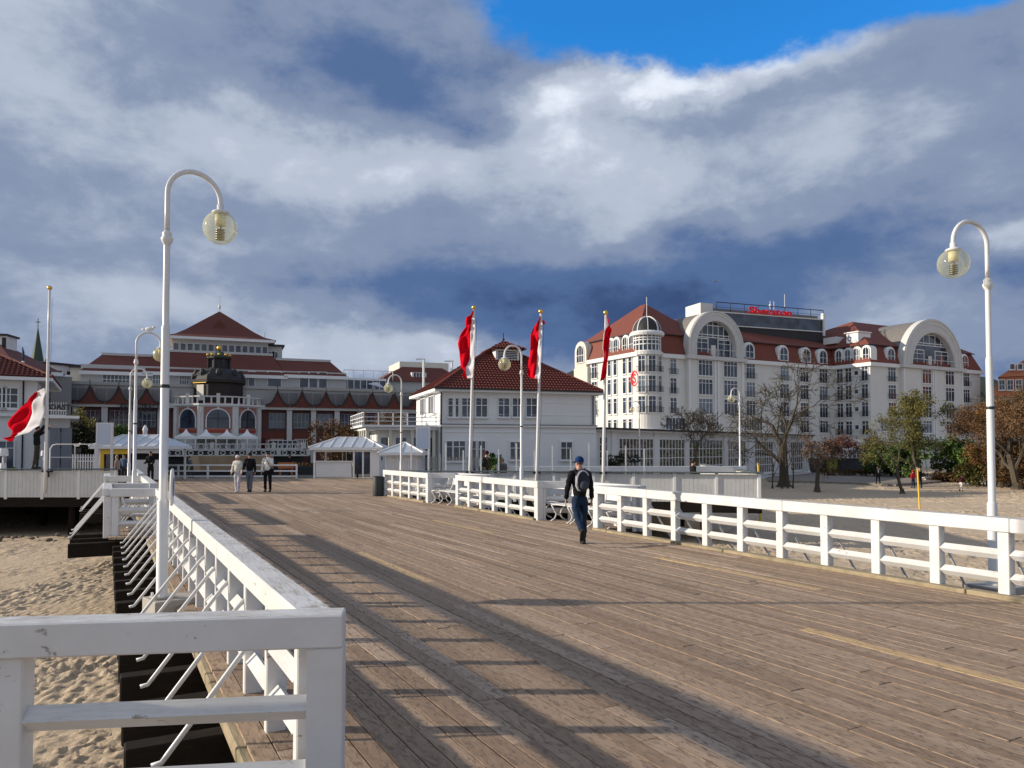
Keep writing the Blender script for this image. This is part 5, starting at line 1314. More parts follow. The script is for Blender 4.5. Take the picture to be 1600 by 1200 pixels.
pt = building('pale_polygonal_building', 'pale polygonal building with narrow windows below the church spire', 'building', 26, 92, ang=R(14))
zt_ = 2 + (698 - 567) * 92 / F_PX; m_ = MB(); T = Matrix.Translation((2.0, 4.2, 0)) @ Matrix.Rotation(math.pi / 8, 4, 'Z')
m_.lathe([(3.9, -.1), (3.9, zt_)], 8, T); m_.build('wall', M_WHITEF, pt)
m_ = MB(); m_.lathe([(4.2, zt_), (4.2, zt_ + .25), (.1, zt_ + .7)], 8, T); m_.build('roof', M_SLATE, pt)
for a in (-45, 0, 45):
    fk = Fr(pt, (2.0 + 3.6 * math.sin(R(a)), 4.2 - 3.6 * math.cos(R(a))), R(a))
    for dx in (-.55, .55): window(fk, dx, zt_ - 2.0, .5, 1.3, 1, 1, fw=.06, sill=False)
gb = building('low_grey_building', 'low grey rooftop with bright panels between the flagpole and the spa house', 'building', 78, 84, ang=R(31))
f = Fr(gb, (0, 0), 0); m_ = f.mb(); m_.box(0, f.u(111), 0, 8, -.1, f.z(90, 588)); m_.build('wall', M_GREYP, gb)
m_ = f.mb(); m_.box(0, f.u(98), -.2, 5, f.z(90, 588), f.z(90, 582)); m_.box(f.u(98) + .1, f.u(112), 0, 5, f.z(90, 588), f.z(90, 585)); m_.build('bright_roof_box', M_MROOF, gb)

# small sign building beside the flagpole
sb = building('sign_building', 'small grey flat roofed building with dark rooftop lettering, right of the flag man', 'kiosk', 70, 44, ang=R(30))
f = Fr(sb, (0, 0), 0); b_ = f.u(109); zt_ = f.z(90, 654)
m_ = f.mb(); m_.box(-.2, b_, 0, 5, -.1, zt_); m_.build('wall', M_GREYW, sb) if 'M_GREYW' in globals() else m_.build('wall', plain('pale_grey_paint', (.42, .44, .46), .8, .08), sb)
m_ = f.mb(); m_.box(-.4, b_ + .5, -.6, 5.4, zt_, zt_ + .16); m_.build('roof_slab', M_TRIM, sb)
m_ = f.mb()
for k in range(4): x = .25 + k * (b_ - .2) / 4; m_.box(x, x + .34, -.05, 0, .1, zt_ - .55)
m_.build('dark_panels', plain('blue_grey_panel', (.16, .18, .21), .6, .08), sb)
tm = text_mesh('TOAST', .42, .03, M_SLATE, 'roof_lettering', bold=.012); o = link('roof_lettering', tm, sb); o.location = (f.u(90), -.35, zt_ + .52); o.rotation_euler = (R(90), 0, 0)
m_ = f.mb(); m_.box(f.u(76), f.u(103), -.32, -.3, zt_ + .16, zt_ + .2); m_.box(f.u(76), f.u(103), -.32, -.3, zt_ + .44, zt_ + .5)
for k in range(8): x = f.u(76) + k * (f.u(103) - f.u(76)) / 7; m_.box(x - .015, x + .015, -.32, -.3, zt_ + .16, zt_ + .95)
m_.build('sign_frame', M_TRIM, sb)

# ---------------------------------------------------------------- kiosks on the square
def hip_kiosk(label, px0, px1, D, pye, pyr, body, ridge=.42, rows_=7):
    k = building('kiosk', label, 'kiosk', px0, D, ang=R(1), group='white timber kiosks on the square')
    f = Fr(k, (0, 0), 0); b_ = f.u(px1); ze = f.z(px0, pye); zr = f.z(px0, pyr, -1.6); dp = 3.2; ov = .25
    e = (-ov, b_ + ov, -ov, dp + ov); r = (b_ * (1 - ridge) / 2, b_ * (1 + ridge) / 2)
    m_ = f.mb(); A_, B_, C_, D_ = (e[0], e[2], ze), (e[1], e[2], ze), (e[1], e[3], ze), (e[0], e[3], ze); R1_, R2_ = (r[0], dp / 2, zr), (r[1], dp / 2, zr)
    m_.add([A_, B_, C_, D_, R1_, R2_], [(0, 1, 5, 4), (1, 2, 5), (2, 3, 4, 5), (3, 0, 4), (3, 2, 1, 0)]); ro = m_.build('roof', M_MROOF, k)
    m_ = f.mb()
    for j in range(rows_ + 1):
        t_ = j / rows_; p = Vector(A_).lerp(Vector(B_), t_); q_ = Vector(R1_).lerp(Vector(R2_), min(1, max(0, (p.x - r[0]) / max(.01, r[1] - r[0]))))
        if p.x < r[0]: kx = (p.x - e[0]) / (r[0] - e[0]); q_ = Vector(A_).lerp(Vector(R1_), kx); q_.x = p.x
        elif p.x > r[1]: kx = (e[1] - p.x) / (e[1] - r[1]); q_ = Vector(B_).lerp(Vector(R2_), kx); q_.x = p.x
        else: q_ = Vector((p.x, dp / 2, zr))
        if (q_ - p).length > .1: m_.bar(p + Vector((0, 0, .02)), q_ + Vector((0, 0, .02)), .035, .05)
    for p, q_ in ((A_, R1_), (B_, R2_), (R1_, R2_)): m_.bar(Vector(p) + Vector((0, 0, .02)), Vector(q_) + Vector((0, 0, .02)), .06, .06)
    m_.build('roof_seams', M_TRIM, ro)
    m_ = f.mb(); m_.box(e[0], e[1], e[2], e[2] + .06, ze - .16, ze - .005); m_.box(e[0], e[0] + .06, e[2], e[3], ze - .16, ze - .005); m_.box(e[1] - .06, e[1], e[2], e[3], ze - .16, ze - .005); m_.build('eaves_board', M_TRIM, ro)
    body(k, f, b_, dp, ze - .16); return k
def body_mid(k, f, b_, dp, zt):
    m_ = f.mb()
    for x in (0, b_ * .60, b_ * .74, b_ * .86, b_ - .1): m_.box(x, x + .1, 0, .1, 0, zt)
    for x in (0, b_ - .1): m_.box(x, x + .1, dp - .1, dp, 0, zt)
    m_.box(.1, b_ - .1, .01, .09, zt - .12, zt - .01); m_.build('frame_posts', M_TRIM, k)
    m_ = f.mb(); m_.box(.15, b_ * .60 - .1, .02, .3, .12, 1.05, c=.01); m_.box(.1, b_ * .60, -.08, .4, 1.05, 1.12); m_.build('counter', M_WHITE, k)
    m_ = f.mb(); m_.box(b_ * .86 + .1, b_ - .1, .02, .08, 0, zt - .12); m_.box(b_ - .08, b_ - .02, .1, dp - .1, 0, zt); m_.build('side_wall', M_WHITEF, k)
    m_ = f.mb(); m_.box(b_ * .60 + .1, b_ * .74, .04, .05, .3, zt - .12); m_.box(b_ * .74 + .1, b_ * .86, .04, .05, .3, zt - .12); m_.build('pane', M_GLASS, k)
    m_ = f.mb()
    for j in range(6): m_.box(b_ * .28 + j * b_ * .06, b_ * .28 + j * b_ * .06 + .05, dp - .15, dp - .1, 1.0, zt - .15)
    m_.box(.1, b_ - .1, dp - .16, dp - .1, .95, 1.05); m_.box(.1, b_ - .1, dp - .12, dp - .08, 0, .95); m_.build('back_frame', M_TRIM, k)
    m_ = f.mb(); m_.box(-.05, b_ + .05, -.05, dp + .05, -.03, .035); m_.build('floor', M_STONE, k)
    m_ = f.mb()
    for x in (.8, 2.2): m_.lathe([(.12, 1.12), (.16, 1.3), (.05, 1.55)], 8, Matrix.Translation((x * 1.4 + .9, .15 + .9, 0)))
    m_.build('stock', M_SLATE, k)
hip_kiosk('white ticket kiosk with seamed metal roof and blank white counter, mid square', 490, 593, 47, 699, 683.5, body_mid)
def body_left(k, f, b_, dp, zt):
    m_ = f.mb()
    for x in (0, b_ * .3, b_ * .55, b_ - .1): m_.box(x, x + .1, 0, .1, 0, zt)
    m_.box(b_ - .1, b_, dp - .1, dp, 0, zt); m_.box(.1, b_ - .1, .01, .09, zt - .25, zt - .01)
    m_.build('frame_posts', M_TRIM, k)
    m_ = f.mb(); ya, yb = f.u(159), f.u(164); yc = f.u(203); m_.box(ya, yb, -.06, 0, .1, zt - .02); m_.box(yb, yc, -.06, 0, zt - .3, zt - .02); m_.build('yellow_frame', M_YEL, k)
    m_ = f.mb(); m_.box(b_ * .57, b_ - .15, .02, .25, .1, 1.25, c=.01); m_.build('counter', M_WHITE, k)
    m_ = f.mb(); m_.box(.1, f.u(159) - .05, .03, .06, 0, zt); m_.build('side_panel', M_WHITEF, k)
    m_ = f.mb(); m_.box(.1, b_ * .62, dp - .15, dp - .1, 0, zt); m_.build('dark_back', M_DARKM, k)
    m_ = f.mb(); m_.box(f.u(166), f.u(172), .05, .07, .3, zt - .3); m_.build('door_pane', M_GLASS, k)
hip_kiosk('white kiosk with yellow door frame and pale metal roof, left of the square', 149, 256, 43.5, 697, 680, body_left, ridge=.6)
def body_small(k, f, b_, dp, zt):
    m_ = f.mb(); m_.box(.1, b_ - .1, .1, dp - .1, 0, zt - .02); m_.build('wall', M_WHITEF, k)
    m_ = f.mb(); n = 4
    for j in range(n + 1): x = .12 + j * (b_ - .3) / n; m_.box(x, x + .06, .02, .08, 0, zt)
    for j in range(n): x = .15 + j * (b_ - .3) / n; w_ = (b_ - .3) / n; m_.bar((x, .04, zt - .1 - (.9 if j % 2 == 0 else 0)), (x + w_, .04, zt - .1 - (0 if j % 2 == 0 else .9)), .04, .05); m_.bar((x, .06, zt - .1 - (0 if j % 2 == 0 else .9)), (x + w_, .06, zt - .1 - (.9 if j % 2 == 0 else 0)), .04, .05)
    m_.build('lattice', M_TRIM, k)
hip_kiosk('little white lattice pavilion with a tent shaped roof beside the restaurant wing', 599, 655, 41.5, 707, 691.5, body_small, ridge=.02, rows_=2)

# finial chimney beside left kiosk roof
ck = thing('bollard_chimney', 'small white capped vent pipe above the roof of the left kiosk', 'vent', PD(226.5, 698, 47)); ck.location.z = 0
zz_ = 2 + (698 - 664) * 47 / F_PX; m_ = MB(); m_.sm = True; m_.lathe([(.13, 0), (.13, zz_ - .35), (.17, zz_ - .3), (.10, zz_ - .12), (.03, zz_)], 12); m_.build('pipe', M_TRIM, ck)

# ================================================================== VEGETATION
def _bm(t, b):
    p = pos(t); n = t.noise(p, .9, 5, .7)
    setp(t, b, col=t.mix(t.ramp(n, (.5, 0.0), (.68, .8)), (.060, .045, .034), (.105, .110, .040)), rough=.9)
M_BARKM = mat('bark_with_moss', _bm)
def rv(r, s=1.0): return Vector((r.uniform(-s, s), r.uniform(-s, s), r.uniform(-s, s)))
def leaves(mb, r, c, rad, n, size, flat=.8):
    for _ in range(n):
        d = rv(r); 
        while d.length > 1: d = rv(r)
        p = Vector(c) + Vector((d.x * rad[0], d.y * rad[1], d.z * rad[2])); a = rv(r).normalized() * size * r.uniform(.6, 1.3); b = a.cross(rv(r)).normalized() * size * r.uniform(.4, .8)
        mb.add([p - a, p - b * .9, p + a, p + b], [(0, 1, 2, 3)])
def tree(name, label, loc, h, spread, trunks=1, lmat=None, nleaf=0, lsize=.12, seed=1, levels=5, trunk_r=.2, bark=None, lean=(0, 0), fork=.3, up=.35, kids=(2, 3), group=None, twig=.012, leafshape=1.0, low=.0, cbark=None):
    r = random.Random(seed); t = thing(name, label, 'tree', loc, 0, group); bark = bark or M_BARK
    mt, mc, ml = MB(), MB(), MB(); tips = []
    def grow(p, d, L, rad, lv):
        n = 3 if lv > 1 else 2; pts = [p.copy()]; q = p.copy(); dd = d.copy()
        for i in range(n):
            dd = (dd + rv(r, .16 + .05 * lv) + Vector((0, 0, up * .10))).normalized(); q = q + dd * (L / n); pts.append(q.copy())
        r1 = max(twig, rad * (.62 if lv else .72)); rr = [rad + (r1 - rad) * i / n for i in range(n + 1)]
        (mt if lv < 2 else mc).tube(pts, rr, 7 if lv == 0 else (5 if lv < 3 else 3), cap=False)
        if lv >= levels: tips.append(q); return
        if lv >= levels - 2: tips.append(pts[-2])
        k = r.randint(*kids) + (1 if lv == 0 else 0); ph = r.uniform(0, 6.28)
        for i in range(k):
            an = r.uniform(.35, .75) * (1.0 if i or lv == 0 else .45); ph += 2.4 + r.uniform(-.4, .4); o = dd.orthogonal().normalized(); o2 = dd.cross(o)
            nd = (dd * math.cos(an) + (o * math.cos(ph) + o2 * math.sin(ph)) * math.sin(an) * spread).normalized(); nd = (nd + Vector((0, 0, up * .22))).normalized()
            st = pts[-1] if (i == 0 or r.random() < .5) else pts[-2]
            grow(st, nd, L * r.uniform(.62, .86), max(twig, rr[-1] * (.85 if i == 0 else .6)), lv + 1)
    for k in range(trunks):
        off = Vector((0, 0, 0)) if trunks == 1 else Vector((r.uniform(-.5, .5) * trunks * .35, r.uniform(-.4, .4), 0))
        d0 = Vector((lean[0] + (r.uniform(-.25, .25) if trunks > 1 else 0), lean[1], 1)).normalized(); grow(off, d0, h * fork, trunk_r * (1 if trunks == 1 else r.uniform(.5, 1)), 0)
    if trunks == 1: mt.lathe([(trunk_r * 1.9, -.1), (trunk_r * 1.25, .12), (trunk_r * 1.0, .4)], 9)
    # scale to the height wanted
    zm = max(v[2] for v in mc.V) if mc.V else h; f = h / zm
    for m_ in (mt, mc): m_.V = [(v[0] * f, v[1] * f, v[2] * f) for v in m_.V]
    tips = [p * f for p in tips]
    mt.build('trunk', bark, t)
    cr = mc.build('crown', cbark or bark, t)
    if lmat and nleaf:
        per = max(1, nleaf // max(1, len(tips)))
        for p in tips:
            if p.z < low * h: continue
            leaves(ml, r, p, (.34 * leafshape, .34 * leafshape, .26 * leafshape), r.randint(max(0, per - 2), per + 2), lsize)
        ml.build('foliage', lmat, cr)
    return t
def shrub(label, loc, size, n, lsize, lmat, seed=1, name='shrub', group=None, cat='shrub', lumps=9, stems=True):
    r = random.Random(seed); t = thing(name, label, cat, loc, 0, group); ml = MB(); ms = MB()
    for k in range(lumps):
        c = Vector((r.uniform(-.75, .75) * size[0], r.uniform(-.7, .7) * size[1], r.uniform(.25, .82) * size[2])); rad = (size[0] * r.uniform(.22, .42), size[1] * r.uniform(.25, .45), size[2] * r.uniform(.2, .36))
        for _ in range(n // lumps):
            d = rv(r).normalized() * (r.uniform(.55, 1.0)); p = c + Vector((d.x * rad[0], d.y * rad[1], d.z * rad[2]))
            if p.z < 0: continue
            a = rv(r).normalized() * lsize * r.uniform(.6, 1.4); b = a.cross(rv(r)).normalized() * lsize * .6; ml.add([p - a, p - b, p + a, p + b], [(0, 1, 2, 3)])
        if stems:
            for j in range(4): ms.tube([(c.x * .3, c.y * .3, 0), (c.x * .7, c.y * .7, c.z * .6), (c.x + r.uniform(-.3, .3) * rad[0], c.y, c.z + rad[2] * r.uniform(.4, 1.0))], [.05, .03, .012], 4, cap=False)
    if stems: ms.build('stems', M_BARK, t)
    ml.build('foliage', lmat, t); return t
def at_ground(px, py, z): return G(px, py, z)
S_ = -1.95; shrub_later = []
p = at_ground(1226, 761, S_)
tree('bare_tree', 'large bare spreading tree with mossy green limbs in front of the hotel', p + Vector((.5, 1.5, 0)), 13.2, 1.4, 1, L_OLIVE, 200, .05, 11, 6, .34, M_BARKM, fork=.20, up=.16, kids=(3, 3), twig=.016, cbark=M_BARKM)
for i, (px, lab, ln) in enumerate(((1207, 'thin bare stem left of the clump at the foot of the big bare tree', -.02), (1222, 'thin bare stem in the middle of the clump under the big bare tree', .0), (1231, 'straighter bare stem just right of the clump middle', .03), (1239, 'rightmost thin bare stem of the clump under the big bare tree', .06))):
    p = at_ground(px, 762, S_); tree('bare_sapling', lab, p, 5.6 + (i % 2) * .7, .7, 1, None, 0, seed=30 + i, levels=4, trunk_r=.10, lean=(ln, 0), fork=.45, up=.5, group='thin stems below the bare tree')
p = at_ground(1277, 768, S_); tree('small_tree', 'small tree with curled brown leaves and crooked dark trunk on the sand', p, 5.0, 1.25, 1, L_BROWN, 1700, .09, 5, 5, .20, fork=.34, low=.34, leafshape=1.2)
p = at_ground(1410, 770, S_); tree('small_tree', 'thin nearly leafless tree with leaning trunk on the sand, left of the yellow post', p, 6.9, 1.1, 1, L_OLIVE, 1300, .085, 8, 6, .17, lean=(-.10, 0), fork=.34, low=.35, leafshape=1.15)
p = PD(1436, 745, 82); p.z = -2; tree('olive_tree', 'olive green leafy tree standing among the bushes before the right gabled wing', p, 10.0, 1.0, 1, L_OLIVE, 11000, .10, 18, 6, .2, fork=.22, low=.2, leafshape=1.5)
p = PD(1090, 735, 62); p.z = -.2; tree('bare_tree', 'small bare tree before the glazed pavilion', p, 5.6, 1.3, 1, None, 0, .06, 21, 6, .10, fork=.30, kids=(3, 3), twig=.016)
for i, (px, D, h, s_, lab) in enumerate(((1566, 74, 8.4, 2, 'autumn tree with sparse orange leaves left of the lamp at the right edge'), (1590, 70, 9.4, 3, 'dense brown autumn tree at the right picture edge'), (1640, 66, 9.0, 4, 'autumn tree cut by the right picture edge'))):
    p = PD(px, 752, D); p.z = S_; tree('autumn_tree', lab, p, h, 1.15, 1, L_RUSSET if i else L_ORANGE, 15000, .085, 40 + s_, 6, .22, fork=.2, low=.08, leafshape=1.7, group='autumn trees at the right edge')
for i, (px, D, w_, h_, lab, lm) in enumerate(((1541, 77, 1.9, 5.6, 'orange leaved thicket just left of the right lamp', L_ORANGE), (1583, 75, 2.6, 6.2, 'brown leaved thicket behind the right lamp', L_RUSSET), (1632, 72, 2.6, 6.4, 'brown thicket cut by the right picture edge', L_RUSSET))):
    p = PD(px, 752, D); p.z = -2.05; shrub_later.append((lab, p, (w_, 1.8, h_), 5200, .10, lm, 170 + i))
# hedges and shrubs
for i, (px, D, w_, h_, lab, lm) in enumerate((
    (1372, 96, 3.2, 4.2, 'green bush at the left end of the shrubbery before the hotel', L_GREEN), (1412, 94, 3.4, 4.8, 'green bush behind the leaning trunk', L_GREEN),
    (1452, 92, 3.4, 5.0, 'dark green bush right of the leaning trunk', L_GREEN), (1492, 92, 3.4, 4.9, 'dark green bush before the gabled bay', L_GREEN), (1522, 90, 2.6, 3.8, 'green bush at the right end of the shrubbery', L_GREEN))):
    p = PD(px, 740, D); p.z = -2.0; shrub(lab, p, (w_, 2.2, h_), 2300, .20, lm, 60 + i, group='green bushes in front of the hotel')
for i, (px, D, w_, h_, lab, lm) in enumerate((
    (1360, 99, 7.0, 1.1, 'low brown ground cover along the path left of the trunk', L_HEDGE), (1500, 84, 2.6, 1.6, 'low brown shrub beside the concrete bench', L_HEDGE), (1545, 76, 3.4, 2.3, 'brown green shrub by the running person', L_OLIVE), (1592, 72, 3.4, 2.6, 'brown hedge at the right edge behind the lamp', L_HEDGE), (1635, 68, 3.6, 2.6, 'brown hedge cut by the right edge', L_HEDGE))):
    p = PD(px, 752, D); p.z = -2.05; shrub(lab, p, (w_, 2.0, h_), 2400, .13, lm, 70 + i, name='low_hedge', cat='hedge', lumps=14, group='low brown hedges on the beach edge')
for i, (px, D, lab) in enumerate(((1302, 104, 'red leaved tree over the shop entrance, left one'), (1318, 108, 'red leaved tree over the shop entrance, middle one'), (1366, 106, 'red leaved tree over the shop entrance, right one'))):
    p = PD(px, 740, D); p.z = -2.1; tree('red_leaved_tree', lab, p, 5.6, 1.5, 1, leaf('red_leaves', (.085, .030, .024), (.13, .050, .036)) if i == 0 else bpy.data.materials['red_leaves'], 2200, .13, 80 + i, 5, .12, fork=.45, low=.5, leafshape=1.6, group='red leaved trees by the shops')
for i, (px, py, D, w_, h_, lab, lm) in enumerate((
    (130, 700, 58, 2.3, 4.2, 'dark bush with yellow tips behind the white panel on the left', L_DARK), (125, 655, 60, 2.0, 5.0, 'yellow flowering top of the bush behind the white picket gate', L_YELLOW), (150, 690, 60, 2.2, 3.2, 'dark bush behind the blank white board', L_DARK), (188, 690, 60, 2.0, 3.9, 'green bush behind the left kiosk roof', L_GREEN),
    (515, 690, 62, 2.4, 4.6, 'autumn bush behind the ticket kiosk, left one', L_RUSSET), (545, 690, 64, 2.6, 4.7, 'autumn bush behind the ticket kiosk, middle one', L_RUSSET), (585, 690, 62, 3.0, 5.2, 'tall autumn bush behind the ticket kiosk, right one', L_RUSSET),
    (607, 690, 64, 2.2, 4.6, 'dark autumn bush partly behind the restaurant wing', L_DARK))):
    p = PD(px, py, D); p.z = -.1; shrub(lab, p, (w_, 1.6, h_), 3600, .10, lm, 90 + i, group='bushes behind the kiosks')
p = PD(972, 730, 59); p.z = -.05; shrub('dark evergreen potted shrubs in front of the first pavilion window', p, (1.6, .6, 1.5), 1500, .08, L_DARK, 120)
p = PD(775, 730, 50); p.z = .25; shrub('small palm like green plant behind the couple at the windbreak', p, (.5, .4, 1.35), 260, .16, L_GREEN, 121, name='potted_plant', cat='plant', lumps=4)
p = PD(22, 724, 40); p.z = .3; shrub('small green plant beside the white statue shape at the far left', p, (.35, .3, .7), 260, .06, L_GREEN, 122, name='potted_plant', cat='plant', lumps=3)
for a in shrub_later: shrub(*a, name='thicket', cat='thicket', group='autumn thickets at the right edge', lumps=12)
# flower bed in front of the spa house
fb = PD(448, 722, 62); fb.z = -.08; shrub('low brown planting in front of the spa terrace with orange and red spots', fb, (4.2, 1.0, .75), 2400, .09, L_HEDGE, 123, name='planting_bed', cat='flower bed', lumps=16, stems=False)
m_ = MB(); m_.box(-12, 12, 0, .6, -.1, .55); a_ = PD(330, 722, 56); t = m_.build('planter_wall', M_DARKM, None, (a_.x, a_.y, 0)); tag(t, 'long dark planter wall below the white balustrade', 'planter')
m_ = MB(); m_.box(0, 5.3, 0, .5, 0, 1.05, c=.02); a_ = PD(308, 728, 54)
t = thing('stone_planter', 'weathered yellow stone planter before the spa terrace', 'planter', (a_.x, a_.y, .3)); m_.build('stone_block', plain('yellow_stone', (.33, .24, .15), .9, .4, 1.2, fine=.2), t)
m_ = MB(); m_.lathe([(.35, 1.05), (.55, .0)], 10, Matrix.Translation((-.2, .2, 0))); m_.build('round_end', plain('warm_stone', (.42, .30, .18), .9, .2), t)
a_ = PD(434, 727, 50); m_ = MB(); m_.box(0, 1.0, 0, .4, .55, .95, c=.02); m_.box(.08, .16, .1, .3, -.05, .55); m_.box(.84, .92, .1, .3, -.05, .55)
tag(m_.build('orange_crate', plain('terracotta_box', (.50, .16, .06), .8, .1), None, (a_.x, a_.y, 0)), 'orange box on legs beyond the fence, right of the strollers', 'box')

# ================================================================== FLAGPOLES AND FLAGS
def flagpole(label, base, topp, r0=.075, r1=.045):
    base, topp = Vector(base), Vector(topp); d = topp - base; t = thing('flagpole', label, 'flagpole', base, 0, 'white flagpoles at the windbreaks')
    m_ = MB(); m_.sm = True; m_.tube([(0, 0, 0)] + [tuple(d * k / 6) for k in range(1, 7)], [r0 + (r1 - r0) * k / 6 for k in range(7)], 12); m_.build('pole', M_WHITE, t)
    m_ = MB(); m_.sm = True; m_.ell(d + Vector((0, 0, .09)), (.10, .10, .10), 12, 8); m_.build('ball_finial', M_GOLD, t)
    m_ = MB(); m_.tube([d + Vector((.12, 0, -.35)), d * .5 + Vector((.12, 0, 0)), Vector((.1, 0, 1.2))], .006, 4); m_.build('halyard', M_DARKM, t)
    m_ = MB(); k = (1.0 - base.z) / d.z; c = d * k; m_.box(c.x - .16, c.x + .16, c.y - .05, c.y + .25, c.z - .10, c.z - .02); m_.box(c.x - .05, c.x + .05, c.y - .03, c.y + .2, c.z - .32, c.z - .10); m_.build('bracket', M_GOLD if False else M_DARKM, t)
    return t
def fp(pb, pt_, D): b = PD(pb[0], pb[1], D); t = PD(pt_[0], pt_[1], D); d = (t - b) / (t.z - b.z); b2 = b + d * (.0 - b.z); return b2, t
FP = []
for (pb, pt_, D, lab) in (((71.5, 728), (77.5, 453), 32.6, 'flagpole at the far left where a man is hoisting the flag'), ((734.5, 735), (740.5, 484), 31.7, 'leftmost of the three flagpoles with raised flags'),
                          ((839, 736), (845, 490), 31.2, 'middle flagpole of the three with raised flags'), ((943, 738), (946.5, 492), 30.7, 'rightmost of the three flagpoles, in front of the hotel turret')):
    b, t = fp(pb, pt_, D); flagpole(lab, b, t); FP.append((b, t, D))
def flag(label, D, rows_, pts_across=14, amp=.15, seed=0, sub=4, white_first=True):
    """rows_: (y, x_pole_edge, x_colour_change, x_free_edge) as surveyed; the cloth hangs at distance D in real folds"""
    r = random.Random(seed); n = len(rows_); V = []; Fc = []; MI = []; R_ = []
    for i in range(n - 1):
        for k in range(sub): R_.append([rows_[i][j] + (rows_[i + 1][j] - rows_[i][j]) * k / sub for j in range(len(rows_[i]))])
    R_.append(list(rows_[-1])); A = pts_across; c0 = A // 2; o = PD(R_[0][1], R_[0][0], D)
    for i, rw in enumerate(R_):
        y0 = rw[0]; y1 = rw[4] if len(rw) > 4 else rw[0]
        for k in range(A + 1):
            if k <= c0: x = rw[1] + (rw[2] - rw[1]) * k / c0
            else: x = rw[2] + (rw[3] - rw[2]) * (k - c0) / (A - c0)
            f = k / A; p = PD(x, y0 + (y1 - y0) * f, D + abs(x - rw[1]) / F_PX * D * .75); w_ = .015 + amp * min(1, max(0, f - .38) * 2.6)
            p.y += w_ * (math.sin(f * 9 + i * .23 + seed) + .5 * math.sin(f * 17 - i * .4 + seed * 2)) + .05 * math.sin(i * .5); V.append(p - o)
    m = A + 1
    me = MB()
    for i in range(len(R_) - 1):
        for k in range(A): Fc.append((i * m + k, i * m + k + 1, (i + 1) * m + k + 1, (i + 1) * m + k)); MI.append(0 if k < c0 else 1)
    t = thing('flag', label, 'flag', o)
    for idx, (nm, mm) in enumerate((('white_stripe', M_FLAGW), ('red_stripe', M_FLAGR))):
        q = MB(); q.sm = True; q.V = [tuple(v) for v in V]; q.Fc = [f_ for f_, i_ in zip(Fc, MI) if i_ == idx]; q.mi = [0] * len(q.Fc); q.smf = [True] * len(q.Fc)
        ob = q.build(nm, mm, t); md = ob.modifiers.new('thickness', 'SOLIDIFY'); md.thickness = .008
    return t
flag('raised white and red flag on the leftmost of three poles, bellied out left', 31.15, [
    (485, 740.5, 740.0, 739.6, 485), (493, 741.2, 738, 735.5, 494), (497, 741.5, 736.5, 729, 497), (502, 742, 737, 726.5, 501), (507, 742.4, 736, 726.5, 508), (513, 742.4, 735.8, 728, 511), (521, 742.4, 735.2, 722.5, 518), (529, 742.2, 735.2, 717.5, 526), (540, 742, 735, 715.8, 538), (550, 741.6, 734.5, 718, 550), (560, 741.4, 733, 718.5, 562), (570, 741, 730, 719, 572), (578, 740.6, 727, 725.5, 580), (586, 739.6, 728.6, 722.5, 588), (591, 737.6, 731, 729, 591)], seed=1)
flag('raised white and red flag on the middle pole, one red corner flipped over', 30.65, [
    (492, 847, 844, 843, 494), (499, 847.2, 843, 841.5, 500), (504, 847.4, 842.5, 838, 506), (510, 847.2, 842, 834, 511), (517, 847.2, 841.6, 831, 517), (524, 847, 842.2, 828.5, 524), (532, 846.6, 841.8, 829, 531), (542, 846.2, 840.6, 828.8, 542), (552, 846, 839.6, 827.6, 554), (563, 845.4, 839.2, 825.5, 564), (574, 845, 838.6, 824.6, 576), (584, 844.2, 836.8, 824.8, 586), (593, 843, 835.6, 829, 591)], seed=2, amp=.14)
m_ = MB(); o = PD(845, 501, 31.1); m_.sm = True
pp = [PD(841, 503, 31.0), PD(845, 499.5, 30.95), PD(850, 500.5, 31.0), PD(852, 504.5, 31.05), PD(849, 506, 31.0), PD(843.5, 508.5, 31.0)]
m_.add([q - o for q in pp] + [(q - o) + Vector((0, .12, -.01)) for q in pp], [(5, 4, 3, 2, 1, 0), (6, 7, 8, 9, 10, 11)] + [(i, (i + 1) % 6, (i + 1) % 6 + 6, i + 6) for i in range(6)])
fl2 = [o_ for o_ in COL.objects if o_.name.startswith('flag.') or o_.name == 'flag'][-1]
cr_ = m_.build('flipped_corner', M_FLAGR, fl2); cr_.location = o - fl2.location
flag('narrow furled white and red flag on the rightmost pole, crossing in front of its pole', 30.3, [
    (492, 945.4, 948, 948.4, 492), (500, 945.6, 950, 950.6, 500), (509, 945.2, 951.5, 952.2, 509), (514, 944.8, 947, 956, 514), (519, 944, 944.8, 955, 519), (526, 943, 943.4, 952.6, 526), (534, 942.4, 942.8, 951.6, 534), (543, 942, 942.3, 951.2, 543), (553, 943.2, 943.6, 950.6, 553), (563, 942.6, 943, 949.6, 563), (573, 940.8, 941.1, 949, 573), (583, 939.4, 939.6, 947.6, 583), (592, 938.0, 938.3, 945.4, 590), (596, 937.6, 938, 942.6, 594)], seed=3, amp=.11)
flag('white and red flag half lowered, blown left above the man on the windbreak', 32.25, [
    (606, 70.8, 57, 56, 617), (614, 70.4, 56.5, 43, 621), (622, 69.8, 54.5, 40, 628), (632, 69.2, 51.5, 30, 637), (642, 68.6, 50, 24, 648), (652, 67.8, 46, 18, 660), (659, 66.6, 42, 15, 668), (663.5, 63, 37, 16.5, 677), (667, 58, 33, 12, 684), (671.5, 52, 28.5, 4, 684.5), (675, 45, 23, 14, 690)], seed=4, amp=.14)

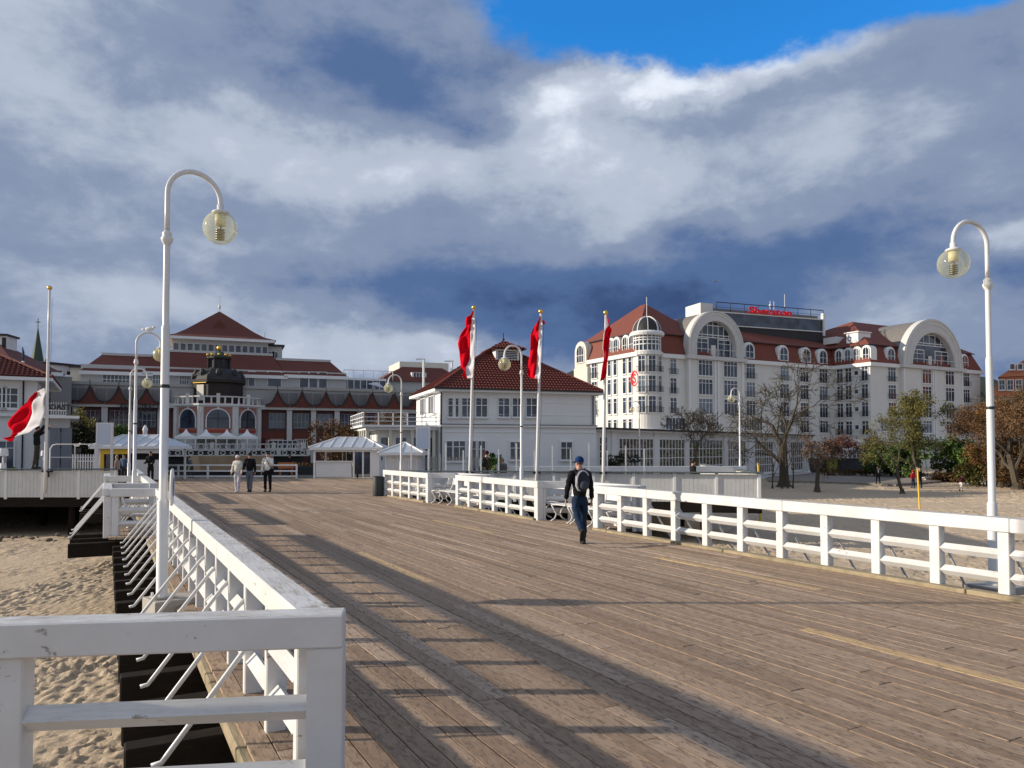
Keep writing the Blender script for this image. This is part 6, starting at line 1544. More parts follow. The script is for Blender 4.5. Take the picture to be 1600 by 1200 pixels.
# ================================================================== PEOPLE
def skin_mesh(chains, root_i=0, sub=2):
    """chains: list of vertex lists [(pos, rx, ry)], first vertex of later chains may be ('j', chain, idx)"""
    me = bpy.data.meshes.new('body'); V, E, Rr, loc = [], [], [], {}
    for ci, ch in enumerate(chains):
        prev = None
        for vi, v in enumerate(ch):
            if v[0] == 'j': idx = loc[(v[1], v[2])]
            else: idx = len(V); V.append(tuple(v[0])); Rr.append((v[1], v[2]))
            loc[(ci, vi)] = idx
            if prev is not None: E.append((prev, idx))
            prev = idx
    me.from_pydata(V, E, []); ob = bpy.data.objects.new('tmp_body', me); COL.objects.link(ob)
    ob.modifiers.new('skin', 'SKIN').use_smooth_shade = True
    lay = me.skin_vertices[0] if len(me.skin_vertices) else me.skin_vertices.new()
    for i, (a, b) in enumerate(Rr): lay.data[i].radius = (a, b); lay.data[i].use_root = (i == 0)
    s_ = ob.modifiers.new('sub', 'SUBSURF'); s_.levels = sub; s_.render_levels = sub
    bpy.context.view_layer.update()
    out = bpy.data.meshes.new_from_object(ob.evaluated_get(bpy.context.evaluated_depsgraph_get()))
    bpy.data.objects.remove(ob); bpy.data.meshes.remove(me); return out
def cloth(name, col, rough=.85, var=.12): return plain(name, col, rough, var, 9.0, bmp=.25, bscale=60, spec=.15, fine=.08)
FOLD = bpy.data.textures.new('cloth_folds', 'CLOUDS'); FOLD.noise_scale = .085; FOLD.noise_depth = 2
def fold(o, amt, detail):
    if not detail: return o
    m = o.modifiers.new('finer', 'SUBSURF'); m.levels = m.render_levels = 1
    m = o.modifiers.new('folds', 'DISPLACE'); m.texture = FOLD; m.strength = amt * 1.6; m.mid_level = .5; m.texture_coords = 'LOCAL'; return o
def person(label, loc, face, H=1.75, arms=((5, 8, 10), (5, 8, 10)), legs=((4, 0, 3), (-4, 0, 3)), top=(.1, .1, .1), bottom=(.05, .05, .06), shoe=(.03, .03, .03), hat=None, hair=(.04, .03, .025), lean=0, puff=0.0, detail=1, head_turn=(0, 0), bag=None, collar=True, beanie=False, longcoat=0.0, waist_only=False):
    """arms/legs per side (left, right): (forward swing, elbow or knee bend, outward) in degrees; figure faces local +y"""
    k = H / 1.75
    def D3(fwd, out, side): f_, o_ = R(fwd), R(out); return Vector((side * math.sin(o_), math.sin(f_) * math.cos(o_), -math.cos(f_) * math.cos(o_)))
    la = R(lean); up_ = Vector((0, math.sin(la), math.cos(la)))
    pel = Vector((0, 0, .95)); sp1 = pel + up_ * .16; ch_ = pel + up_ * .36; nb = pel + up_ * .50; nk = pel + up_ * .57
    hy, hp = head_turn; hf = Vector((math.sin(R(hy)) * math.cos(R(hp)), math.cos(R(hy)) * math.cos(R(hp)), math.sin(R(hp))))
    hd = nk + Vector((0, .02, .10)) + hf * .01; ht_ = hd + Vector((0, 0, .06))
    A, Lg = [], []
    for i, side in enumerate((-1, 1)):
        fw, out_, el_ = arms[i]; s0_ = nb + Vector((side * .17, 0, -.045)); e_ = s0_ + D3(fw, out_, side) * .29
        w_ = e_ + D3(fw + el_, out_ * .3, side) * .25; dd = D3(fw + el_ + 6, 0, side); h_ = w_ + dd * .075; A.append((s0_, e_, w_, h_, dd))
        fw, kn, out_ = legs[i]; h0 = pel + Vector((side * .09, 0, -.05)); k_ = h0 + D3(fw, out_, side) * .43; a_ = k_ + D3(fw - kn, out_ * .4, side) * .41
        Lg.append((h0, k_, a_, fw - kn))
    feet = min(l[2].z for l in Lg) - .085; off = Vector((0, 0, -feet))
    def S(v): return (v + off) * k
    t = thing('person', label, 'person', loc, face, 'people on the square and the beach')
    # continuous body: trunk, head, arms with hands, legs
    b_ = [[(S(pel), .08 * k, .06 * k), (S(sp1), .08 * k, .06 * k), (S(ch_), .13 * k, .09 * k), (S(nb), .085 * k, .065 * k), (S(nk), .052 * k, .055 * k), (S(hd + Vector((0, 0, -.03))), .066 * k, .078 * k), (S(hd + Vector((0, 0, .035))), .074 * k, .09 * k), (S(ht_ + Vector((0, 0, .035))), .052 * k, .065 * k)]]
    b_.append([('j', 0, 5), (S(hd + hf * .098 + Vector((0, 0, -.02))), .012 * k, .012 * k)])
    for i, side in enumerate((-1, 1)):
        s0_, e_, w_, h_, dd = A[i]
        b_.append([('j', 0, 3), (S(s0_), .055 * k, .055 * k), (S(e_), .038 * k, .038 * k), (S(w_), .024 * k, .026 * k), (S(h_), .028 * k, .016 * k)]); ci = len(b_) - 1
        if detail:
            lat = Vector((0, 1, 0)).cross(dd).normalized(); fwv = Vector((0, 1, 0))
            for q, ln_ in ((-1.5, .055), (-.5, .068), (.5, .072), (1.5, .064)):
                bs = h_ + dd * .025 + fwv * (q * .017); md = bs + dd * ln_ * .55; tp = md + (dd * .5 - lat * side * .55 * -1).normalized() * ln_ * .5
                b_.append([('j', ci, 4), (S(bs), .0085 * k, .0085 * k), (S(md), .008 * k, .008 * k), (S(tp), .0065 * k, .0065 * k)])
            th = w_ + dd * .03 + fwv * .028; b_.append([('j', ci, 4), (S(th), .010 * k, .010 * k), (S(th + dd * .045 + fwv * .018), .008 * k, .008 * k)])
    for i, side in enumerate((-1, 1)):
        h0, k_, a_, sh = Lg[i]; b_.append([('j', 0, 0), (S(h0), .06 * k, .06 * k), (S(k_), .05 * k, .055 * k), (S(a_), .034 * k, .038 * k)])
    M_ = bpy.data.materials.get('skin'); me = skin_mesh(b_, sub=2 if detail else 1); me.materials.clear(); me.materials.append(M_); link('body', me, t)
    # face and ears
    q = MB(); rt = Vector((hf.y, -hf.x, 0)).normalized()
    for sx in (-1, 1): q.ell(S(hd + rt * (sx * .075)), (.012 * k, .02 * k, .032 * k), 8, 6)
    q.build('ears', M_, t)
    q = MB()
    for sx in (-1, 1): q.ell(S(hd + hf * .083 + rt * (sx * .03) + Vector((0, 0, .022))), (.012 * k, .008 * k, .008 * k), 6, 5)
    q.ell(S(hd + hf * .082 + Vector((0, 0, -.052))), (.024 * k, .008 * k, .006 * k), 6, 4); q.build('eyes_and_mouth', M_HAIRD, t)
    # trousers
    T_ = [[(S(pel + Vector((0, 0, .06))), .135 * k, .105 * k), (S(pel + Vector((0, 0, -.03))), .132 * k, .115 * k)]]
    for i in (0, 1):
        h0, k_, a_, sh = Lg[i]; T_.append([('j', 0, 1), (S(h0 + Vector((0, 0, -.08))), .098 * k, .105 * k), (S(k_), .070 * k, .075 * k), (S(k_.lerp(a_, .5)), .064 * k, .070 * k), (S(a_ + Vector((0, 0, .0))), .058 * k, .068 * k)])
    me = skin_mesh(T_, sub=2 if detail else 1); me.materials.clear(); me.materials.append(cloth('trouser_cloth', bottom)); fold(link('trousers', me, t), .022 * k, detail)
    # jacket
    pf = puff; J = [[(S(pel + Vector((0, 0, -.075 - longcoat))), (.150 + pf) * k, (.125 + pf) * k), (S(sp1), (.145 + pf) * k, (.115 + pf) * k), (S(ch_), (.165 + pf) * k, (.125 + pf) * k), (S(nb + Vector((0, 0, -.01))), .115 * k, .085 * k), (S(nk + Vector((0, 0, .0 if collar else -.03))), .062 * k, .066 * k)]]
    for i in (0, 1):
        s0_, e_, w_, h_, dd = A[i]; J.append([('j', 0, 3), (S(s0_), (.078 + pf * .5) * k, (.080 + pf * .5) * k), (S(s0_.lerp(e_, .6)), (.062 + pf * .6) * k, (.064 + pf * .6) * k), (S(e_), (.054 + pf * .6) * k, (.056 + pf * .6) * k), (S(w_), (.038 + pf * .5) * k, (.040 + pf * .5) * k)])
    me = skin_mesh(J, sub=2 if detail else 1); me.materials.clear(); me.materials.append(cloth('jacket_cloth', top)); fold(link('jacket', me, t), .030 * k, detail)
    # shoes
    sm_ = cloth('shoe_leather', shoe, .6)
    for i in (0, 1):
        h0, k_, a_, sh = Lg[i]; q = MB(); q.sm = True; an = R(min(40, max(-70, sh)))
        Tm = Matrix.Translation(S(a_)) @ Matrix.Rotation(an, 4, 'X')
        q.ell((0, .05 * k, -.05 * k), (.048 * k, .135 * k, .042 * k), 12, 8, Tm); q.ell((0, -.02 * k, -.01 * k), (.045 * k, .055 * k, .06 * k), 10, 6, Tm); q.sm = False; q.box(-.045 * k, .045 * k, -.075 * k, .175 * k, -.092 * k, -.07 * k, c=.008, T=Tm); q.build('shoe', sm_, t)
    # hair, hat
    q = MB(); q.sm = True; c = hd + Vector((0, 0, .03)) - hf * .012
    q.ell(S(c + Vector((0, 0, .012))), (.087 * k, .098 * k, .095 * k), 16, 10)
    if not (hat and beanie is False and detail == 2):
        pass
    hp_ = [f_ for f_ in range(len(q.Fc))]
    keep = []
    hc = S(c)
    for f_ in q.Fc:
        m = sum((Vector(q.V[i]) for i in f_), Vector()) / len(f_) - hc
        if m.z > .02 * k or (m.dot(hf) < .01 * k and m.z > -.065 * k): keep.append(f_)
    q.Fc = keep; q.mi = [0] * len(keep); q.smf = [True] * len(keep); q.build('hair', cloth('hair', hair, .6), t)
    if hat:
        q = MB(); q.sm = True
        if beanie: q.ell(S(c + Vector((0, 0, .04))), (.098 * k, .108 * k, .098 * k), 16, 10); q.lathe([(.098 * k, -.02 * k), (.103 * k, .0), (.10 * k, .03 * k)], 16, Matrix.Translation(S(c + Vector((0, 0, .02))))); 
        else:
            q.ell(S(c + Vector((0, 0, .035))), (.094 * k, .106 * k, .090 * k), 16, 10)
            b0 = S(c + Vector((0, 0, .028))); q.sm = False
            rr = [b0 + (hf * (.10 * math.cos(a)) + rt * (.085 * math.sin(a))) * k for a in [R(x) for x in range(-75, 76, 15)]]; ro = [b0 + (hf * (.10 + .085 * math.cos(a) * 1.0) * 1 + rt * (.08 * math.sin(a))) * k + Vector((0, 0, -.018 * k)) for a in [R(x) for x in range(-75, 76, 15)]]
            n_ = len(rr); q.add(rr + ro, [(i, i + 1, n_ + i + 1, n_ + i) for i in range(n_ - 1)])
            q.lathe([(.012 * k, .094 * k), (.001, .10 * k)], 8, Matrix.Translation(S(c + Vector((0, 0, .035)))))
        if not beanie:
            zc_ = S(c + Vector((0, 0, .0))).z; q.Fc2 = [(f_, s_) for f_, s_ in zip(q.Fc, q.smf) if min(q.V[i][2] for i in f_) > zc_ - .005 or len(f_) == 4 and max(q.V[i][2] for i in f_) > zc_]
            q.Fc = [a for a, _ in q.Fc2]; q.smf = [b for _, b in q.Fc2]; q.mi = [0] * len(q.Fc)
        q.build('cap' if not beanie else 'woolly_hat', cloth('hat_cloth', hat), t)
    if bag == 'backpack':
        q = MB(); q.sm = True; q.ell(S(ch_ + Vector((.01, -.20, -.03))), (.155 * k, .10 * k, .24 * k), 18, 12); bp = q.build('backpack', cloth('dark_backpack', (.028, .032, .05)), t)
        q = MB(); q.sm = True
        cen = ch_ + Vector((.01, -.20, -.03)); arc = []
        for a in range(200, 20, -12): 
            an = R(a); arc.append(S(cen + Vector((.125 * math.cos(an), -.075, .20 * math.sin(an)))))
        q.tube(arc, .017 * k, 6); arc2 = [S(cen + Vector((-.13, -.055, z_))) for z_ in (.10, .0, -.10)] + [S(cen + Vector((-.10, -.075, -.19))), S(cen + Vector((-.06, -.085, -.20)))]
        q.tube(arc2, [.022 * k, .026 * k, .028 * k, .022 * k, .01 * k], 6); q.build('grey_piping', cloth('grey_piping', (.42, .43, .45)), bp)
        q = MB(); q.sm = True; q.ell(S(cen + Vector((.02, -.085, -.09))), (.095 * k, .045 * k, .10 * k), 12, 8); q.build('front_pocket', cloth('grey_pocket', (.06, .065, .085)), bp)
        q = MB()
        for sx in (-1, 1): q.tube([S(ch_ + Vector((sx * .10, -.12, .10))), S(nb + Vector((sx * .10, -.03, .06))), S(nb + Vector((sx * .10, .10, -.04))), S(ch_ + Vector((sx * .12, .13, -.1)))], .018 * k, 6)
        q.build('shoulder_strap', cloth('strap', (.02, .02, .025)), bp)
    if bag == 'shoulder':
        q = MB(); q.sm = True; q.ell(S(pel + Vector((-.19, .06, -.02))), (.11 * k, .055 * k, .10 * k), 14, 8); hb = q.build('shoulder_bag', cloth('black_bag', (.012, .012, .014)), t)
        q = MB(); q.tube([S(pel + Vector((-.2, .07, .06))), S(ch_ + Vector((-.05, .155, 0))), S(nb + Vector((.10, .06, .05))), S(nb + Vector((.10, -.08, .02)))], .014 * k, 6); q.build('strap', cloth('black_strap', (.012, .012, .014)), hb)
    return t
M_HAIRD = plain('dark_feature', (.03, .02, .018), .6, .05)
PI = math.pi
person('man walking away in blue cap, black jacket, jeans and grey trimmed backpack', G(906, 850, 0), R(8), 1.76, arms=((2, 16, 12), (-4, 14, 14)), legs=((-24, 34, -1), (5, 3, 0)), top=(.008, .008, .010), bottom=(.013, .026, .055), shoe=(.02, .02, .02), hat=(.008, .028, .11), hair=(.10, .09, .08), bag='backpack', head_turn=(-35, -8), puff=.008)
person('stroller in white jacket, white bobble hat and pale leggings, leftmost of three', G(371, 768.5, 0), PI - .1, 1.60, arms=((6, 12, 12), (6, 12, 18)), legs=((12, 6, 2), (-8, 4, 3)), top=(.66, .63, .56), bottom=(.50, .48, .52), shoe=(.7, .68, .64), hat=(.70, .60, .58), puff=.03, beanie=True, head_turn=(25, -5))
person('stroller in black jacket, grey jeans and black cap, middle of three', G(390, 768.5, 0), PI + .1, 1.70, arms=((-6, 10, 12), (10, 16, 40)), legs=((8, 4, -2), (-6, 6, -1)), top=(.012, .012, .014), bottom=(.14, .15, .18), shoe=(.01, .01, .012), hat=(.02, .018, .016), puff=.02, beanie=True, head_turn=(-15, 0))
person('stroller in white jacket and black trousers with a black shoulder bag, rightmost of three', G(418, 768.5, 0), PI, 1.74, arms=((30, 14, 75), (4, 12, 12)), legs=((4, 2, 4), (-4, 4, 4)), top=(.68, .66, .62), bottom=(.010, .010, .012), shoe=(.01, .01, .01), hair=(.015, .012, .01), puff=.02, bag='shoulder')
person('dark clothed person standing with hands joined beside the left kiosk', (PD(235, 750, 42.0).x, 42.0, 0), PI, 1.72, arms=((16, 6, 62), (16, 6, 62)), top=(.010, .010, .012), bottom=(.012, .012, .014), puff=.03, longcoat=.05, hair=(.02, .015, .012), legs=((3, 0, 4), (-3, 4, 4)))
a_ = PD(57, 727.5, 33.0); person('man standing on the windbreak in dark jacket, arms up at the flagpole', (a_.x, a_.y, 1.05), R(-70), 1.83, arms=((115, 20, 30), (130, 8, 25)), legs=((0, 3, 8), (-3, 4, 7)), top=(.012, .012, .014), bottom=(.045, .040, .035), hair=(.03, .02, .02), puff=.02)
def standing(label, px, ytop, D, H, face, **k):
    a_ = PD(px, ytop, D); person(label, (a_.x, a_.y, a_.z - H), face, H, **k)
standing('person in brown coat and dark red hat, left of the pair behind the windbreak', 760, 706, 34, 1.72, R(-60), top=(.06, .045, .025), bottom=(.02, .02, .02), hat=(.06, .012, .016), beanie=True, puff=.035, bag='backpack', detail=1)
standing('person with brown hair in grey jacket, right of the pair behind the windbreak', 785.5, 717, 34, 1.58, R(40), top=(.10, .10, .11), bottom=(.03, .03, .04), hair=(.22, .10, .05), puff=.03)
standing('dark haired woman in black walking behind the right end of the windbreak', 1082.5, 719.5, 33.5, 1.66, R(-80), top=(.012, .012, .013), bottom=(.02, .02, .02), hair=(.02, .014, .012), puff=.02)
person('dark clothed walker seen from behind on the path near the shrubbery', G(1372, 756, -1.78), R(5), 1.76, top=(.02, .02, .026), bottom=(.015, .017, .025), detail=0, bag='backpack', legs=((6, 2, 4), (-6, 4, 4)))
person('walker in a bright red hooded jacket beside the yellow beach post', G(1427, 762, -1.9), R(20), 1.62, top=(.52, .02, .03), bottom=(.03, .05, .08), hat=(.55, .02, .03), beanie=True, detail=0, puff=.03, arms=((-6, 20, 10), (4, 10, 10)))
person('walker in a long dark coat right of the one in red', G(1437.5, 762, -1.9), R(10), 1.80, top=(.012, .013, .02), bottom=(.03, .035, .06), hat=(.5, .4, .35), beanie=True, detail=0, puff=.02, longcoat=.12)
person('running child in dark red top and white trousers on the sand', G(1502, 768, -1.93), R(-60), 1.55, top=(.06, .015, .018), bottom=(.62, .58, .50), detail=0, legs=((28, 10, 3), (-22, 30, 3)), arms=((-25, 10, 40), (20, 10, 50)), lean=10)
a_ = PD(300, 716, 50.5); person('person in grey coat bending beside the low fence in the distance', (a_.x, a_.y, -.06), R(90), 1.45, top=(.13, .14, .16), bottom=(.06, .07, .09), detail=0, lean=22, legs=((10, 12, 4), (-4, 6, 4)), arms=((30, 8, 20), (30, 8, 20)))
a_ = PD(453, 712, 55); person('person in a dark coat with a pink scarf by the orange box beyond the fence', (a_.x, a_.y, 2 + (698 - 712) * 55 / F_PX - 1.5 + .05), R(120), 1.5, top=(.02, .015, .018), bottom=(.02, .02, .02), detail=0, puff=.03)
a_ = PD(183, 714, 41.2); person('person in a beige coat looking down inside the left kiosk', (a_.x, a_.y, 0), R(100), 1.5, top=(.34, .27, .21), bottom=(.04, .04, .05), hair=(.32, .22, .14), detail=0, puff=.02)
a_ = PD(194, 709, 42.2); person('seated looking person further inside the left kiosk, right of the beige coat', (a_.x, a_.y, 0), R(180), 1.58, top=(.10, .14, .20), bottom=(.04, .04, .05), detail=0)
a_ = PD(556, 722, 47.6); person('person in white top behind the glass of the ticket kiosk', (a_.x, a_.y, .03), R(200), 1.42, top=(.55, .52, .48), bottom=(.02, .02, .02), hair=(.015, .012, .01), detail=0)

# ================================================================== SMALL THINGS
def signboard(label, pa, pb, pt_, pbm, D, zbase=0.0, col=None):
    a_ = PD(pa, pt_, D); b = PD(pb, pt_, D); w_ = b.x - a_.x; zt = a_.z; zb = PD(pa, pbm, D).z
    t = thing('display_board', label, 'sign board', (a_.x, D, 0)); q = MB()
    for x in (0, w_): q.box(x - .05, x + .05, -.05, .05, zbase, zt + .02)
    q.box(.05, w_ - .05, -.04, .04, zt - .06, zt + .02); q.box(.05, w_ - .05, -.04, .04, zb - .06, zb); q.build('frame', M_WHITE, t)
    q = MB(); q.box(.05, w_ - .05, -.03, .03, zb, zt - .06); q.build('blank_panel', M_BOARD, t)
M_BOARD = plain('pale_blue_board', (.52, .58, .68), .45, .04, 1.0)
signboard('blank pale board on two white posts in front of the left kiosk', 152.5, 175.5, 661, 694, 38.5)
signboard('blank pale blue board on two posts in front of the restaurant wing', 651.5, 671, 668, 700, 43)
# litter bin
a_ = G(590.5, 775, 0); t = thing('litter_bin', 'dark cylindrical litter bin at the end of the far right railing', 'litter bin', a_)
q = MB(); q.sm = True; q.lathe([(.20, 0), (.21, .03), (.215, .74), (.20, .76)], 20); q.build('barrel', plain('dark_bin', (.035, .042, .045), .6, .1, 4), t)
q = MB(); q.sm = True; q.lathe([(.225, .74), (.225, .79), (.17, .81), (.16, .78)], 20); q.build('rim', M_DARKM, t)
# glass windscreen with posts on the right square edge
a0_ = PD(640, 735, 33.2); a1_ = PD(1010, 738, 31.9)
t = thing('glass_windscreen', 'low glass windscreen with slim white posts standing behind the right windbreak', 'screen', (a0_.x, a0_.y + .5, 0), math.atan2(a1_.y - a0_.y, a1_.x - a0_.x)); Lw = (a1_ - a0_).length
po = MB(); po.box(-.03, .03, -.03, .03, 0, 2.05); pm = po.mesh('screen_post', M_WHITE); gp = MB(); gp.box(.04, Lw / 13 - .04, -.006, .006, 1.02, 1.55)
M_CLEAR = mat('clear_glass', lambda t_, b: setp(t_, b, col=(.85, .9, .92), rough=.02, trans=1.0, ior=1.05, alpha=.25))
gm = gp.mesh('glass_panel', M_CLEAR)
for k in range(14):
    o_ = link('screen_post', pm, t, (k * Lw / 13, 0, 0)); o_.scale.z = (1.0, .93, 1.05, .9)[k % 4]
    if k < 13: link('glass_panel', gm, t, (k * Lw / 13, 0, 0))
q = MB(); q.box(PD(776, 730, 35).x, PD(1180, 730, 33).x, 34.2, 34.35, .85, 1.12, c=.01); tag(q.build('white_bench_wall', M_WHITE), 'long white seat back running behind the right windbreak', 'bench wall')
# yellow beach posts
for (px, y0_, y1_, D, lab) in ((1187, 776, 724, 40, 'yellow beach post by the end of the panelled windbreak'), (1436, 791, 731, 49, 'yellow beach post on the sand right of the leaning tree')):
    b = PD(px + 1, y0_, D); tp = PD(px - 2.5, y1_, D); b.z = min(b.z, -1.9)
    t = thing('beach_post', lab, 'post', b, 0, 'yellow posts on the beach'); q = MB(); q.tube([(0, 0, -.2), tuple(tp - b)], [.055, .05], 10); q.build('post', M_YEL, t)
    q = MB(); q.tube([tuple((tp - b) * .98), tuple((tp - b) * 1.01)], [.06, .06], 10); q.build('cap', M_KERB, t)
# concrete bench and bins by the path
a_ = PD(1459, 751, 86); t = thing('concrete_bench', 'pale concrete bench by the low brown hedge', 'bench', (a_.x, a_.y, -1.95)); q = MB(); q.box(-1.2, 1.3, -.3, .3, .38, .5, c=.02); q.box(-1.0, .9, -.22, .22, 0, .38); q.build('slab', M_STONE, t)
a_ = PD(1318, 741, 112); t = thing('skip', 'dark grey waste container before the shop entrance', 'container', (a_.x, a_.y, -2.1), R(6)); q = MB(); q.frust((-4.6, 4.6, -1, 1), 0, (-4.9, 4.9, -1.15, 1.15), 2.3, bottom=True); q.build('body', plain('container_grey', (.045, .05, .06), .6, .15), t); q = MB(); q.box(-5.0, 5.0, -1.25, 1.25, 2.3, 2.4); q.build('rim', M_DARKM, t)
a_ = PD(1300, 741, 110); t = thing('wheelie_bin', 'dark bin with a yellow green side left of the grey waste container', 'bin', (a_.x, a_.y, -2.1)); q = MB(); q.frust((-.5, .5, -.4, .4), 0, (-.65, .65, -.5, .5), 2.5, bottom=True); q.build('body', plain('lime_plastic', (.25, .32, .03), .5, .1), t); q = MB(); q.box(-.7, .7, -.55, .55, 2.5, 2.62); q.build('lid', M_DARKM, t)
a_ = PD(1213, 748, 96); t = thing('stone_bench', 'small grey bench against the pavilion wall left of the stems', 'bench', (a_.x, a_.y, -2.1)); q = MB(); q.box(-.9, .9, -.3, .3, .6, .75); q.box(-.7, -.5, -.2, .2, 0, .6); q.box(.5, .7, -.2, .2, 0, .6); q.build('seat', M_STONE, t)
# picket gate, arch frame and white furniture at the left
a_ = PD(112, 727, 40); t = thing('picket_gate', 'white picket gate below the dark bush on the left', 'gate', (a_.x, 40, 0)); b = (146 - 112) / F_PX * 40
q = MB(); q.box(0, .03, 0, 0.06, .3, 2.3)
pk = MB(); pk.box(-.03, .03, -.015, .015, .1, 1.55); pk.prism([(-.03, 1.55), (0, 1.62), (.03, 1.55)], -.015, .015); pkm = pk.mesh('picket', M_TRIM)
for k in range(9): link('picket', pkm, t, (.05 + k * b / 8.5, 0, 0))
q = MB(); q.box(0, b + .1, .016, .05, .35, .42); q.box(0, b + .1, .016, .05, 1.2, 1.27); q.build('cross_bar', M_TRIM, t)
t = thing('arch_frame', 'thin white tubular frame between the flagpole and the picket gate', 'frame', (PD(78, 727, 36).x, 36, 0)); w_ = 70 / F_PX * 36; q = MB(); q.tube([(0, 0, 0), (0, 0, 1.9), (.12, 0, 2.08), (.3, 0, 2.12), (w_, 0, 2.12), (w_, 0, 0)], .03, 6); q.tube([(0, 0, 1.5), (w_, 0, 1.5)], .02, 6); q.tube([(w_ * .55, 0, 0), (w_ * .55, 0, 2.12)], .025, 6); q.build('tube', M_TRIM, t)
t = thing('gull_sign', 'small dark box with a white bird shape above the picket gate', 'sign', (PD(120, 703, 39).x, 39, 0)); q = MB(); zc = PD(120, 703, 39).z; q.box(-.18, .18, -.1, .1, zc - .14, zc + .1); q.tube([(0, 0, 0), (0, 0, zc)], .03, 6); q.build('box', M_DARKM, t); q = MB(); q.sm = True; q.ell((0, 0, zc + .24), (.16, .08, .08), 10, 6); q.ell((.16, 0, zc + .32), (.06, .05, .05), 8, 6); q.build('bird', M_FLAGW, t)
t = thing('heater_shade', 'white lamp shaped outdoor heater at the far left behind the windbreak', 'heater', (PD(5, 727, 37).x, 37, 0)); q = MB(); q.sm = True; zc = PD(5, 701, 37).z; q.lathe([(.16, zc), (.2, zc - .05), (.22, zc - .36)], 14); q.lathe([(.05, 0), (.05, zc - .3)], 8); q.lathe([(.2, .5), (.12, 1.2)], 12); q.build('body', M_TRIM, t)
t = thing('heater_shade', 'white lamp shaped heater just left of the flagpole foot', 'heater', (PD(68.5, 727, 37).x, 37, 0)); q = MB(); q.sm = True; zc = PD(68, 704, 37).z; q.lathe([(.10, zc), (.13, zc - .05), (.14, zc - .26)], 14); q.lathe([(.04, 0), (.04, zc - .2)], 8); q.build('body', M_TRIM, t)
# street light masts behind the restaurant
for (px, yt, D, lab) in ((662, 561, 90, 'thin white lamp mast with a short arm behind the restaurant roof, left one'), (706, 564, 90, 'thin white lamp mast behind the restaurant roof, right one beside the flag')):
    a_ = PD(px, yt, D); t = thing('lamp_mast', lab, 'lamp mast', (a_.x, D, -.1)); q = MB(); q.tube([(0, 0, 0), (0, 0, a_.z)], .16, 6); q.box(-.9 * 1, .2, -.1, .1, a_.z, a_.z + .15); q.build('mast', M_TRIM, t)
# parasol and flag pole shapes by the villa
a_ = PD(36, 568, 60); t = thing('furled_parasol', 'furled dark parasol on a white pole above the villa roof', 'parasol', (a_.x, 60, -.1)); q = MB(); q.tube([(0, 0, 0), (0, 0, a_.z + .3)], .09, 6); q.build('pole', M_TRIM, t); q = MB(); q.sm = True; q.tube([(0, 0, a_.z + .2), (0, 0, a_.z + 1.0), (-.08, 0, a_.z + 1.4)], [.07, .09, .04], 8); q.build('cover', plain('navy_cloth', (.04, .06, .12), .8), t)
# round table on the pavilion side and parasol on the spa terrace
a_ = PD(586, 611, 104); t = thing('tilted_parasol', 'pale tilted parasol on the upper terrace of the spa house', 'parasol', (a_.x, a_.y, a_.z)); q = MB(); q.tube([(0, 0, 0), (-.1, 0, 1.1)], .05, 5); q.lathe([(.02, 1.3), (1.2, .75), (1.15, .7)], 10, Matrix.Rotation(R(14), 4, 'Y')); q.build('shade', M_FLAGW, t)
# gull on the lamp arm and one in the air
def bird(label, loc, flying):
    t = thing('gull', label, 'bird', loc); q = MB(); q.sm = True; q.ell((0, 0, .09), (.15, .065, .065), 12, 8); q.ell((.14, 0, .15), (.048, .042, .042), 10, 6); q.tube([(.17, 0, .15), (.225, 0, .14)], [.014, .004], 6); q.tube([(-.12, 0, .09), (-.26, 0, .08)], [.04, .012], 6)
    if flying:
        for sy in (-1, 1): q.tube([(.02, sy * .04, .10), (.05, sy * .28, .18), (-.04, sy * .55, .12)], [.05, .035, .006], 6)
    else: q.tube([(.0, .02, -.02), (0, .02, .05)], .007, 5); q.tube([(.0, -.02, -.02), (0, -.02, .05)], .007, 5)
    q.build('body', M_TRIM if not flying else M_GREYP, t)
lp = Vector(((211 - 800) / F_PX * 23.6, 23.6, 0)); bird('small white bird perched on the arm of the second left lamp', (lp.x + math.cos(ANG) * .36, lp.y + math.sin(ANG) * .36, 5.63), False)
bird('tiny dark bird flying above the hotel roof', PD(1117, 441, 75), True)
# buried rubble and beams in the shade under the left square
r = random.Random(5)
t = thing('driftwood_pile', 'dark rubble and stones heaped under the left windbreak', 'rubble', (-20, 31.6, -2.05)); q = MB()
for k in range(150):
    x, y = r.uniform(-9, 7.5), r.uniform(-.7, 1.4); s_ = r.uniform(.04, .12); q.ell((x, y, s_ * .3 + max(0, .35 * (1 - abs(y - .4)))), (s_ * r.uniform(.8, 1.6), s_, s_ * .7), 7, 5)
tag(q.build('stones', plain('dark_stone', (.13, .105, .08), .95, .3, 2), t), kind='stuff')

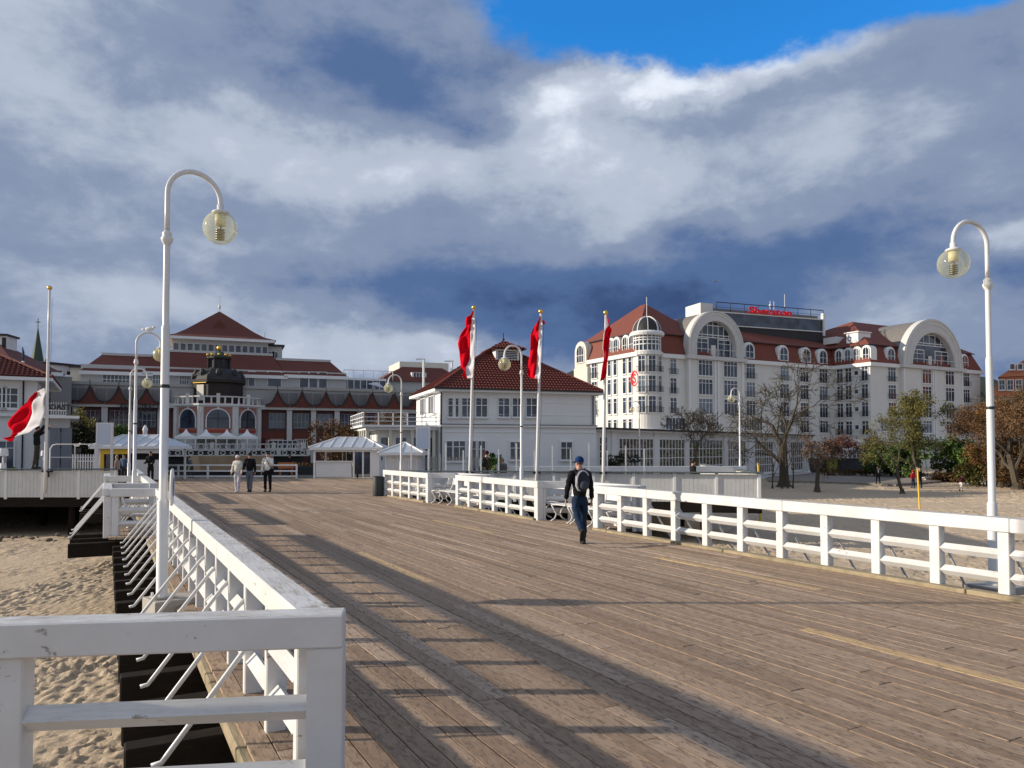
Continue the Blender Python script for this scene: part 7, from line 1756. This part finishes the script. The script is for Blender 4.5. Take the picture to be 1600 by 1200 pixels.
# ================================================================== loose pieces become parts of their own
def split_parts(names):
    for o in list(COL.objects):
        base = o.name.split('.')[0]
        if o.type != 'MESH' or base not in names or o.get('kind') == 'stuff' or o.children: continue
        me = o.data; n = len(me.vertices); par = list(range(n))
        def find(a):
            while par[a] != a: par[a] = par[par[a]]; a = par[a]
            return a
        for e in me.edges:
            a, b = find(e.vertices[0]), find(e.vertices[1])
            if a != b: par[a] = b
        grp = {}
        for p_ in me.polygons: grp.setdefault(find(p_.vertices[0]), []).append(p_)
        if len(grp) < 2: continue
        new = names[base]
        for g in grp.values():
            vi = sorted({v for p_ in g for v in p_.vertices}); mp = {v: i for i, v in enumerate(vi)}; c = sum((me.vertices[v].co for v in vi), Vector()) / len(vi)
            m2 = bpy.data.meshes.new(new); m2.from_pydata([tuple(me.vertices[v].co - c) for v in vi], [], [tuple(mp[v] for v in p_.vertices) for p_ in g])
            for m_ in me.materials: m2.materials.append(m_)
            m2.polygons.foreach_set('use_smooth', [p_.use_smooth for p_ in g]); q = bpy.data.objects.new(new, m2); COL.objects.link(q)
            q.parent = o.parent; q.location = o.matrix_basis @ c; q.rotation_euler = o.rotation_euler; q.scale = o.scale
        bpy.data.objects.remove(o)
split_parts({'pilasters': 'pilaster', 'frame_posts': 'frame_post', 'wing_columns': 'wing_column', 'wing_windows': 'wing_window', 'canopy_posts': 'canopy_post', 'roof_seams': 'roof_seam', 'dark_panels': 'dark_panel',
             'antennas': 'antenna', 'louvres': 'louvre', 'ears': 'ear', 'glazing_bars': 'glazing_bar', 'stock': 'jar', 'ridge_tiles': 'ridge_tile', 'link_frame': 'link_frame', 'roof_terrace_rail': 'terrace_rail',
             'back_frame': 'back_bar', 'string_course': 'string_course', 'bright_roof_box': 'roof_box', 'cross_and_pinnacles': 'pinnacle', 'canopy_post': 'canopy_post', 'box_dormer': 'box_dormer', 'downpipe': 'downpipe', 'lattice': 'lattice_bar', 'front_pocket': 'front_pocket', 'terrace_balustrade': 'balustrade_piece', 'balustrade': 'balustrade_piece', 'shoulder_strap': 'shoulder_strap', 'facade_lettering': 'letter', 'red_roof_lettering': 'letter', 'roof_lettering': 'letter', 'sign_railing': 'railing_bar', 'eyes_and_mouth': 'facial_feature', 'canopy': 'canopy_piece', 'balcony_rail': 'balcony_bar'})
